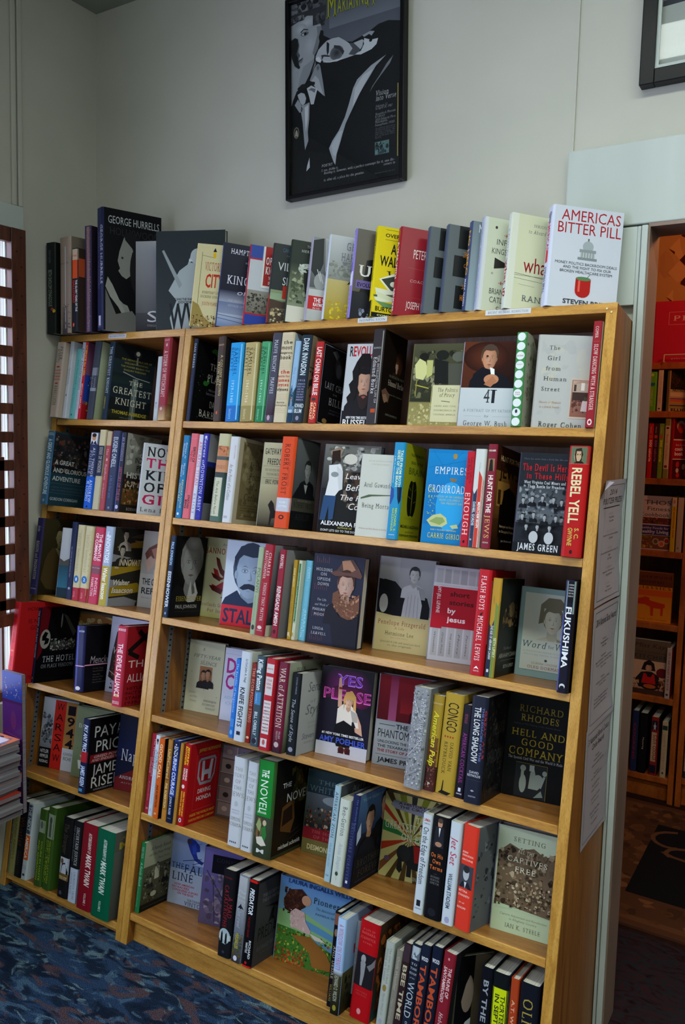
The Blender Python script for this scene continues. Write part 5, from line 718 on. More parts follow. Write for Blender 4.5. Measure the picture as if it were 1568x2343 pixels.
('2m', 0.7807, -0.005, 90, -0.1, 0.0327, 0.115, 0.2423, 'blue-spined yellow-green hardcover with a black brain of two profiles', '1f86b4', '9a9c1c', 'v8,46,66,20,c8e0b8,b,TALES FROM BOTH;v8,46,40,20,c8e0b8,b,SIDES OF THE BRAIN;v14,42,18,10,9cc,b,a life in neuroscience;p0c2440,60 54 96 54 96 40 84 36 70 42;p204a94,6 54 34 52 40 44 20 36 6 36;v68,92,62,16,a8c838,b,MICHAEL S.;v68,92,38,16,a8c838,b,GAZZANIGA;t24,76,3,2,dee,b,***', 't26,92,88,2.8,2c3010,b,TALES FROM BOTH;t30,88,80,2.8,2c3010,b,SIDES OF THE;t22,98,69,7,5a6418,b,BRAIN;e40,44,14,19,14160c;e56,44,14,19,14160c;r46,26,50,62,14160c;e48,44,1.2,17,8a8c20;l30,56,42,52,.8,8a8c20;l28,46,42,44,.8,8a8c20;l56,52,68,56,.8,8a8c20;l56,40,68,42,.8,8a8c20;t20,76,22,2,887c18,s,A LIFE IN NEUROSCIENCE;t6,96,13,3,2c3010,b,MICHAEL S. GAZZANIGA;t30,70,8,1.4,443,r,AUTHOR;t4,96,4,2.2,2c3010,b,FOREWORD BY STEVEN PINKER'),
('2m', 0.8352, 0.015, 5.0, 0.0, 0.025, 0.109, 0.232, 'blue map hardcover with white capitals and a yellow-green island', '38a', '1078b8', '', 'r0,20,100,96,0c6cb0,1480c0;e60,40,34,26,2c9cd8;l10,98,70,60,.4,0a4a80;l80,98,20,70,.4,0a4a80;l0,80,100,90,.4,0a4a80;e62,93,5,3,a08040;t18,94,74,7.4,d0dce0,s,EMPIRES;p8a6a40,54 70 72 69 66 66 58 66;t5,98,54,8,d0dce0,s,CROSSROADS;t20,92,49,2.2,b8c890,s,A HISTORY OF THE CARIBBEAN;t34,92,45.5,2.2,b8c890,s,FROM COLUMBUS TO;t38,90,42,2.2,b8c890,s,THE PRESENT DAY;pb8c088,8 24 22 30 40 32 54 28 58 22 46 18 20 18;p8aa060,14 23 30 28 46 28 52 24 40 20;pb8c088,64 20 80 22 84 18 70 17;b6,30,24,60,14,5,8fb070/a8b878;t20,80,14,1.6,cc8,s,EARLY MODERN CARIBBEAN;t14,98,6,5.4,c8c858,s,CARRIE GIBSON'),
('2m', 0.9645, 0.0, 89.0, -0.6, 0.02, 0.1139, 0.2271, 'red spine with dark names and white word', 'b42030', 'a01c2c', 'v6,34,56,26,3c1018,s,Gabrielle Giffords;v8,30,24,26,3c1018,s,and Mark Kelly;v44,88,20,64,e8c4c0,s,ENOUGH;e50,5,14,1.6,311', ''),
('2m', 0.9928, 0.0, 89.0, -0.4, 0.0279, 0.1149, 0.2331, 'spine split into white top, red arrow and navy foot', 'c4c8c4', 'b8b8b0', 'pc03824,50 78 96 68 96 0 50 0;p1c2848,4 58 24 54 48 60 48 0 4 0;v54,80,62,22,e0dcd8,b,MENACHEM BEGIN;v54,78,20,22,c8ccd4,b,DANIEL GORDIS;t14,34,7,1.6,ccd,r,S;v14,22,50,8,999,r,The Battle', ''),
('2m', 1.0207, 0.0, 90, -0.8, 0.0231, 0.16, 0.2455, 'dark red spine beside a sepia street photo cover', '7a2030', '3a1c10', 't12,88,93,1.6,ddc,b,GOLABEK;r14,74,82,86,8a6c4c;e46,83,16,2.4,1c1814;p1c1814,30 82 62 82 70 74 24 74;v30,66,28,50,e8dcd4,b,HUNT FOR THE;v68,90,28,50,c8a060,s,JEWS;t20,80,5,1.4,ccb,r,INDIANA', 'r0,30,100,76,5a3818,8a5c28;r0,0,100,30,1c1008,4a2c14;t16,98,86,5,d0b080,b,HUNT FOR THE;t14,98,70,13,241408,bn,JEWS;r10,40,60,66,a87838;r14,44,26,58,3c2410;r36,44,46,58,3c2410;r4,34,70,42,6a4420;r24,12,100,44,120c0a;p0c0806,40 58 60 62 88 56 100 30 100 0 34 0 24 30;t30,96,22,2.4,ccb08a,b,Betrayal and Murder;t30,96,17,2.4,ccb08a,b,in Occupied Poland;t40,86,8,2,bbb,b,Jan Grabowski'),
('2m', 1.0725, 0.01, 4.0, 0.0, 0.025, 0.116, 0.2306, 'black-and-white miners group photo with red serif title', '334', '20242a', '', 'r0,30,100,66,5a6068,3c4248;b2,30,98,68,50,12,2c3036/707880/14181c/8a9298;t6,92,93,1.6,667,s,There has never been a book like this one;t5,98,82,7,a8202a,bs,The Devil Is Here;t14,96,74,6,a8202a,bs,in These Hills;t10,92,69,3,c0c4c8,bs,West Virginias Coal Miners and;t18,90,65,3,c0c4c8,bs,Their Battle for Freedom;h12,52,6,9a9ea2,1c2024,14181e;h30,54,6,9a9ea2,1c2024,14181e;h50,55,6,9a9ea2,1c2024,14181e;h72,54,6,9a9ea2,1c2024,14181e;h88,52,6,9a9ea2,1c2024,14181e;h14,36,6,9a9ea2,1c2024,14181e;h36,38,6,9a9ea2,1c2024,14181e;h58,36,6,9a9ea2,1c2024,14181e;h80,36,6,9a9ea2,1c2024,14181e;h24,26,6,9a9ea2,1c2024,14181e;h46,26,6,9a9ea2,1c2024,14181e;h70,26,6,9a9ea2,1c2024,14181e;e40,16,9,6,b0b4b8;e70,16,9,6,b0b4b8;r0,0,100,10,14181c;t10,90,3,6.4,c8ccd0,bs,JAMES GREEN'),
('2m', 1.2349, -0.01, 90, -0.2, 0.045, 0.1143, 0.2459, 'thick bright red spine with a bearded soldier portrait and heavy title', 'a81818', '8c1414', 'r0,84,100,99,5a6850;e48,91,22,6,b89878;p2a2018,28 92 34 97 60 98 70 92 66 88 60 84 40 84 32 88;pb89878,38 95 60 95 62 89 54 86 42 86 36 90;e44,92,2.4,.7,111;e56,92,2.4,.7,111;p1c1814,34 85 26 84 78 84 66 86;l2,83.6,98,83.6,.5,dca;v20,70,24,48,d8cca0,bn,REBEL YELL;v74,84,60,20,c8a850,b,S. C.;v74,90,28,22,c8a850,b,GWYNNE;e50,4.6,7,1.8,311', ''),
('3l', -0.4968, -0.0326, 90, 0.3, 0.0329, 0.155, 0.2501, 'dark purple spine beside a sepia portrait cover of a man in tweed', '2c2850', '2c2416', 'l4,88,96,88,.6,99a;v10,18,30,34,99a,i,Jordan;v30,80,28,42,b0aaa0,s,REASON and IMAGINATION;l4,12,96,12,.6,99a;t10,90,7,1.6,99a,r,OXFORD', 'r0,0,100,100,241e12,3a321e;h46,76,24,8a7a50,2c2414,4a3a20;p4a3a20,4 20 10 46 26 62 56 60 74 48 80 10 70 4 20 8;p8a8060,34 62 50 58 52 44 44 52'),
('3l', -0.4447, 0.0, 20.0, 0.0, 0.015, 0.052, 0.2261, 'small cover with white sky, dark hills and blue water', '99a', 'b0b4ba', '', 'r0,56,100,100,b4b8c0,c0c4ca;p4c4a44,0 56 30 52 60 56 100 60 100 46 0 44;r0,14,100,46,2c6c88,1c4458;r0,0,100,14,14303c'),
('3l', -0.368, 0.0, 89.0, -1.5, 0.0267, 0.1131, 0.2487, 'dark navy spine with tiny pale vertical title', '222a48', '1c2238', 'v32,72,30,22,99a0b8,s,THE COMPOSER LIFE OF GEORGES PEREC;e50,14,20,1.6,99a', ''),
('3l', -0.3342, 0.0, 89.0, -1.0, 0.0332, 0.1144, 0.2415, 'cream spine with red foot and blue roundel, left one of the pair', 'c6bc94', 'c0b890', 'v6,34,56,16,b0a070,r,THE LETTERS OF;v12,62,28,28,a09468,s,ERNEST HEMINGWAY;e50,28,34,5,2a6ca8;t40,60,26,4,dde,b,1;r0,0,100,17,a82838;v88,96,30,24,d88,r,cambridge', ''),
('3l', -0.2949, 0.0, 89.0, -0.5, 0.0389, 0.1135, 0.2402, 'cream spine with red foot and blue roundel, right one of the pair', 'c6bc94', 'c0b890', 'v6,34,56,16,b0a070,r,THE LETTERS OF;v12,62,28,28,a09468,s,ERNEST HEMINGWAY;e50,29,34,5,2a6ca8;t38,62,27,4,dde,b,2;r0,0,100,18,a82838;v88,96,30,24,d88,r,cambridge;v4,92,80,10,b0a850,r,volume', ''),
('3l', -0.2473, 0.0, 90, 0.1, 0.0437, 0.159, 0.241, 'rose red spine with bold white words and grey middle band', 'b8304c', 'a82c44', 'v9,44,58,30,ecd8dc,b,THE MANTLE;v8,44,20,30,ecd8dc,b,OF COMMAND;r4,39,96,50,7a4450;t10,90,46,1.6,aaa,r,FDR AT WAR;v66,90,58,26,e0a8b0,b,NIGEL;v66,90,20,26,e0a8b0,b,HAMILTON', ''),
('3l', -0.2052, 0.0, 90, -0.0, 0.0397, 0.16, 0.2468, 'spine half pale blue half mustard with a cover of portraits and stripes', '9aa8bc', '2a2824', 'r0,0,100,50,a8952c;v6,12,30,20,e8ecf0,b,THE;v11,46,28,46,e8ecf0,b,INNOVATORS;v52,92,28,46,ece8d8,b,Walter Isaacson', 'p8a6c24,10 76 98 88 98 76 10 74;p4a3c34,40 88 98 98 98 88;pa08420,0 50 98 62 98 50 0 38;p8f9098,0 66 50 62 0 56;p8f9098,0 34 60 28 0 22;pa08420,0 24 70 30 98 26 98 20 40 14 0 12;p888890,0 10 40 12 90 4 90 0 0 0;h30,90,12,c0b8ac,181414,a8a098;h24,70,12,b0a89c,181414,2c2824;h88,44,10,a8a094,181414,2c2824;h84,14,10,b0a89c,181414,2c2824;t16,98,52,8,d8ccb0,bi,INNOVATORS;t6,16,48,3,d8ccb0,bi,the;t6,50,27,7,e0d8c4,bi,Walter;t4,60,17,7,e0d8c4,bi,Isaacson;t54,98,83,2,c0a878,r,How a Group of'),
('3l', -0.1871, 0.1078, 12.0, 0.0, 0.025, 0.16, 0.2444, 'pale cover with raised hands and black sans title, beside the divider', 'a99', 'aaa8a4', '', 'r0,44,100,100,a09c98,b0aca8;p6a3c30,6 70 14 78 30 84 50 94 56 92 44 78 30 66 14 58;pa87868,20 76 34 80 60 96 62 90 46 72 30 64;pc0a090,16 46 8 60 20 68 34 60;pa02c30,60 80 80 84 84 70 66 66;pc0bcb8,30 50 60 62 90 50 96 40 30 40;t6,58,30,8,26282c,b,THE GREAT;t6,98,18,8,26282c,b,REFORMER;t8,96,12,2,667,s,Francis and the Making;t30,96,4,3,99a,s,AUSTEN IVEREIGH'),
('3m', 0.0491, 0.0, 90, 0.3, 0.0201, 0.14, 0.2418, 'black hardcover with a greyscale thinking bald man and gold name', '14243c', '0e0e10', 'v8,36,28,50,98b8d8,b,PAUL JOHNSON;v44,88,24,60,c8d0d8,b,EISENHOWER;e50,5,16,1.6,79b', 'g56,70,50,34,2c2c2c,0e0e10;h56,66,56,8a8a8a,7c7c7c,141418;g56,92,24,10,a4a4a4,7c7c7c;pb0b0b0,50 20 54 36 58 46 62 36 72 44 78 36 84 30 72 14;p5a5a5a,62 36 66 42 72 36 74 30 66 28;p141418,0 30 16 40 36 36 50 18 96 20 96 0 0 0;t18,98,20,6,a89838,s,EISENHOWER;t18,84,11,4.4,b8b8b8,r,PAUL JOHNSON;l16,7,96,7,.4,444'),
('3m', 0.0333, 0.1481, 10.0, 0.0, 0.025, 0.16, 0.2462, 'cream hardcover with a red rampant lion', 'a99', 'c0bf98', '', 'r0,0,100,12,c0bc70,c2c09a;t40,96,91,2.6,665,s,Angus Konstam;t4,98,80,7,8a3c30,bs,BANNOCKBURN;pa01c20,50 74 62 76 76 72 80 62 92 70 98 60 90 46 80 44 82 30 92 22 78 20 66 26 70 34 62 42 48 46 34 40 24 42 26 36 44 34 58 36 54 44 50 50 40 52 34 60 24 62 28 54 44 48 52 58;p5a1410,28 76 36 74 44 62 56 56 52 50 40 56 32 66;p5a1410,20 56 30 54 46 50 40 46 26 50;p5a1410,18 40 28 40 50 36 46 30 26 34;p5a1410,46 26 56 30 70 28 66 22;t4,98,14,4.4,94503c,s,Scotlands Greatest Battle;t20,98,7,4.4,94503c,s,For Independence'),
('3m', 0.1926, 0.0633, 12.0, 0.0, 0.02, 0.15, 0.2465, 'cover with a pale blue greyscale mustached man above a red block', 'a99', 'b0bcd0', '', 'r0,24,100,100,c4ccd8,b0bcd0;h54,62,58,8ea0b8,1c2a40,1c2a48;p1c2438,34 45 44 50 54 51 64 50 74 45 66 43 54 45 42 43;p1c2a48,0 24 6 32 30 42 40 34 56 28 76 32 86 40 100 32 100 24;r0,0,100,24,c02434;t5,96,4,16,242848,bn,STALIN'),
('3m', 0.3781, -0.0079, 89.0, 0.6, 0.0194, 0.1571, 0.2381, 'narrow pale green spine with grey capitals', '94a484', '8a9a7c', 'v24,52,28,50,6a7a64,b,POLANYI;v56,84,30,34,7c8c74,r,economics;e50,8,26,3,333', ''),
('3m', 0.4117, -0.0117, 89.0, 1.4, 0.0332, 0.15, 0.2475, 'crimson hardcover with cream serif spine title and a black-and-white cover', '96202e', '6c6c70', 'v9,34,58,26,dcc4c0,s,CHARLES;v7,38,22,26,dcc4c0,s,KRAUTHAMMER;v42,84,40,30,dcc4c0,s,THINGS THAT MATTER;l20,58,80,58,.5,c9a050;e50,9,22,2,d8c0bc;t24,76,5,1.4,d8c0bc,r,CROWN', 'r0,12,100,100,2c2c30,86868a;t20,80,76,9,33343a,s,KRAUT;t20,80,54,7,33343a,s,THINGS;b10,12,90,40,26,14,14141a/4a4a50/2a2a30;r0,0,100,12,c4c4b0'),
('3m', 0.4485, -0.0025, 89.0, 0.5, 0.0218, 0.16, 0.2383, 'dark crimson spine beside a grey cover with a round button', '8a2434', '6f6f72', 'v6,22,30,44,d8bcbc,b,KRAYBILL;v42,86,26,54,e4d4d4,b,RENEGADE AMISH;e50,7,22,2.4,4a1420', 'r0,0,100,100,6c6c70,88888a;e48,76,20,11,4a4234;e48,76,16,9,6c6450;e48,76,9,5,2c261c;t40,90,52,8,26262a,b,REN;t40,60,10,5,3a3a3c,s,D'),
('3m', 0.4762, 0.0176, 89.0, -0.4, 0.0116, 0.13, 0.2138, 'narrow gold-yellow spine, first of three small books', 'b08c2c', 'a88428', 'v10,34,30,46,e0d090,b,ANNE LAMOTT;v44,80,30,40,8a6c1c,s,HELP THANKS WOW;t14,86,4,5,e0dcc0,b,R', ''),
('3m', 0.4876, 0.0201, 89.0, 0.6, 0.011, 0.13, 0.2138, 'narrow white spine with a green ribbon band, second of three small books', 'c0c6b0', 'c0c6b0', 'r24,20,76,92,2c7444;p2c7444,24 92 50 88 76 92 76 96 24 96;pc0c6b0,24 20 50 24 76 20;v16,74,34,22,b8ccb0,s,STITCHES a handbook on meaning;t14,86,4,5,a89038,b,R', ''),
('3m', 0.5107, 0.0369, 89.0, 0.5, 0.0227, 0.13, 0.2157, 'small sky blue book, third of three small books', '6cb4d0', '68b0cc', 'v8,22,62,18,b8e0ec,s,ANNE;v8,26,38,18,b8e0ec,s,LAMOTT;v32,56,50,16,9cd0e0,s,Thoughts;v62,90,62,18,c0e4ee,s,SMALL;v60,96,36,18,c0e4ee,s,VICTORIES;b60,30,98,90,18,3,346/246;t44,56,5,4,b8e0ec,b,R', ''),
('3m', 0.5229, 0.0254, 6.0, 0.0, 0.035, 0.1472, 0.2388, 'navy hardcover with a woman in a feathered hat and fur collar', '15151c', '1e2034', '', 'l6,90,6,97,.5,7a4a54;l10,90,10,95,.5,7a4a54;l14,90,14,93,.5,7a4a54;l18,90,18,97,.5,7a4a54;l22,90,22,95,.5,7a4a54;l26,90,26,93,.5,7a4a54;l30,90,30,97,.5,7a4a54;l6,60,6,67,.5,7a4a54;l10,60,10,65,.5,7a4a54;l14,60,14,63,.5,7a4a54;l18,60,18,67,.5,7a4a54;l22,60,22,65,.5,7a4a54;l26,60,26,63,.5,7a4a54;l30,60,30,67,.5,7a4a54;l6,30,6,37,.5,7a4a54;l10,30,10,35,.5,7a4a54;l14,30,14,33,.5,7a4a54;l18,30,18,37,.5,7a4a54;l22,30,22,35,.5,7a4a54;l26,30,26,33,.5,7a4a54;l30,30,30,37,.5,7a4a54;l6,4,6,11,.5,7a4a54;l10,4,10,9,.5,7a4a54;l14,4,14,7,.5,7a4a54;l18,4,18,11,.5,7a4a54;l22,4,22,9,.5,7a4a54;l26,4,26,7,.5,7a4a54;l30,4,30,11,.5,7a4a54;t6,38,81,3.2,b8bcc4,s,HOLDING;t16,28,76,3.2,b8bcc4,s,ON;t10,36,70.5,3.2,b8bcc4,s,UPSIDE;t12,34,65,3.2,b8bcc4,s,DOWN;t14,32,48,2.6,aab0b8,is,The Life;t10,38,42.5,2.6,aab0b8,is,and Work of;t6,40,37,2.8,b8bcc4,s,MARIANNE;t10,36,31.5,2.8,b8bcc4,s,MOORE;t10,32,16,3,b0b4bc,s,LINDA;t8,38,10.5,3,b0b4bc,s,LEAVELL;p4a3430,34 80 48 84 60 96 78 97 90 88 98 80 96 77 70 79 46 77;p9a7058,56 94 72 96 84 86 74 82 60 84;h68,67,28,b08a78,3a2018,14141e;p5a3c34,46 77 70 79 96 77 98 80 90 88 84 86 74 82 60 82 50 83 34 80;p6a4430,44 58 54 62 58 54 70 48 84 54 96 60 98 40 84 32 70 30 56 38 44 48;b46,32,96,58,50,7,8a5c44/5a3826/a87c60/744a36;p14141e,44 46 60 34 84 30 98 38 98 0 54 0 46 20'),
('3m', 0.6712, 0.125, 10.0, 0.0, 0.035, 0.1506, 0.2489, 'hardcover with a greyscale older woman over a tan title band', '99a', 'c4b480', '', 'r0,40,100,100,7c7c80,a8a8ac;r0,70,36,100,8a8a8e,b8b8bc;p15151a,0 72 10 76 30 74 44 66 60 66 90 60 96 50 96 36 60 36 0 40;p101014,0 76 24 74 36 64 34 50 16 50 20 62 0 66;h64,82,16,b4b4b4,38383c,b8b8bc;pb4b4b8,52 64 74 68 82 52 80 34 46 34 48 50;l56,60,54,36,.5,667;l62,62,60,36,.5,667;l68,62,68,36,.5,667;l74,60,75,36,.5,667;e12,50,8,10,b8b8b8;r0,0,100,38,b8a878,c0b080;t5,92,28,5,8a4430,s,Penelope Fitzgerald;t36,54,23.5,2.6,9a6a50,is,A Life;t20,72,17,4.2,5a4630,s,Hermione Lee;t30,62,14,1.4,876,s,author of Edith Wharton;t12,86,9,1.8,665,i,Splendid A Life will send you back;t26,70,5.6,1.8,665,i,to the originals'),
('3m', 0.8368, 0.1126, 14.0, 0.0, 0.02, 0.147, 0.241, 'white cover of drawn book spines with a crimson central panel', '8a8a92', 'b4b4bc', '', 'r4,5,15,97,a4a4a8;r18,5,29,97,9a9a9e;r32,5,43,97,a4a4a8;r46,5,57,97,9a9a9e;r60,5,71,97,a4a4a8;r74,5,85,97,9a9a9e;r88,5,99,97,a4a4a8;v70,92,8,3,555,i,Wineskins;v70,92,22,3,555,i,Great Price;v70,92,36,3,555,i,THE LEAVEN;v70,92,50,3,555,i,Mercy;v70,92,64,3,555,i,Parables;v70,92,78,3,555,i,Pharisee;v70,92,92,3,555,i,Judge;r0,78,100,82,c8c8cc;t6,92,79,1.4,99a,r,THE ENIGMATIC PARABLES OF A CONTROVERSIAL RABBI;r0,36,100,78,a81c2c;r0,34,20,40,a81c2c;v20,50,8,6,e0c0c4,b,AMY-JILL LEVINE;t30,64,69,5,4a1418,b,short;t30,72,60,5,4a1418,b,stories;t28,42,51,5.4,ecdcdc,b,by;t28,60,42,5.4,ecdcdc,b,jesus'),
('3m', 1.0315, 0.004, 90, 0.1, 0.0329, 0.16, 0.2466, 'bright red spine with spaced white serif capitals', 'b01822', '8c1018', 'v6,38,28,38,ecd4d4,s,FLASH BOYS;p141414,40 58 62 60 56 57 44 56;v44,86,28,38,ecd4d4,s,MICHAEL LEWIS;p eee,30 6 50 9 70 6 50 7;t30,70,3.6,1.4,ecc,r,NORTON', 'r0,30,8,90,b05050;t4,20,80,8,e0c0c0,s,M'),
('3m', 1.0563, 0.0088, 90, 0.0, 0.023, 0.155, 0.2297, 'spine in yellow, green and navy beside a dark cover of men', 'b0882c', '15160f', 'p6a8440,56 76 76 72 96 76 96 0 56 0;p1c2840,4 54 30 50 54 58 54 0 4 0;v18,26,30,12,664,i,a nextbook;v48,82,24,26,c8ccd0,b,THE RISE OF ABRAHAM CAHAN;v60,80,66,26,c8d0a8,b,SETH LIPSKY;r20,5,42,8,ccd', 'r0,0,100,100,15160f,1c1d18;b16,50,80,74,20,14,6a5430/8a6c40/2c2418/4a3c24;e52,68,12,8,7a6240;t30,64,27,3,8a8a80,s,The Rise of;t12,90,19,4.4,a8a89c,n,ABRAHAM CAHAN;l20,16,86,16,.5,776;t34,80,8,3.4,99998c,b,SETH LIPSKY'),
('3m', 1.0667, 0.1251, 6.0, 0.0, 0.025, 0.14, 0.2139, 'pale cover framed in grey-green with a smiling young woman', '8a9a98', '7c9494', '', 'r6,8,100,94,b8bab0;h56,64,27,c0bca4,6a6450,b0ac98;p6a6450,34 82 46 90 66 90 78 82 80 60 70 62 72 78 40 78 40 62 32 60;r6,8,100,42,b4b8b0;t8,50,33,7,2c4a60,is,Word;t52,62,34,3.6,2c4a60,s,for;t64,99,33,7,2c4a60,is,Word;t10,90,28,1.6,889,s,A TRANSLATORS MEMOIR OF LITERATURE;t12,88,24.5,1.6,889,s,POLITICS AND SURVIVAL IN SOVIET RUSSIA;e50,20,2.4,1.4,444;t26,70,15,2.2,8a6a50,s,LILIANNA LUNGINA;t20,76,10,3.2,8a4038,s,OLEG DORMAN'),
('3m', 1.2349, -0.02, 90, -0.2, 0.0235, 0.162, 0.2455, 'glossy black spine lettered in huge white capitals, at the right end', '141424', '0e0e18', 'r0,70,30,99,6a7a8c;r84,70,98,99,7a8a8c;r30,80,84,98,0c0c14;t34,80,95,1.3,aaa,b,LOCHBAUM;t34,80,92.5,1.3,aaa,b,LYMAN;t34,80,90,1.3,aaa,b,STRANAHAN;t34,80,87.5,1.3,aaa,b,AND THE;t34,80,85,1.3,aaa,b,UNION OF;v24,78,24,54,d8dce0,b,FUKUSHIMA;r4,2,12,70,4a58b0;e50,6,26,2.4,c8c8cc;e50,5,20,1.6,141424', ''),
('4l', -0.4994, -0.085, 90, 0, 0.028, 0.2, 0.2645, 'large plain red hardcover jutting far out past the shelf end', 'b42028', 'ac1a1c', 'v10,50,30,34,7a1418,s,HOW ABOUT NEVER;t30,70,40,2,e0b060,r,MEMOIR;v66,86,30,34,7a1418,s,MANKOFF;e40,8,14,1.2,500', 't14,96,89,5,4a0c0c,r,HOW ABOUT NEVER;t18,60,74,5,4a0c0c,r,IS NEVER;t22,54,66,5,4a0c0c,r,GOOD;t10,60,5,5,4a0c0c,s,BOB MANKOFF'),
('4l', -0.4887, -0.015, 90, -0.0, 0.0103, 0.16, 0.246, 'black hardcover with a night city scene and white serif title', '1c1c3c', '0d0d10', 'v4,66,28,50,b0b4c0,s,THE HOTEL ON PLACE VENDOME;e50,7,18,1.6,886c30', 'p601018,2 100 26 100 22 70 12 40 2 30;e18,58,13,13,98948c;p0c0c0e,10 62 16 68 24 66 20 60 28 58 26 52 16 50 18 56 10 56;e56,82,2,10,8a8a84;p4a4a4a,58 92 80 70 90 60 96 66 70 88;r32,42,96,54,2c2c2c,4a4a48;b32,42,96,58,50,5,c0c0b8/7c7c78/a0a098/333;t16,98,27,8,b8bcc4,s,THE HOTEL;t14,96,19,5,8a8e98,s,ON PLACE VENDOME'),
('4l', -0.5031, 0.15, 12.0, 0.0, 0.03, 0.16, 0.2321, 'cover with burnt parchment letter above a sailing ship', '776', '5a4c38', '', 'r0,50,100,96,a89058,b8a470;p8a5c28,0 96 60 98 88 92 90 84 76 80 0 84;b4,50,84,92,24,18,b8a068/a08448/c4b080;t14,96,76,9,776440,s,GIVE ME A;t16,90,62,9,776440,s,FAST SHIP;r0,0,100,50,2c3040,6a7490;p9a9ca8,14 30 22 42 30 40 34 22 16 20;p8a8c9c,36 24 40 40 52 38 54 20;p26262c,8 20 56 18 50 12 14 13;t20,70,3,5,a0a4b0,s,TIM McGRATH;e36,57,5,2,ccd'),
('4l', -0.2956, 0.0242, 90, -4.8, 0.0415, 0.13, 0.2083, 'short glossy black book with white script and a pink line', '1e2450', '0c0c10', 't20,90,90,4,c8d0f0,i,Mencken;r10,0,36,99,4a50a0;r0,38,100,39.4,e8b0d8;e50,5,26,3,e8e8f0', 'r0,39,96,40.6,e0a8cc;h84,86,12,3a3a3c,1c1c1e,1a1a1c;t16,88,42,11,a8a8b0,i,Mencken;t26,60,33,2,666,i,The Days Trilogy;t26,60,29,2,666,i,Expanded Edition;t26,50,24,2,666,i,Happy Days;t26,60,20,2,666,i,Newspaper Days;t26,56,16,2,666,i,Heathen Days;t26,90,12,2,666,i,Days Revisited Unpublished'),
('4l', -0.2844, 0.1036, 8.0, 0.0, 0.03, 0.152, 0.2442, 'pale cover with a camouflaged rifleman, partly hidden', '99a', 'a8b0c8', '', 'r0,40,100,100,a4acc8,b4bcd0;p2c1c18,16 80 26 86 34 82 30 74 40 66 44 30 24 14 4 20 8 50;e26,86,8,5,4a3428;b10,4,50,60,40,9,4a3020/2a1c14/6a4a34/3a2c20;t10,40,52,8,b8b0a8,is,Wa;t20,40,40,7,b8b0a8,s,RID;l0,30,40,18,1.6,999'),
('4l', -0.0863, -0.0133, 90, -1.4, 0.0397, 0.16, 0.2404, 'red hardcover with a bold black angular emblem and white capitals', 'b02c44', '941820', 't14,88,94,3,e0ccd0,b,MOORHOUSE;v22,88,26,50,ecd8dc,b,THE DEVILS ALLIANCE;e50,13,16,1.4,d0a040;t16,84,5,1.4,dcc,b,BASIC;t16,84,3,1.4,dcc,b,BOOKS', 'l6,68,60,92,10,15100f;l30,94,90,62,10,15100f;l6,68,34,60,9,15100f;l60,92,84,98,9,15100f;t8,64,48,9,e4ccc8,n,THE;t68,98,48,9,e4ccc8,n,DEVILS;t8,98,30,10,e4ccc8,n,ALLIANCE;t10,66,20,4,4a0c10,b,HITLERS;t8,70,14,4,4a0c10,b,PACT WITH;t8,56,8,4,4a0c10,b,STALIN;t8,76,2,4,4a0c10,b,1939-1941'),
('4m', 0.0325, 0.1307, 10.0, 0.0, 0.02, 0.1222, 0.2159, 'small cream book with a couples snapshot pasted in the centre', 'bab69c', 'c6c5a8', '', 'b4,6,96,96,16,2,333/554/333;t38,44,86,5,665,i,A;t14,90,76,5,776,i,FIFTY-YEAR;l8,73,92,73,.3,aa9;t34,82,67,5,776,i,SILENCE;r34,34,72,66,d0ccb4;r35,35,71,65,7a4a28,a8744a;h47,52,13,b08058,1c1410,14100e;h60,54,13,b08058,1c1410,14100e;t12,28,26,2.6,998,i,Love;t14,36,20,2.6,998,i,and War;t16,34,14,2.6,998,i,France;t54,90,16,3,887,i,MIRANDA;t52,88,11,3,887,i,RICHMOND;t62,90,6,3,887,i,MOUILLOT'),
('4m', 0.1795, 0.1243, 10.0, 0.0, 0.025, 0.14, 0.2136, 'white cover with chunky magenta letters, half hidden', 'b8b8c0', 'c4c8d8', '', 'l0,92,98,92,.6,99b;t6,98,66,20,a8207c,b,DIRTY;t6,98,44,20,a8207c,b,CHICK;t20,80,63,3,5a9cc0,r,in the;t6,70,30,4,a0b8d0,b,ADVENTURES;t10,60,22,4,a0b8d0,b,OF AN'),
('4m', 0.3431, -0.0116, 89.0, 0.4, 0.0173, 0.1419, 0.2151, 'bright blue spine with pale serif title', '1f6cc0', '1c60b0', 'v6,68,28,36,a8d0ec,s,The Republic of Imagination;v76,86,54,26,78b0e0,s,AZAR;v76,86,20,26,78b0e0,s,NAFISI;e50,7,26,3,6ca4dc', ''),
('4m', 0.3872, -0.0217, 89.0, -0.2, 0.0355, 0.159, 0.2409, 'white hardcover with dark sans spine letters', 'bcc4cc', 'c4c8bc', 'v8,34,56,20,556470,b,Lt Col John A. Nagl;v40,84,28,44,2c3440,b,KNIFE FIGHTS;r30,7,66,11,223', 't40,98,78,10,24282c,b,KNIFE;t30,98,60,10,24282c,b,FIGHTS;t50,80,16,10,24282c,b,L'),
('4m', 0.4039, -0.0176, 89.0, -0.2, 0.0163, 0.1412, 0.2139, 'narrow brick red spine with tan serif capitals', '8a241c', '7a2018', 'v6,74,26,56,c8a084,s,THE SCORPIONS STING;e50,7,30,1.6,d8b090', ''),
('4m', 0.4431, -0.0291, 89.0, -1.0, 0.0293, 0.1578, 0.2391, 'slate green-blue spine with large white title', '364a54', '2c3c44', 'v4,38,26,52,d8e0e4,b,Killing Patton;r16,46,84,60,3c7cb0;v42,52,30,14,a8c8e0,r,World War II;v62,88,30,34,c0ccd4,b,BILL OREILLY;v90,97,60,18,aab,b,MARTIN;e50,6,26,3,223', ''),
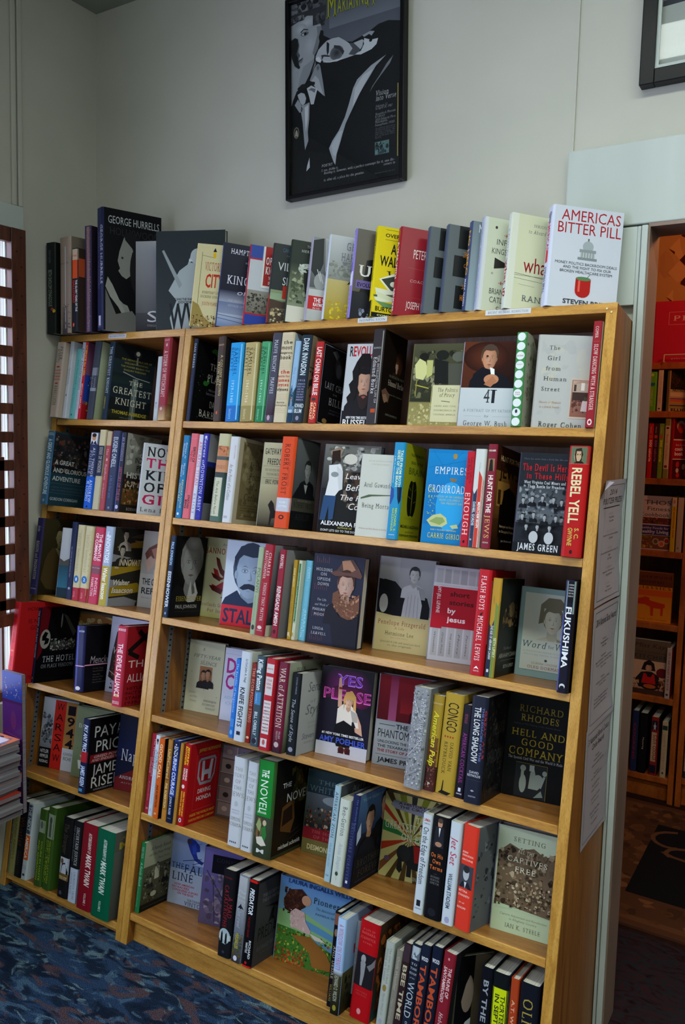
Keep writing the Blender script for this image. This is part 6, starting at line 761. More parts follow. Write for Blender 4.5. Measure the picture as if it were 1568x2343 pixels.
('4m', 0.484, -0.0392, 90, -0.3, 0.0333, 0.15, 0.2398, 'red spine with white lettered boxes stacked down it', 'a81e2a', '941a24', 'r14,84,84,94,c8c0c0;t22,76,88,1.6,a54,b,MARK MOYAR;r16,60,84,80,c8c0c0;t24,76,75,2.4,a66,b,YOUR;t26,74,71,2.4,a66,b,IDEAL;t26,74,67,2.4,a66,b,WARS;r18,18,86,54,ccc4c4;t22,82,50,1.6,6a2028,b,STRATEGY;t22,82,46,1.6,6a2028,b,AND HOW;t22,82,42,1.6,6a2028,b,AMERICA;t22,82,39,1.6,6a2028,b,FIGHTS;t22,82,35,1.6,6a2028,b,IN THE;t22,82,32,1.6,6a2028,b,LONG;t22,82,28,1.6,6a2028,b,WAR;t22,82,24,1.6,6a2028,b,THAT IT;t22,82,21,1.6,6a2028,b,CALLED;r20,4,80,13,ccc4c4;e50,9,14,3,a55', ''),
('4m', 0.5184, -0.0305, 90, -0.3, 0.0331, 0.1551, 0.235, 'plum spine with cream serif title and a misty green cover', '6a1c34', '9aa08c', 'v6,72,26,50,d8c4b4,s,WAR of ATTRITION;v4,70,10,10,a06070,s,FIGHTING THE FIRST WORLD WAR;r0,0,100,24,2c1420,6a1c34;v76,84,62,16,c8b0b0,s,WILLIAM;v76,86,38,16,c8b0b0,s,PHILPOTT;e50,9,22,3,b8a4a4', 'r0,0,100,45,3a4428,9aa08c;l10,40,60,30,1,222;l20,28,70,48,1,222;l10,22,60,36,.8,333;t20,50,90,4,554,s,WAR'),
('4m', 0.5544, -0.0192, 90, -0.8, 0.0295, 0.113, 0.212, 'black spine beside a pale cover in flowing grey script', '14181c', 'a4a6a4', 'v5,26,50,14,99a,s,STEVEN PINKER;v32,84,26,36,a0a8b0,i,The Sense of Style;e50,7,24,3,889', 'r0,0,100,100,9c9e9e,b0b2b0;t30,98,76,12,66686a,i,Sense;t44,66,62,4,77797a,s,of;t26,98,48,12,66686a,i,Style;t40,96,36,2.4,88898a,s,THE THINKING PERSONS;t40,90,31,2.4,88898a,s,GUIDE TO WRITING;t20,70,18,7,5a5c60,i,Steven;t30,70,12,2.6,77797a,r,AUTHOR OF'),
('4m', 0.566, 0.0558, 8.0, 0.0, 0.035, 0.146, 0.2323, 'black and magenta cover with neon words and a blonde woman, arm raised', '222', '18141e', '', 'g50,78,50,26,7c1870,18141e;g56,68,44,14,8a1858,3a1030;p1a1626,0 14 0 60 20 66 90 56 100 50 100 14;t30,80,81,12,c88ce8,b,YES;t31,79,81.8,10.4,7030b8,r,YES;t6,98,64,12,e878c0,b,PLEASE;t7,97,64.8,10.4,a82084,r,PLEASE;pd0a088,34 88 38 90 40 84 44 56 36 56 34 76;r35,76,41,78.5,a02020;pe8ddd4,36 54 46 60 62 60 74 52 82 36 78 32 66 46 66 34 36 34;pd0a088,74 52 84 40 88 28 70 32 70 36 80 36;h57,64,14,e0b094,d8a45c,e8ddd4;pd8a45c,46 66 50 74 62 76 70 70 72 54 66 56 66 66 50 66 48 54;p0e0c10,32 20 34 36 50 42 72 36 76 24 66 14 40 12;rc,0,0,0,0;r0,0,100,15,c4c0c8,b8b8c4;p0e0c10,34 22 70 24 66 12 40 12;e50,9,6,4,5a2420;e62,9,6,4,5a2420;p3a1414,44 5 56 5 56 11 48 12;p3a1414,58 5 68 5 68 11 60 12;t10,92,24,2.6,e8e8ec,b,#1 NEW YORK TIMES BESTSELLER;t6,96,15.5,6.4,4058c8,b,AMY POEHLER'),
('4m', 0.7209, 0.0918, 12.0, 0.0, 0.025, 0.15, 0.2328, 'cover with blood red photo above a grey title block', '99a', '8f9294', '', 'r0,50,100,100,5a1018,7a1420;r20,50,34,100,a85078,7a2440;r40,60,100,80,8a1c20,6c1420;p3a0c14,56 50 58 62 74 60 96 66 98 50;r0,0,100,50,84888a,9a9ea0;t36,58,42,5,1c2024,b,THE;l6,45,34,45,1,222;l60,45,96,45,1,222;t5,98,31,9,1c2024,n,PHANTOM KILLER;t6,96,25,3,333840,b,UNLOCKING THE MYSTERY OF;t6,96,20,3,333840,b,THE TEXARKANA SERIAL;t6,96,15,3,7a2024,b,THE STORY OF A TOWN IN;l4,12,98,12,.6,445;t8,96,4,5,1c2024,b,JAMES PRESLEY'),
('4m', 0.9112, -0.0169, 89.0, 1.2, 0.044, 0.1577, 0.2389, 'grey and silver marbled hardcover', '878a8e', '6c6f74', 'b2,2,98,98,110,16,aeb2b6/6a6e74/4c5056/c4c8cc/888c92;l10,90,60,70,1.5,ccd;l20,60,90,40,1.5,334;l10,30,80,50,1.5,ccd;l10,10,90,20,1.5,334;v10,60,58,24,c0c4c8,s,THE IMPOSSIBLE EXILE', ''),
('4m', 0.9406, -0.0005, 89.0, 1.2, 0.029, 0.14, 0.2249, 'mustard spine with yellow script over a dark red pulp painting', 'a08428', '3c2a14', 'r0,0,100,56,3a2018,6c4a20;b10,26,90,58,20,22,8a2424/b08060/501818/6a3a24;r0,0,100,26,4a2420,3a2018;b10,4,90,26,14,24,7a4038/5c302c/8a5a4c;t6,94,91,2.2,e0cc90,i,Rabinowitz;v16,74,30,46,d8cc2c,bi,American Pulp;t40,60,6,3,ccb,b,P', ''),
('4m', 0.9879, 0.0021, 89.0, 1.2, 0.0469, 0.16, 0.2361, 'thick mustard yellow hardcover with large black capitals', 'a98c30', 'b09038', 'v9,38,26,56,1c180c,n,CONGO;e26,57,4,1,a03020;e40,57,4,1,a03020;e54,57,4,1,a03020;e68,57,4,1,a03020;v48,76,58,18,5a4c20,s,DAVID VAN;v48,80,26,18,5a4c20,s,REYBROUCK;p1a140c,20 1 36 4 40 14 44 14 44 4 90 3 70 0', 'b2,40,40,60,6,24,6c2c1c/a87c30'),
('4m', 1.0123, 0.0059, 89.0, 0.8, 0.0228, 0.15, 0.2162, 'short dark purple-black spine with magenta title', '181422', '14101c', 'v30,84,30,40,a03890,s,AMERICAN COCKTAIL;v10,20,30,30,7a3c50,b,REYNOLDS;r36,7,64,11,ccd;t20,80,4,1.4,ccd,b,HARVARD', ''),
('4m', 1.0585, -0.0072, 90, -0.3, 0.0407, 0.13, 0.2438, 'thick black hardcover with tall white title and a shadowy cover', '1c2030', '15161a', 'v10,62,26,36,c8ccd0,b,THE LONG SHADOW;v10,60,70,12,5a6aa0,b,THE LEGACIES OF THE;v12,58,86,10,a03038,b,GREAT WAR;t24,80,28,2.2,b0b4bc,b,DAVID;t14,90,25,2.2,b0b4bc,b,REYNOLDS;l2,22,98,22,.4,667;p99a,38 12 50 13 62 12 50 11;t30,72,6,1.4,99a,b,NORTON', 'b6,4,94,96,60,14,1c1c1e/2c2a26/121214/34322c;t26,90,62,12,3c3c3e,n,THE LONG;t10,96,36,12,3c3c3e,n,SHADOW;t12,80,8,4,333436,b,DAVID'),
('4m', 1.061, 0.1258, 8.0, 0.0, 0.03, 0.1385, 0.2427, 'black hardcover with gold capitals above a framed pale drawing of raised arms', '222', '0e0f12', '', 't18,92,84,6.4,8f7c2c,s,RICHARD;t22,86,75,6.4,8f7c2c,s,RHODES;t10,90,71,1.4,445,i,author of The Making of the Atomic Bomb;t8,98,60,6.6,a08a28,s,HELL AND;t26,80,51,6.6,a08a28,s,GOOD;t6,98,41,7.4,a08a28,s,COMPANY;t6,98,37,2.6,b8bcc0,s,The Spanish Civil War and the World It Made;r20,1,74,34,202428;l20,34,74,34,.5,8a7a40;l74,1,74,34,.5,8a7a40;e34,14,6,9,8a9490;r30,12,35,27,8a9490;e33,29,5,3,8a9490;pr8a9490,0 0 0 0;p8a9490,44 10 46 26 52 30 56 22 66 14 60 10;e60,20,8,5,8a9490;p8a9490,62 14 68 24 72 24 66 12;e70,27,4,2.6,8a9490;r44,27,52,33,9aa4a4;p7a8480,54 2 66 10 70 4'),
('5l', -0.5164, 0.062, 14.0, 0.0, 0.03, 0.135, 0.2299, 'cover with a red vertical title band, ruined street photo and tan block', '888', 'a8b0b8', '', 'r0,28,34,98,6a6e74,b0b4b8;b2,34,32,78,30,14,3c4046/585c62/7c8086/26282c;r0,0,34,28,121214;t4,28,20,5,d0d0d0,n,HITLER;t4,28,13,5,d0d0d0,n,HIMMLER;t4,28,6,4,d0d0d0,n,RISING;r34,0,66,98,b4241c;t40,60,84,10,1c1414,n,W;t40,60,69,10,1c1414,n,A;t40,60,55,10,1c1414,n,R;t40,60,40,10,1c1414,n,S;t40,60,26,10,1c1414,n,A;t40,60,11,10,1c1414,n,W;r66,32,100,98,a07440;t72,94,80,13,1c1820,b,1;t72,94,64,13,1c1820,b,9;t72,94,48,13,1c1820,b,4;t72,94,32,13,1c1820,b,4;r66,0,100,32,b8bcc4;t70,96,22,4,333,n,ALEXANDRA;t72,94,15,5,333,n,RICHIE'),
('5l', -0.3637, 0.0711, 14.0, 0.0, 0.02, 0.14, 0.228, 'sage green cover with small white words and a cup drawing', '8a9480', '76825e', '', 'r0,0,100,100,707c5c,808a6c;l30,80,60,96,.4,445;l20,60,40,20,.4,445;t8,26,70,8,d8dcd0,s,no;t18,60,26,8,d8dcd0,s,way;pd0d4cc,14 24 34 24 30 12 18 12;t10,50,40,3,55604a,s,a journey'),
('5l', -0.1934, -0.0194, 90, -2.2, 0.0282, 0.155, 0.2263, 'glossy black hardcover with large spaced white capitals and a red strip', '182040', '0d0d10', 'v8,46,26,60,c8d4e8,bi,PAY ANY PRICE;r0,42,100,56,a02028;v62,90,26,60,c0d0ec,bi,JAMES RISEN;r20,3,70,7,48a', 't14,70,74,15,c4c4c4,n,PAY;t74,98,74,15,c4c4c4,n,ANY;t20,98,54,15,c4c4c4,n,PRICE;r6,40,98,51,7a1820;t16,94,46,3.4,b8a0a0,bi,GREED POWER;t10,94,41.5,3.4,b8a0a0,bi,AND ENDLESS WAR;t14,92,23,14,c4c4c4,n,JAMES;t14,94,6,14,c4c4c4,n,RISEN;t20,70,2,2,889,bi,AUTHOR OF STATE OF WAR'),
('5l', -0.1786, 0.0833, 13.9, 0.0, 0.03, 0.16, 0.2355, 'dark blue and crimson painted cover lettered in white', '224', '161a34', '', 'r0,44,100,100,1c2450,101428;p6a1c20,0 0 0 16 40 30 50 44 90 50 100 50 100 0;p9a6c40,90 84 86 70 92 60 100 60 100 88;b50,0,96,40,30,12,a88448/7a2424/c0a060/5a1818;t10,98,40,15,d0d4dc,s,Napoleon;t10,96,16,4,c8ccd4,s,ANDREW ROBERTS;t14,80,10,1.8,a88,s,AUTHOR OF'),
('5m', 0.052, 0.0091, 89.0, 0.3, 0.023, 0.1529, 0.2316, 'crimson spine with pale italic title, against the divider', '962434', '8a2030', 'v6,54,56,24,d0a0a8,i,The Women of Duck;v30,50,24,22,d0a0a8,s,COMMANDER;v60,84,40,18,c89098,s,kay and korie robertson;t34,66,5,2.4,e4c8cc,s,H', ''),
('5m', 0.0703, 0.0012, 89.0, 0.3, 0.0179, 0.1529, 0.2317, 'white spine with a tiny portrait and pale blue script', 'bccbd8', 'c0ccd4', 'e50,92,20,3.4,b07858;e50,94,22,2,2a1c18;v20,42,56,26,4a5a70,s,ROBIN;v18,42,22,26,4a5a70,s,ROBERTS;v50,86,40,34,98b4d0,i,Everybodys Got Something;e50,7,10,2,99b', ''),
('5m', 0.0981, -0.0065, 89.0, -0.7, 0.0196, 0.15, 0.2287, 'orange spine with cream title beside a black cover', 'c85a1c', '100e0e', 'v7,50,26,54,e8d0a0,b,GOOD CALL;v58,86,30,40,3c1c0c,b,JASE ROBERTSON;t34,66,5,2.4,e8d0a8,b,H', ''),
('5m', 0.1265, -0.0031, 90, -0.7, 0.0177, 0.15, 0.2323, 'brown and orange spine lettered in cream', '94642c', '4a3018', 'r0,50,100,99,7c4c28,a87838;v12,48,26,56,c8b070,b,UnPHILtered;v54,84,30,46,dcc07c,b,PHIL ROBERTSON;r0,0,100,14,b07830', ''),
('5m', 0.1499, -0.002, 90, -0.1, 0.0221, 0.15, 0.2337, 'navy-topped royal blue spine with bold white capitals', '223c8c', '1c3078', 'r0,80,100,99,14203c;v7,66,26,58,d0d8ec,b,ENDURING COURAGE;r0,0,100,32,101c38;v68,90,30,36,b0bcdc,b,JOHN F. ROSS;e50,95,12,1,ccd;t20,80,5,1,99a,r,ST MARTINS', ''),
('5m', 0.1634, -0.0033, 90, 0.3, 0.0108, 0.15, 0.2304, 'very narrow gold mottled spine', 'a8782c', '7a5424', 'b4,4,96,96,20,40,c0903c/8a6020/b08434', ''),
('5m', 0.1869, 0.0037, 90, 0.3, 0.0234, 0.136, 0.2309, 'bright red hardcover with a chrome letter H car badge in a rounded square', 'a8161c', 'a41014', 'v3,26,60,26,e4c020,b,JEFFREY;v3,26,24,26,e4c020,b,ROTHFEDER;v30,44,60,26,e8e0e0,b,DRIVING;v30,44,24,26,e8e0e0,b,HONDA;e44,48,22,2.4,e8d0d0;v58,88,60,22,e4c020,b,INSIDE THE WORLDS MOST;v58,88,24,22,e4c020,b,INNOVATIVE CAR COMPANY;e50,7,20,2.6,e8e8e8;e50,7,10,1.6,223', 't26,98,88,3.8,c89c30,b,JEFFREY ROTHFEDER;l22,84,90,84,.4,c06068;l22,16,22,84,.5,b8485c;l90,16,90,84,.5,b8485c;l22,16,90,16,.4,c06068;p8a8c94,34 80 80 80 86 76 84 56 74 46 38 46 28 56 28 76;pa01014,37 77 78 77 82 74 80 58 72 49.5 41 49.5 33 58 33 74;pb8bac0,40 76 48 76 50 64 64 64 68 76 76 76 72 51 64 51 63 58 50 58 49 51 42 51;t34,76,36,5.4,c8b8b8,b,DRIVING;t32,80,27,5.4,c8b8b8,b,HONDA;t16,96,9,3.2,c8942c,b,INSIDE THE WORLDS MOST;t14,96,3,3.2,c8942c,b,INNOVATIVE CAR COMPANY'),
('5m', 0.1879, 0.1406, 10.0, 0.0, 0.02, 0.16, 0.2149, 'cover tiled with cropped sepia photographs of faces', '6c5c58', '5a4a48', '', 'r4,3,33,20,84706a;r36,3,65,20,6c5a58;r68,3,97,20,947e76;r4,22,33,40,7a6662;r36,22,65,40,5e4e4c;r68,22,97,40,8a746c;r4,42,33,59,6a5856;r36,42,65,59,90786e;r68,42,97,59,7c6862;r4,61,33,79,84706a;r36,61,65,79,6c5a58;r68,61,97,79,7a6a68;r4,81,33,98,8c7a80;r36,81,65,98,78687c;r68,81,97,98,8a7c90;e18,12,6,3.4,b09a8c;e50,12,6,3.4,2c2220;e82,12,6,3.4,b09a8c;e18,31,6,3.4,2c2220;e50,31,6,3.4,b09a8c;e82,31,6,3.4,2c2220;e18,51,6,3.4,b09a8c;e50,51,6,3.4,2c2220;e82,51,6,3.4,b09a8c;e18,70,6,3.4,2c2220;e50,70,6,3.4,b09a8c;e82,70,6,3.4,2c2220;e18,90,6,3.4,b09a8c;e50,90,6,3.4,2c2220;e82,90,6,3.4,b09a8c;r33,3,35.5,98,a8a098;l2,22,98,22,.8,a8a098;l2,41.5,98,41.5,.8,a8a098;l2,61,98,61,.8,a8a098'),
('5m', 0.3962, -0.0022, 89.0, -1.1, 0.0436, 0.1568, 0.2376, 'white hardcover with widely set grey serif words, left copy of two', 'bcc2c8', 'c2c8cc', 't20,80,85,4,8a8c84,s,THE;t6,96,78,4,8a8c84,s,STORY;t30,70,71,4,8a8c84,s,OF;t20,80,64,4,8a8c84,s,THE;t4,98,56,5,8a8c84,s,JEWS;e50,48,14,3,a8b0b4;t20,80,40,1.4,aab,r,FINDING THE;t20,80,37,1.4,aab,r,WORDS;t14,90,29,4,8a8c84,s,SIMON;t6,98,23,4,8a8c84,s,SCHAMA;e28,5,4,1,334;e42,5,4,1,334;e56,5,4,1,334;e70,5,4,1,334', 'b4,4,96,96,10,20,c4c8cc/b8bec4'),
('5m', 0.4364, -0.0035, 89.0, -0.1, 0.0374, 0.1563, 0.2369, 'white hardcover with widely set grey serif words, right copy of two', 'bcc2c8', 'c2c8cc', 't20,80,85,4,8a8c84,s,THE;t6,96,78,4,8a8c84,s,STORY;t30,70,71,4,8a8c84,s,OF;t20,80,64,4,8a8c84,s,THE;t4,98,56,5,8a8c84,s,JEWS;e50,48,14,3,a8b0b4;t20,80,40,1.4,aab,r,FINDING THE;t20,80,37,1.4,aab,r,WORDS;t14,90,29,4,8a8c84,s,SIMON;t6,98,23,4,8a8c84,s,SCHAMA;e28,5,4,1,334;e42,5,4,1,334;e56,5,4,1,334;e70,5,4,1,334', 'b4,4,96,96,10,20,c4c8cc/b8bec4'),
('5m', 0.5045, -0.0113, 90, -1.7, 0.0595, 0.165, 0.2545, 'very thick hardcover, green upper spine with white title and olive foot', '35411e', '16120e', 'r0,42,100,99.4,157a2c;v10,18,28,38,d8e8d8,b,THE;v21,54,24,40,d8e8d8,n,NOVEL;t18,66,45,2.6,c8d8c0,b,schmidt;r0,0,100,42,2c3424,3a4230;p7a5a38,10 22 24 40 40 40 46 24 30 14;p8a9a64,14 32 30 40 44 34 36 26;e60,36,10,3,bca88c;p2c7034,44 30 66 34 74 24 66 18 50 20;pc8c4b4,20 20 50 22 76 14 50 12 26 14;t26,66,5,4,c8ccc4,b,M', 'p1c140c,0 0 0 60 30 62 96 90 96 60 40 20;p3a2c14,50 58 60 88 70 90 86 66 92 58 70 50;b44,50,92,90,24,14,4a4a20/2c2c14/5a4a24/1c180c;p5a3c1c,20 26 22 50 54 56 60 34 50 20;p241810,24 30 26 46 50 50 54 34;l50,20,96,26,1,3a3428;l50,14,96,22,1,3a3428;t20,44,70,5,c8c8c0,b,THE;t34,98,54,9,c8c8c0,n,NOVEL;t18,80,7,4.4,b8b8ac,b,michael schmidt;r0,0,100,3,2c3420'),
('5m', 0.5231, 0.1066, 8.0, 0.0, 0.025, 0.16, 0.2242, 'dark painting cover with red and olive title bands', '454', '20282a', '', 'r0,70,100,100,1c2c34,243a40;t20,98,84,5,5a6c74,s,THE LAST;t4,98,74,7,5a6c74,s,WHITE ROSE;r0,36,100,72,2c2c20,5a6068;b2,30,98,56,70,7,2a2018/8a3020/5a4428/b0a084/1c1812/a85028;e60,66,30,6,8a9498;r0,17,100,31,7a1820;t16,96,25,3.6,b05050,s,THE SECRET WARS;t20,96,19,3.6,b05050,s,OF THE TUDORS;r0,0,100,17,6a6034;t10,94,5,6,c0b888,b,DESMOND SEWARD'),
('5m', 0.6887, -0.0101, 89.0, 1.6, 0.018, 0.136, 0.2396, 'pale blue spine with dark serif capitals', '94b0bc', '33383c', 'v6,54,28,44,2c3c4c,s,AMERICAN ZION;v60,84,30,32,7088a0,s,ERAN SHALEV;t24,74,6,2,456,i,Yale', 'r0,0,100,100,2a2c30,44484c;t40,90,90,6,8a8e92,s,AME'),
('5m', 0.7235, -0.0122, 90, 1.4, 0.031, 0.15, 0.213, 'white spine with dark serif name and pale script', 'bcc4b8', 'b8c0b0', 'v8,42,40,40,3c4044,s,Ben-Gurion;v50,84,40,34,98a4b4,i,Anita Shapira;l50,6,50,13,1.4,333;e50,14,14,2.4,2c4430', 'r0,0,100,100,a8a896,9a9a88'),
('5m', 0.7445, -0.0064, 90, 1.6, 0.0207, 0.155, 0.2294, 'navy spine beside a cover of two young servicemen portraits', '1c2248', '1a1e2c', 'v4,38,66,18,5a6aa0,s,The Enduring Bond;v30,92,28,40,4a5278,s,BROTHERS FOREVER;r36,5,64,8,ccd', 'r0,56,100,100,2a3c5c,4a6a90;t10,96,92,3,8ab,r,TOM SILEO AND;h42,68,24,c09070,1c1614,101218;p181a22,6 30 16 44 36 50 62 46 74 30;h88,80,22,b8886c,1c1614,101218;pc0ccdc,0 60 10 70 14 54 2 46;r0,0,100,34,14141a;t12,96,20,8,3c3830,s,BROTHERS;t18,96,9,8,3c3830,s,FOREVER;t10,90,4,1.6,445,i,The Enduring Bond between'),
('5m', 0.7535, 0.1252, 8.0, 0.0, 0.02, 0.155, 0.2154, 'circus poster cover of coloured sunrays with an elephant in a red blanket', '887', 'b4ac6c', '', 'p4a3818,50 50 0 100 12 100;p7a7c20,50 50 24 100 36 100;p2c2c28,50 50 46 100 56 100;p7a7c20,50 50 66 100 78 100;p4a3818,50 50 88 100 100 96;pa03018,50 50 0 86 0 78;p2c6c34,50 50 0 66 0 54;pa03018,50 50 0 40 0 30;p6a4020,50 50 0 16 0 4;p4a3818,50 50 12 0 22 0;p4a3818,50 50 36 0 46 0;p4a3818,50 50 60 0 70 0;p4a3818,50 50 84 0 94 0;pa03018,50 50 100 20 100 30;p2c6c34,50 50 100 44 100 54;p7a7c20,50 50 100 70 100 80;p7a7c8c,16 92 90 90 96 84 84 78 20 82 10 86;t24,86,88,3,3a1c24,b,A HISTORY OF;t26,80,84,3,3a1c24,b,THE CIRCUS;t56,84,70,7,d0d0b8,s,THE;t4,98,58,9,d0d0b8,s,GREATEST SHOW;t34,96,47,8,d0d0b8,s,ON EARTH;e64,30,24,15,1c1c1c;e40,32,12,10,242424;p1c1c1c,32 28 30 12 36 8 40 12 38 26;r48,6,56,22,1c1c1c;r78,6,86,22,1c1c1c;p8a1c14,56 44 88 42 90 26 60 24;t56,98,3,4,b8b894,s,LINDA SIMON;e12,22,5,3,5a4a60'),
('5m', 0.9431, -0.0047, 89.0, 0.9, 0.0249, 0.1537, 0.2329, 'white spine with heavy dark sans title', 'bcc6cc', 'c0c8cc', 't20,80,93,2.6,b02020,b,LIPMAN;t24,76,90,1.4,333,r,SMITH;v13,70,22,54,28303c,n,On the Edge of Freedom;r30,8,70,14,1c2028;t20,80,5,1.2,445,r,FORDHAM', 'r0,0,100,100,a8b0b0,b4bcbc'),
('5m', 0.9883, -0.0057, 89.0, 0.4, 0.0425, 0.1563, 0.2368, 'black spine with a suited man, orange words', '0e0f12', '0c0d10', 'e50,93,14,4.4,b08468;e50,96,15,2.4,4a3c34;p20222a,26 90 74 90 80 70 20 70;pd8d8d8,44 89 56 89 50 80;e50,73,20,2.4,a07860;t14,84,60,4,c8682c,bs,On His;t26,74,54,4,c8682c,bs,Own;t12,88,48,4,c8682c,bs,Terms;l40,44,60,44,.3,aaa;t24,76,40,2,777,s,RICHARD;t24,76,37,2,777,s,NORTON;t24,76,34,2,777,s,SMITH;e50,7,24,4,1c1e24', ''),
('5m', 1.0203, -0.0063, 89.0, 0.5, 0.0289, 0.1546, 0.2342, 'white speckled spine with a red script title', 'bec8d0', 'c0c8cc', 'v14,42,24,54,b02c44,i,Jet Set;v50,84,28,34,3c4c5c,b,WILLIAM STADIEM;b10,10,90,96,20,2,99a/8ab;e50,5,20,3,99b', 'r0,0,100,100,94a4b0,b8c4cc'),
('5m', 1.0622, -0.0086, 78.0, 0.6, 0.0415, 0.113, 0.2355, 'orange-red hardcover with a small portrait photo on its spine', 'd03828', '5a5e62', 't14,50,73,1.8,f0b8a8,b,BECKMANN;t14,84,70,1.8,f0b8a8,b,DESIGN DECISION;t14,84,66,1.8,f0b8a8,b,ARCHIVE;r8,40,92,62,3c4048;e50,54,20,6.6,a8acb0;e50,58,20,3.4,2a2c30;p22242c,12 40 30 46 70 46 90 40;pc8ccd0,42 46 58 46 50 40;t14,70,36,2,f0b8a8,b,BETTINA;t14,84,32,2,f0b8a8,b,STANGNETH;t20,60,25,2,e8c0a8,i,x-x;t14,70,20,2,f0b8a8,b,KNOPF', 'b4,10,96,90,20,20,2c3034/44484c/74787c;r92,0,100,100,8c2420'),
('5m', 1.0885, 0.0551, 6.0, 0.0, 0.025, 0.1374, 0.2373, 'cream hardcover with a sepia crowd engraving and spaced serif title', '99a', 'b4c09c', '', 'r0,0,100,100,a9b894,bcc8ac;t26,78,87,4.4,5a6044,s,SETTING;p6a5844,2 74 20 84 40 80 60 84 80 78 98 84 98 22 2 26;b2,24,98,82,80,12,4a3c2c/8a765c/3a2e20/6a5a44/a8967a/2a2018;b20,24,96,50,50,7,c0b094/5a4630/a08c6c/342818;t34,62,77,3.4,d4ccb4,is,ALL THE;t18,84,68,5,d8d4bc,s,CAPTIVES;t32,66,59,5,d8d4bc,s,FREE;r0,0,100,22,acbb98;t14,92,16,2,6a7054,i,Capture Adjustment and Recollection;t30,76,12.5,2,6a7054,i,in Allegheny Country;t24,82,5,4,4c523c,s,IAN K. STEELE'),
('7l', -0.4957, 0.0, 89.0, 0.3, 0.034, 0.1596, 0.2418, 'dim cream and yellow spine, leftmost of the bottom row', '77744c', '8a8450', 'r40,0,100,99,8a8448;r0,0,40,99,6c6a54;v10,80,55,26,5a5430,r,ENGLAND REBELS;v30,70,8,20,99a,r,THE', ''),  # bottom shelves from here on: colours set darker to carry the low light
('7l', -0.4603, 0, 89.0, 0.3, 0.035, 0.1601, 0.2426, 'black spine with dim copper serif name', '0f0f12', '0e0e10', 'v20,60,24,50,5a2c1c,s,Whistler;v66,86,30,24,333,r,DANIEL', ''),
('7l', -0.4341, 0, 89.0, 0.3, 0.0258, 0.1609, 0.2438, 'white hardcover with slate and orange spine panels and bright motifs', 'b0b8c0', 'b4bcc0', 'r6,60,94,98,3a4454;v4,36,26,50,c0c8d0,b,THE NEXT;r6,26,94,58,c85a28;v44,72,26,50,e8dcd0,b,AMERICA;t16,84,17,1.8,667,r,PAUL;t16,84,14,1.8,667,r,TAYLOR;r30,5,70,8,334', 't30,60,90,5,334,i,c;e48,84,12,5,c86828;r20,62,70,72,2c8490;t26,60,64,6,dde,b,T;r16,44,80,60,3c4248;t40,56,47,10,dde,b,I;e66,36,8,3,3c9090;r26,8,60,26,2c7880;e80,38,6,3,c86828;t50,80,78,3,c89030,b,MEGATREND'),
('7l', -0.3623, 0, 89.0, -1.2, 0.0346, 0.1585, 0.2401, 'olive green spine with a small old photo, left of two', '34501c', '2c4418', 'r8,70,92,86,8f9a88;e50,80,20,5,5a6454;v40,92,60,20,8aa028,b,YOURS IN HASTE;v40,92,24,20,8aa028,b,AND ADORATION', ''),
('7l', -0.323, 0, 84, -1.2, 0.0389, 0.16, 0.2549, 'thick olive green book with a photo of a standing man, right of two', '34501c', '34501c', 'r8,62,96,92,8f9a88;e54,84,16,4.6,404a3c;r40,64,68,80,4a5444;v40,92,60,16,8aa028,b,SELECTED LETTERS;v40,92,34,16,8aa028,b,OF TERRY;v40,92,10,16,8aa028,b,SOUTHERN', 't30,50,50,6,6a8020,b,B;r0,0,100,100,34501c,2c4418'),
('7l', -0.2415, 0, 89.0, -1.2, 0.0446, 0.1615, 0.2447, 'black spine with a white photo panel of a man and a brown label', '121114', '121114', 'v8,46,24,44,4a4034,i,The Stranger;r4,28,96,50,b4bcc8;p14161e,20 28 30 42 60 44 90 34 96 28;e30,45,14,3.4,6a4838;r4,22,96,30,6a5028;t10,90,25,1.6,d0c090,b,BARACK OBAMA;t14,86,23,1.4,d0c090,b,WHITE HOUSE;e40,6,14,2.6,445', ''),
('7l', -0.1998, 0, 89.0, -1.2, 0.038, 0.1614, 0.2446, 'spine with black upper and white lower half', '16151a', '1a191e', 'v7,54,44,34,c4c8cc,s,UNCERTAIN JUSTICE;v6,50,14,14,7a8088,s,THE ROBERTS COURT;r0,0,100,42,b0bcd0;v62,96,56,22,6a7484,s,LAURENCE TRIBE;v64,90,20,22,6a7484,s,JOSHUA MATZ', 'r0,0,100,100,1c1b20,2a292e'),
('7l', -0.1221, -0.01, 89.0, -1.2, 0.0662, 0.18, 0.2548, 'large thick crimson hardcover marked volume one', '7a1420', '6c1018', 'v10,34,50,20,dcc4c0,bi,AUTOBIOGRAPHY OF;v35,72,44,34,e8d8d4,bi,MARK TWAIN;v80,94,50,14,d0b0b0,b,VOLUME 1', 'r0,0,100,100,14141a,1c1c22'),
('7l', -0.0442, -0.015, 88, -1.2, 0.0775, 0.18, 0.2566, 'large thick green hardcover marked volume two, with a grey cover', '08563c', '54544e', 'v10,34,46,18,c8dcd0,bi,AUTOBIOGRAPHY OF;v35,72,40,30,d8e8dc,bi,MARK TWAIN;v80,92,46,12,a8ccb8,b,VOLUME 2', 't14,60,91,4,8a7c3c,b,AUTOBIO;t10,98,80,8,a8983c,b,MARK;r0,0,100,78,44443f,5c5c56;p1a1a1a,20 70 36 80 60 70 70 44 60 20 50 0 26 4 30 40;e44,76,14,8,2c2c2c'),
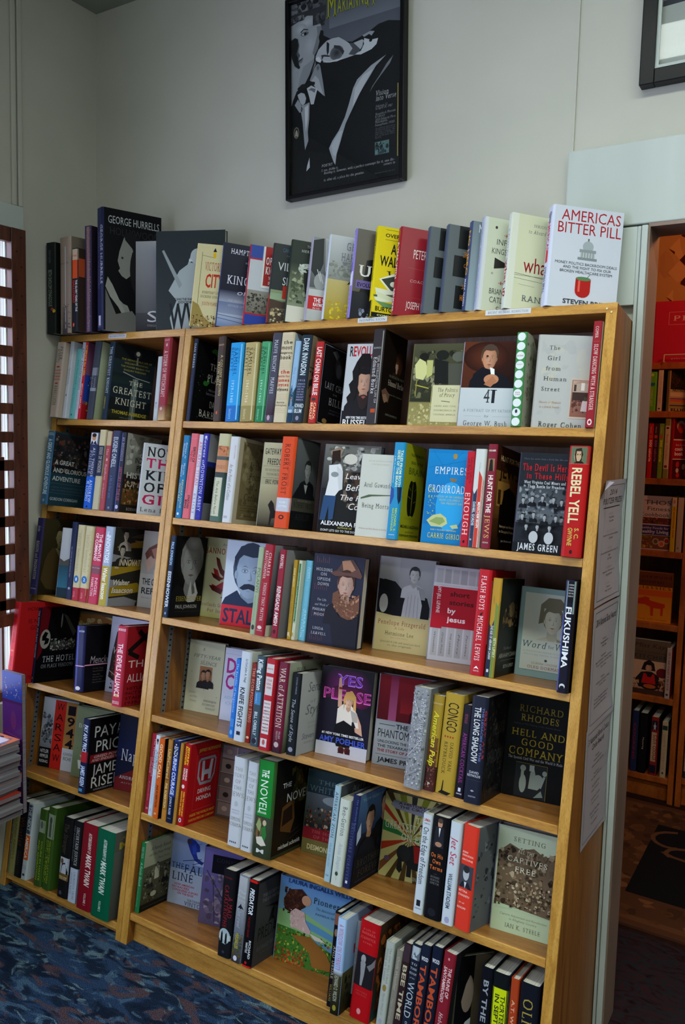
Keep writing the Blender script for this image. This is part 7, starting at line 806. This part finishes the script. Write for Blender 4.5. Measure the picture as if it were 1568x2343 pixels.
('6m', 0.0457, 0.0139, 90, 0.3, 0.0167, 0.12, 0.2032, 'slim green-spined book with a sepia photo of a family on a porch', '1c7040', 'a8a88c', 'v6,22,30,50,90b8a0,s,MARK TWAIN;v28,62,28,56,98c0a8,i,A Family Sketch;v64,92,30,34,6a9c80,i,and other private writings', 'r0,0,100,12,101410;r0,10,100,70,3a3828,5a5844;r0,64,100,98,9a9c80,a8aa90;t20,90,86,5,44443a,i,A Family Sketch;t16,90,78,4,44443a,i,and Other Private Writings;t50,88,70,3,44443a,s,Mark Twain;b6,12,94,60,50,10,2a281c/6c6a54/8c8a74/1a1812;r40,42,56,60,b0b098;h48,62,7,8a8870,2c2a20,b0b098;h26,44,8,8a8870,1c1a14,26241c;h78,46,9,9a9880,1c1a14,1c1a14;e40,22,10,4,a0a088;l6,6,94,6,.4,666'),
('6m', 0.0518, 0.1266, 12.0, 0.0, 0.03, 0.13, 0.2115, 'pale blue cover with a blue ski racer and large serif title', '99b', '94a0b8', '', 'r0,50,100,100,6c84b4,8c98b8;r0,0,100,50,a4b0c4,9aa8c0;r60,60,100,100,a0b0d4,7c94c8;p24348c,36 90 46 96 58 94 70 88 72 80 62 78 68 70 84 66 80 62 60 66 48 76;e42,91,6,4,3c3040;p2c44a8,50 86 60 90 64 76 54 74;l30,62,78,70,1.4,223;l56,60,98,70,1.4,223;l60,88,76,92,.8,223;t2,34,50,8,1c2440,s,THE;t36,98,47,11,1c2440,s,FALL;t6,60,34,11,1c2440,s,LINE;t14,66,27,2.8,b05060,b,HOW AMERICAN;t8,54,23,2.8,b05060,b,SKI RACERS;t10,78,19,2.8,b05060,b,CONQUERED A SPORT;t24,66,15,2.8,b05060,b,ON THE EDGE;t52,96,8,3,3c4460,s,NATHANIEL;t44,98,1.5,5.4,2c3450,s,VINTON'),
('6m', 0.2074, 0.0915, 16.0, 0.0, 0.02, 0.16, 0.2195, 'dusky purple cover with tangled figures and a black title box', '545', '5a5068', '', 'r0,0,100,100,4c4258,6a60a0;b4,4,96,70,60,18,6a5c70/443a50/7c6e80/544a60/8c8090;l6,70,60,20,.8,2a2434;l20,60,30,4,.8,2a2434;l50,66,90,30,.8,2a2434;r16,68,98,92,14121c;t24,94,83,5,2c2a34,s,CONSTANCE;t40,94,76,5,2c2a34,s,UNKNOWN'),
('6m', 0.4034, -0.0051, 89.0, -1.9, 0.0427, 0.1512, 0.2291, 'thick black hardcover with red upright title and two silhouettes', '0f0f14', '101016', 't18,80,90,2,7a2028,s,WAWRO;v18,66,30,30,8a1c24,s,CATASTROPHE;v30,54,62,30,8a1c24,s,A MAD;e50,24,44,9,9ab0b4;r4,20,96,26,b0c0c0;p0c0e12,22 16 24 26 32 30 38 26 40 16;p0c0e12,56 16 58 26 66 29 72 25 72 16;p101418,0 20 30 16 70 15 100 19 100 0 0 0;e50,6,10,1.6,334', ''),
('6m', 0.4393, -0.0032, 89.0, 0.5, 0.0346, 0.1506, 0.2282, 'misty blue-grey spine with a small bird and yellow word', '7a8090', '505060', 'r0,60,100,99,90969a,a8acb0;r0,30,100,60,5c6470,8a9098;r0,0,100,30,34302c,5c6470;b6,6,94,34,24,24,6a5420/3c4c34/54481c/464640;t16,84,80,3,c0c4c8,i,The;t12,86,75,3,c0c4c8,i,First;t10,90,70,3,c0c4c8,i,Tyrants;p1c2028,20 62 44 66 50 68 56 66 82 62 56 63 50 58 44 63;v38,60,34,30,a8b0bc,i,the real;v66,84,34,30,b0ac3c,b,VERSAILLES;e50,5,18,3,ccd', ''),
('6m', 0.4738, -0.0031, 90, -0.4, 0.0306, 0.16, 0.227, 'black hardcover with red edges, white spine title and a drone silhouette', '0d0d10', '38383a', 'r0,97,100,100,c01c14;r0,0,100,2,c01c14;v10,40,24,46,e0e8f0,bi,PREDATOR;v42,66,30,22,6a1414,b,THE SECRET ORIGINS;v69,90,60,22,d0d4d8,b,RICHARD;v72,84,28,22,d0d4d8,b,WHITTLE;e44,5,12,1.6,b02020', 'r0,97,100,100,101012;t14,96,78,4,666668,b,THE SECRET ORIGINS OF;t14,96,72,4,666668,b,THE DRONE REVOLUTION;p151516,20 66 60 64 98 68 98 66 60 60;p151516,36 44 44 58 52 62 50 50 56 44 48 46;t10,98,28,15,151518,n,PREDATOR;t10,80,16,5,5c5c5e,s,RICHARD WHITTLE;t20,80,11,1.6,555,s,author of'),
('6m', 0.4863, 0.0798, 8.0, 0.0, 0.03, 0.23, 0.2246, 'large painting cover of a long-haired girl seated in a flowery meadow', '99b', '5c8cb0', '', 'r0,50,100,100,7ca8b8,5a86c4;p8ab878,0 40 0 60 30 64 60 54 100 44 100 30;p5c94bc,34 56 60 50 100 38 100 32 60 42 30 48;p3c6c28,0 0 0 42 30 40 60 30 100 18 100 0;b0,0,100,40,420,2.6,4c8428/1e4a14/6ca038/8a3c20/2c5c1c/a8a838/143810;b0,0,40,16,70,2.6,b03c20/803018/c05828;p8a5c28,20 34 44 38 66 24 78 6 50 4 44 20;p3a2018,6 74 12 86 28 90 38 82 34 70 26 64 20 56 14 60 8 62;b6,58,30,88,30,6,4a2818/2c1610/5c3420;e35,78,6,6,c09070;pd0b0a8,16 60 22 66 34 64 36 54 44 44 42 40 30 42 18 44;b16,42,36,64,14,5,c49c94/dcc4bc;pd8d0c0,42 42 56 40 64 36 50 36;t10,98,94,5,2c4878,b,LAURA INGALLS WILDER;t44,98,78,7,1c3040,s,Pioneer Girl;t48,96,71,3,3c6080,is,The Annotated Autobiography;t48,92,65,2.4,3c6080,r,PAMELA SMITH HILL'),
('6m', 0.7313, -0.0107, 89.0, 0.0, 0.0174, 0.15, 0.2314, 'narrow black spine with spaced white and gold letters', '141216', '141216', 'r0,86,100,98,7a4c38;v36,70,30,44,b8a890,s,AND DESIRE;v76,94,30,34,a0883c,s,WILLIAMS;e50,78,26,4,8a6c54', ''),
('6m', 0.7613, -0.0295, 90, -0.3, 0.0256, 0.13, 0.2294, 'spine with pale blue sky above a dark foot, pink serif title', '8ab0d8', '6c98c4', 'r0,40,100,100,90b0dc,a8c4e4;v6,54,26,48,b03c50,s,A WINDOW ON ETERNITY;r0,0,100,42,14140c,3c3a20;r0,40,100,46,3c3a24,b8c8d4;v60,86,26,42,b8bcac,n,EDWARD O. WILSON;e50,7,20,3,8a8430', 'r0,44,100,100,7ca4d0,9cbce0;t40,98,74,9,a83c4c,s,A WIN;t34,98,58,10,a83c4c,s,ET;r0,0,100,44,14140c,4c4a2c;b10,10,90,40,20,18,2a2818/1c1a10'),
('6m', 0.7715, 0.02, 89.0, 0.2, 0.0098, 0.13, 0.211, 'thin white spine behind the red one with tiny grey letters', '8c949c', '889', 'v30,86,30,40,667080,s,EVAN OSNOS AGE;r0,0,100,16,14161c', ''),
('6m', 0.8339, -0.0099, 89.0, 2.1, 0.055, 0.17, 0.2349, 'thick red hardcover with a black-and-white photo of a standing man', 'a80f16', '3c2818', 't20,80,91,2,d05a58,s,A LIFE OF;t16,84,87,2.6,d05a58,s,BARBARA;t12,88,82,2.6,d05a58,s,STANWYCK;t26,74,78,1.6,d05a58,s,STEEL;r0,34,100,68,1c1c20;e40,62,12,4.4,9a9a9c;p8a8a8e,28 58 40 62 54 58 52 46 46 35 36 35 34 46;p6c6c70,60 56 80 60 96 66 96 58 76 52;t20,80,28,1.6,c04848,s,VICTORIA;t24,76,25,1.6,c04848,s,WILSON;e48,9,10,3,c88', 'r0,0,100,40,1c3a38,2c2818;b4,10,96,90,40,18,5a2c14/8a4c20/2c1c14/a86430;t40,96,76,9,6a6034,s,BARB'),
('6m', 0.8715, 0.0, 89.0, 2.2, 0.0237, 0.14, 0.2025, 'white spine with two lines of grey serif title', 'a4aca4', '9aa29a', 'v6,48,56,22,6c746c,s,The Owl Who Liked;v8,46,22,22,6c746c,s,Sitting on Caesar;e48,46,22,4,8a7440;v60,86,40,24,8a928a,s,Martin Windrow;e50,7,18,3,99a', ''),
('6m', 0.8915, 0.0, 89.0, 3.0, 0.0159, 0.14, 0.1919, 'dull grey-brown spine with pale italic title', '7c786c', '8a8a80', 'v8,50,30,40,a8a498,i,Ovids Weather;v60,90,30,30,989488,i,Night Dialogue', ''),
('6m', 0.9123, 0.0, 89.0, 3.0, 0.0204, 0.15, 0.2152, 'dark maroon spine with spaced cream capitals', '2c1c20', '241a1e', 'r0,80,100,99,3a2c34;v24,84,28,50,b4ac90,b,BEE TIME', ''),
('6m', 0.9371, 0.0, 89.0, 2.8, 0.0239, 0.16, 0.2205, 'navy hardcover with a mountain photo top and huge pale word', '1c2230', '1a1e28', 'r10,84,96,98,a8b4bc;p5a6470,10 84 40 92 60 88 96 94 96 84;t20,80,78,2.2,c0c8d0,s,TO;t16,84,73,2.2,c0c8d0,s,THE;t14,88,68,2.2,c0c8d0,s,EDGE;t24,76,63.5,1.8,99a,i,of the;v40,78,16,66,b0b8c0,n,WORLD;v82,97,40,22,a8b0b8,b,CHRISTIAN', ''),
('6m', 0.9624, 0.0, 89.0, 2.4, 0.0236, 0.16, 0.2271, 'navy spine with giant orange letters, left copy of two', '141c30', '201418', 't16,88,84,4,d8dce0,b,WOOD;v20,96,18,60,b84a28,bn,TAMBORA', 'r0,0,100,100,5a2018,241018'),
('6m', 0.991, 0.0, 89.0, 2.4, 0.0252, 0.16, 0.2326, 'navy spine with giant orange letters, right copy of two', '141c30', '201418', 't16,88,84,4,d8dce0,b,WOOD;v20,96,18,60,b84a28,bn,TAMBORA', 'r0,0,100,100,5a2018,241018'),
('6m', 1.023, 0.0, 84.0, 3.2, 0.0312, 0.115, 0.2297, 'crimson hardcover with slanted white spine words', '7c1a28', '101014', 'e50,94,8,1.4,c88;v14,44,58,26,d8bcbc,b,THE NUNS OF;v14,50,22,26,d8bcbc,bi,SANTAMBROGIO;v60,94,34,30,d8c4c4,is,Hubert Wolf', 'p1c1c20,0 0 100 0 100 100 0 100'),
('6m', 1.0344, 0.02, 56, 0.0, 0.01, 0.1038, 0.217, 'angled cover with a dim face and brown panel among the bottom row', '443', '3c342c', '', 'r44,0,100,100,4a4034,5a5040;r0,0,44,100,0c0c10;e30,60,16,20,8a7a6c;p0a0a0c,6 90 30 96 34 80 24 70 14 50 8 60;pc0c4c8,0 0 30 30 44 34 44 20 10 0;t60,90,64,4,7a3c30,s,SAI'),
('6m', 1.1235, 0.0, 89.0, 0.3, 0.0267, 0.15, 0.2295, 'black spine with grey sans capitals', '0e1018', '10121a', 'v12,90,28,44,8f959c,b,BY THE SPEAR', ''),
('6m', 1.1672, 0.0, 89.0, -1.1, 0.038, 0.16, 0.2281, 'black hardcover with a fluorescent yellow spine block', '101418', '1c2838', 'r0,22,100,86,c0d010;v20,74,56,26,2c3418,b,THIRTEEN DAYS;v20,74,22,26,2c3418,b,IN SEPTEMBER;v82,98,40,30,3c90c0,b,LAWRENCE', 'r0,60,30,90,2c5080'),
('6m', 1.1868, 0.0, 89.0, -0.5, 0.0189, 0.14, 0.2275, 'narrow rust orange spine with pale letters', 'a03c1c', 'a8401c', 'v20,60,30,36,d8a080,b,A.T. WIGHT;v66,96,30,50,e0c4a8,b,SHINE', ''),
('6m', 1.232, 0.0, 90, -0.2, 0.0428, 0.17, 0.229, 'thick black-navy spine with tall gold letters, at the right end', '12151f', '12151f', 'v14,70,22,50,9a8a3c,s,OLIVIER', ''),
]
place_books(BOOKS)
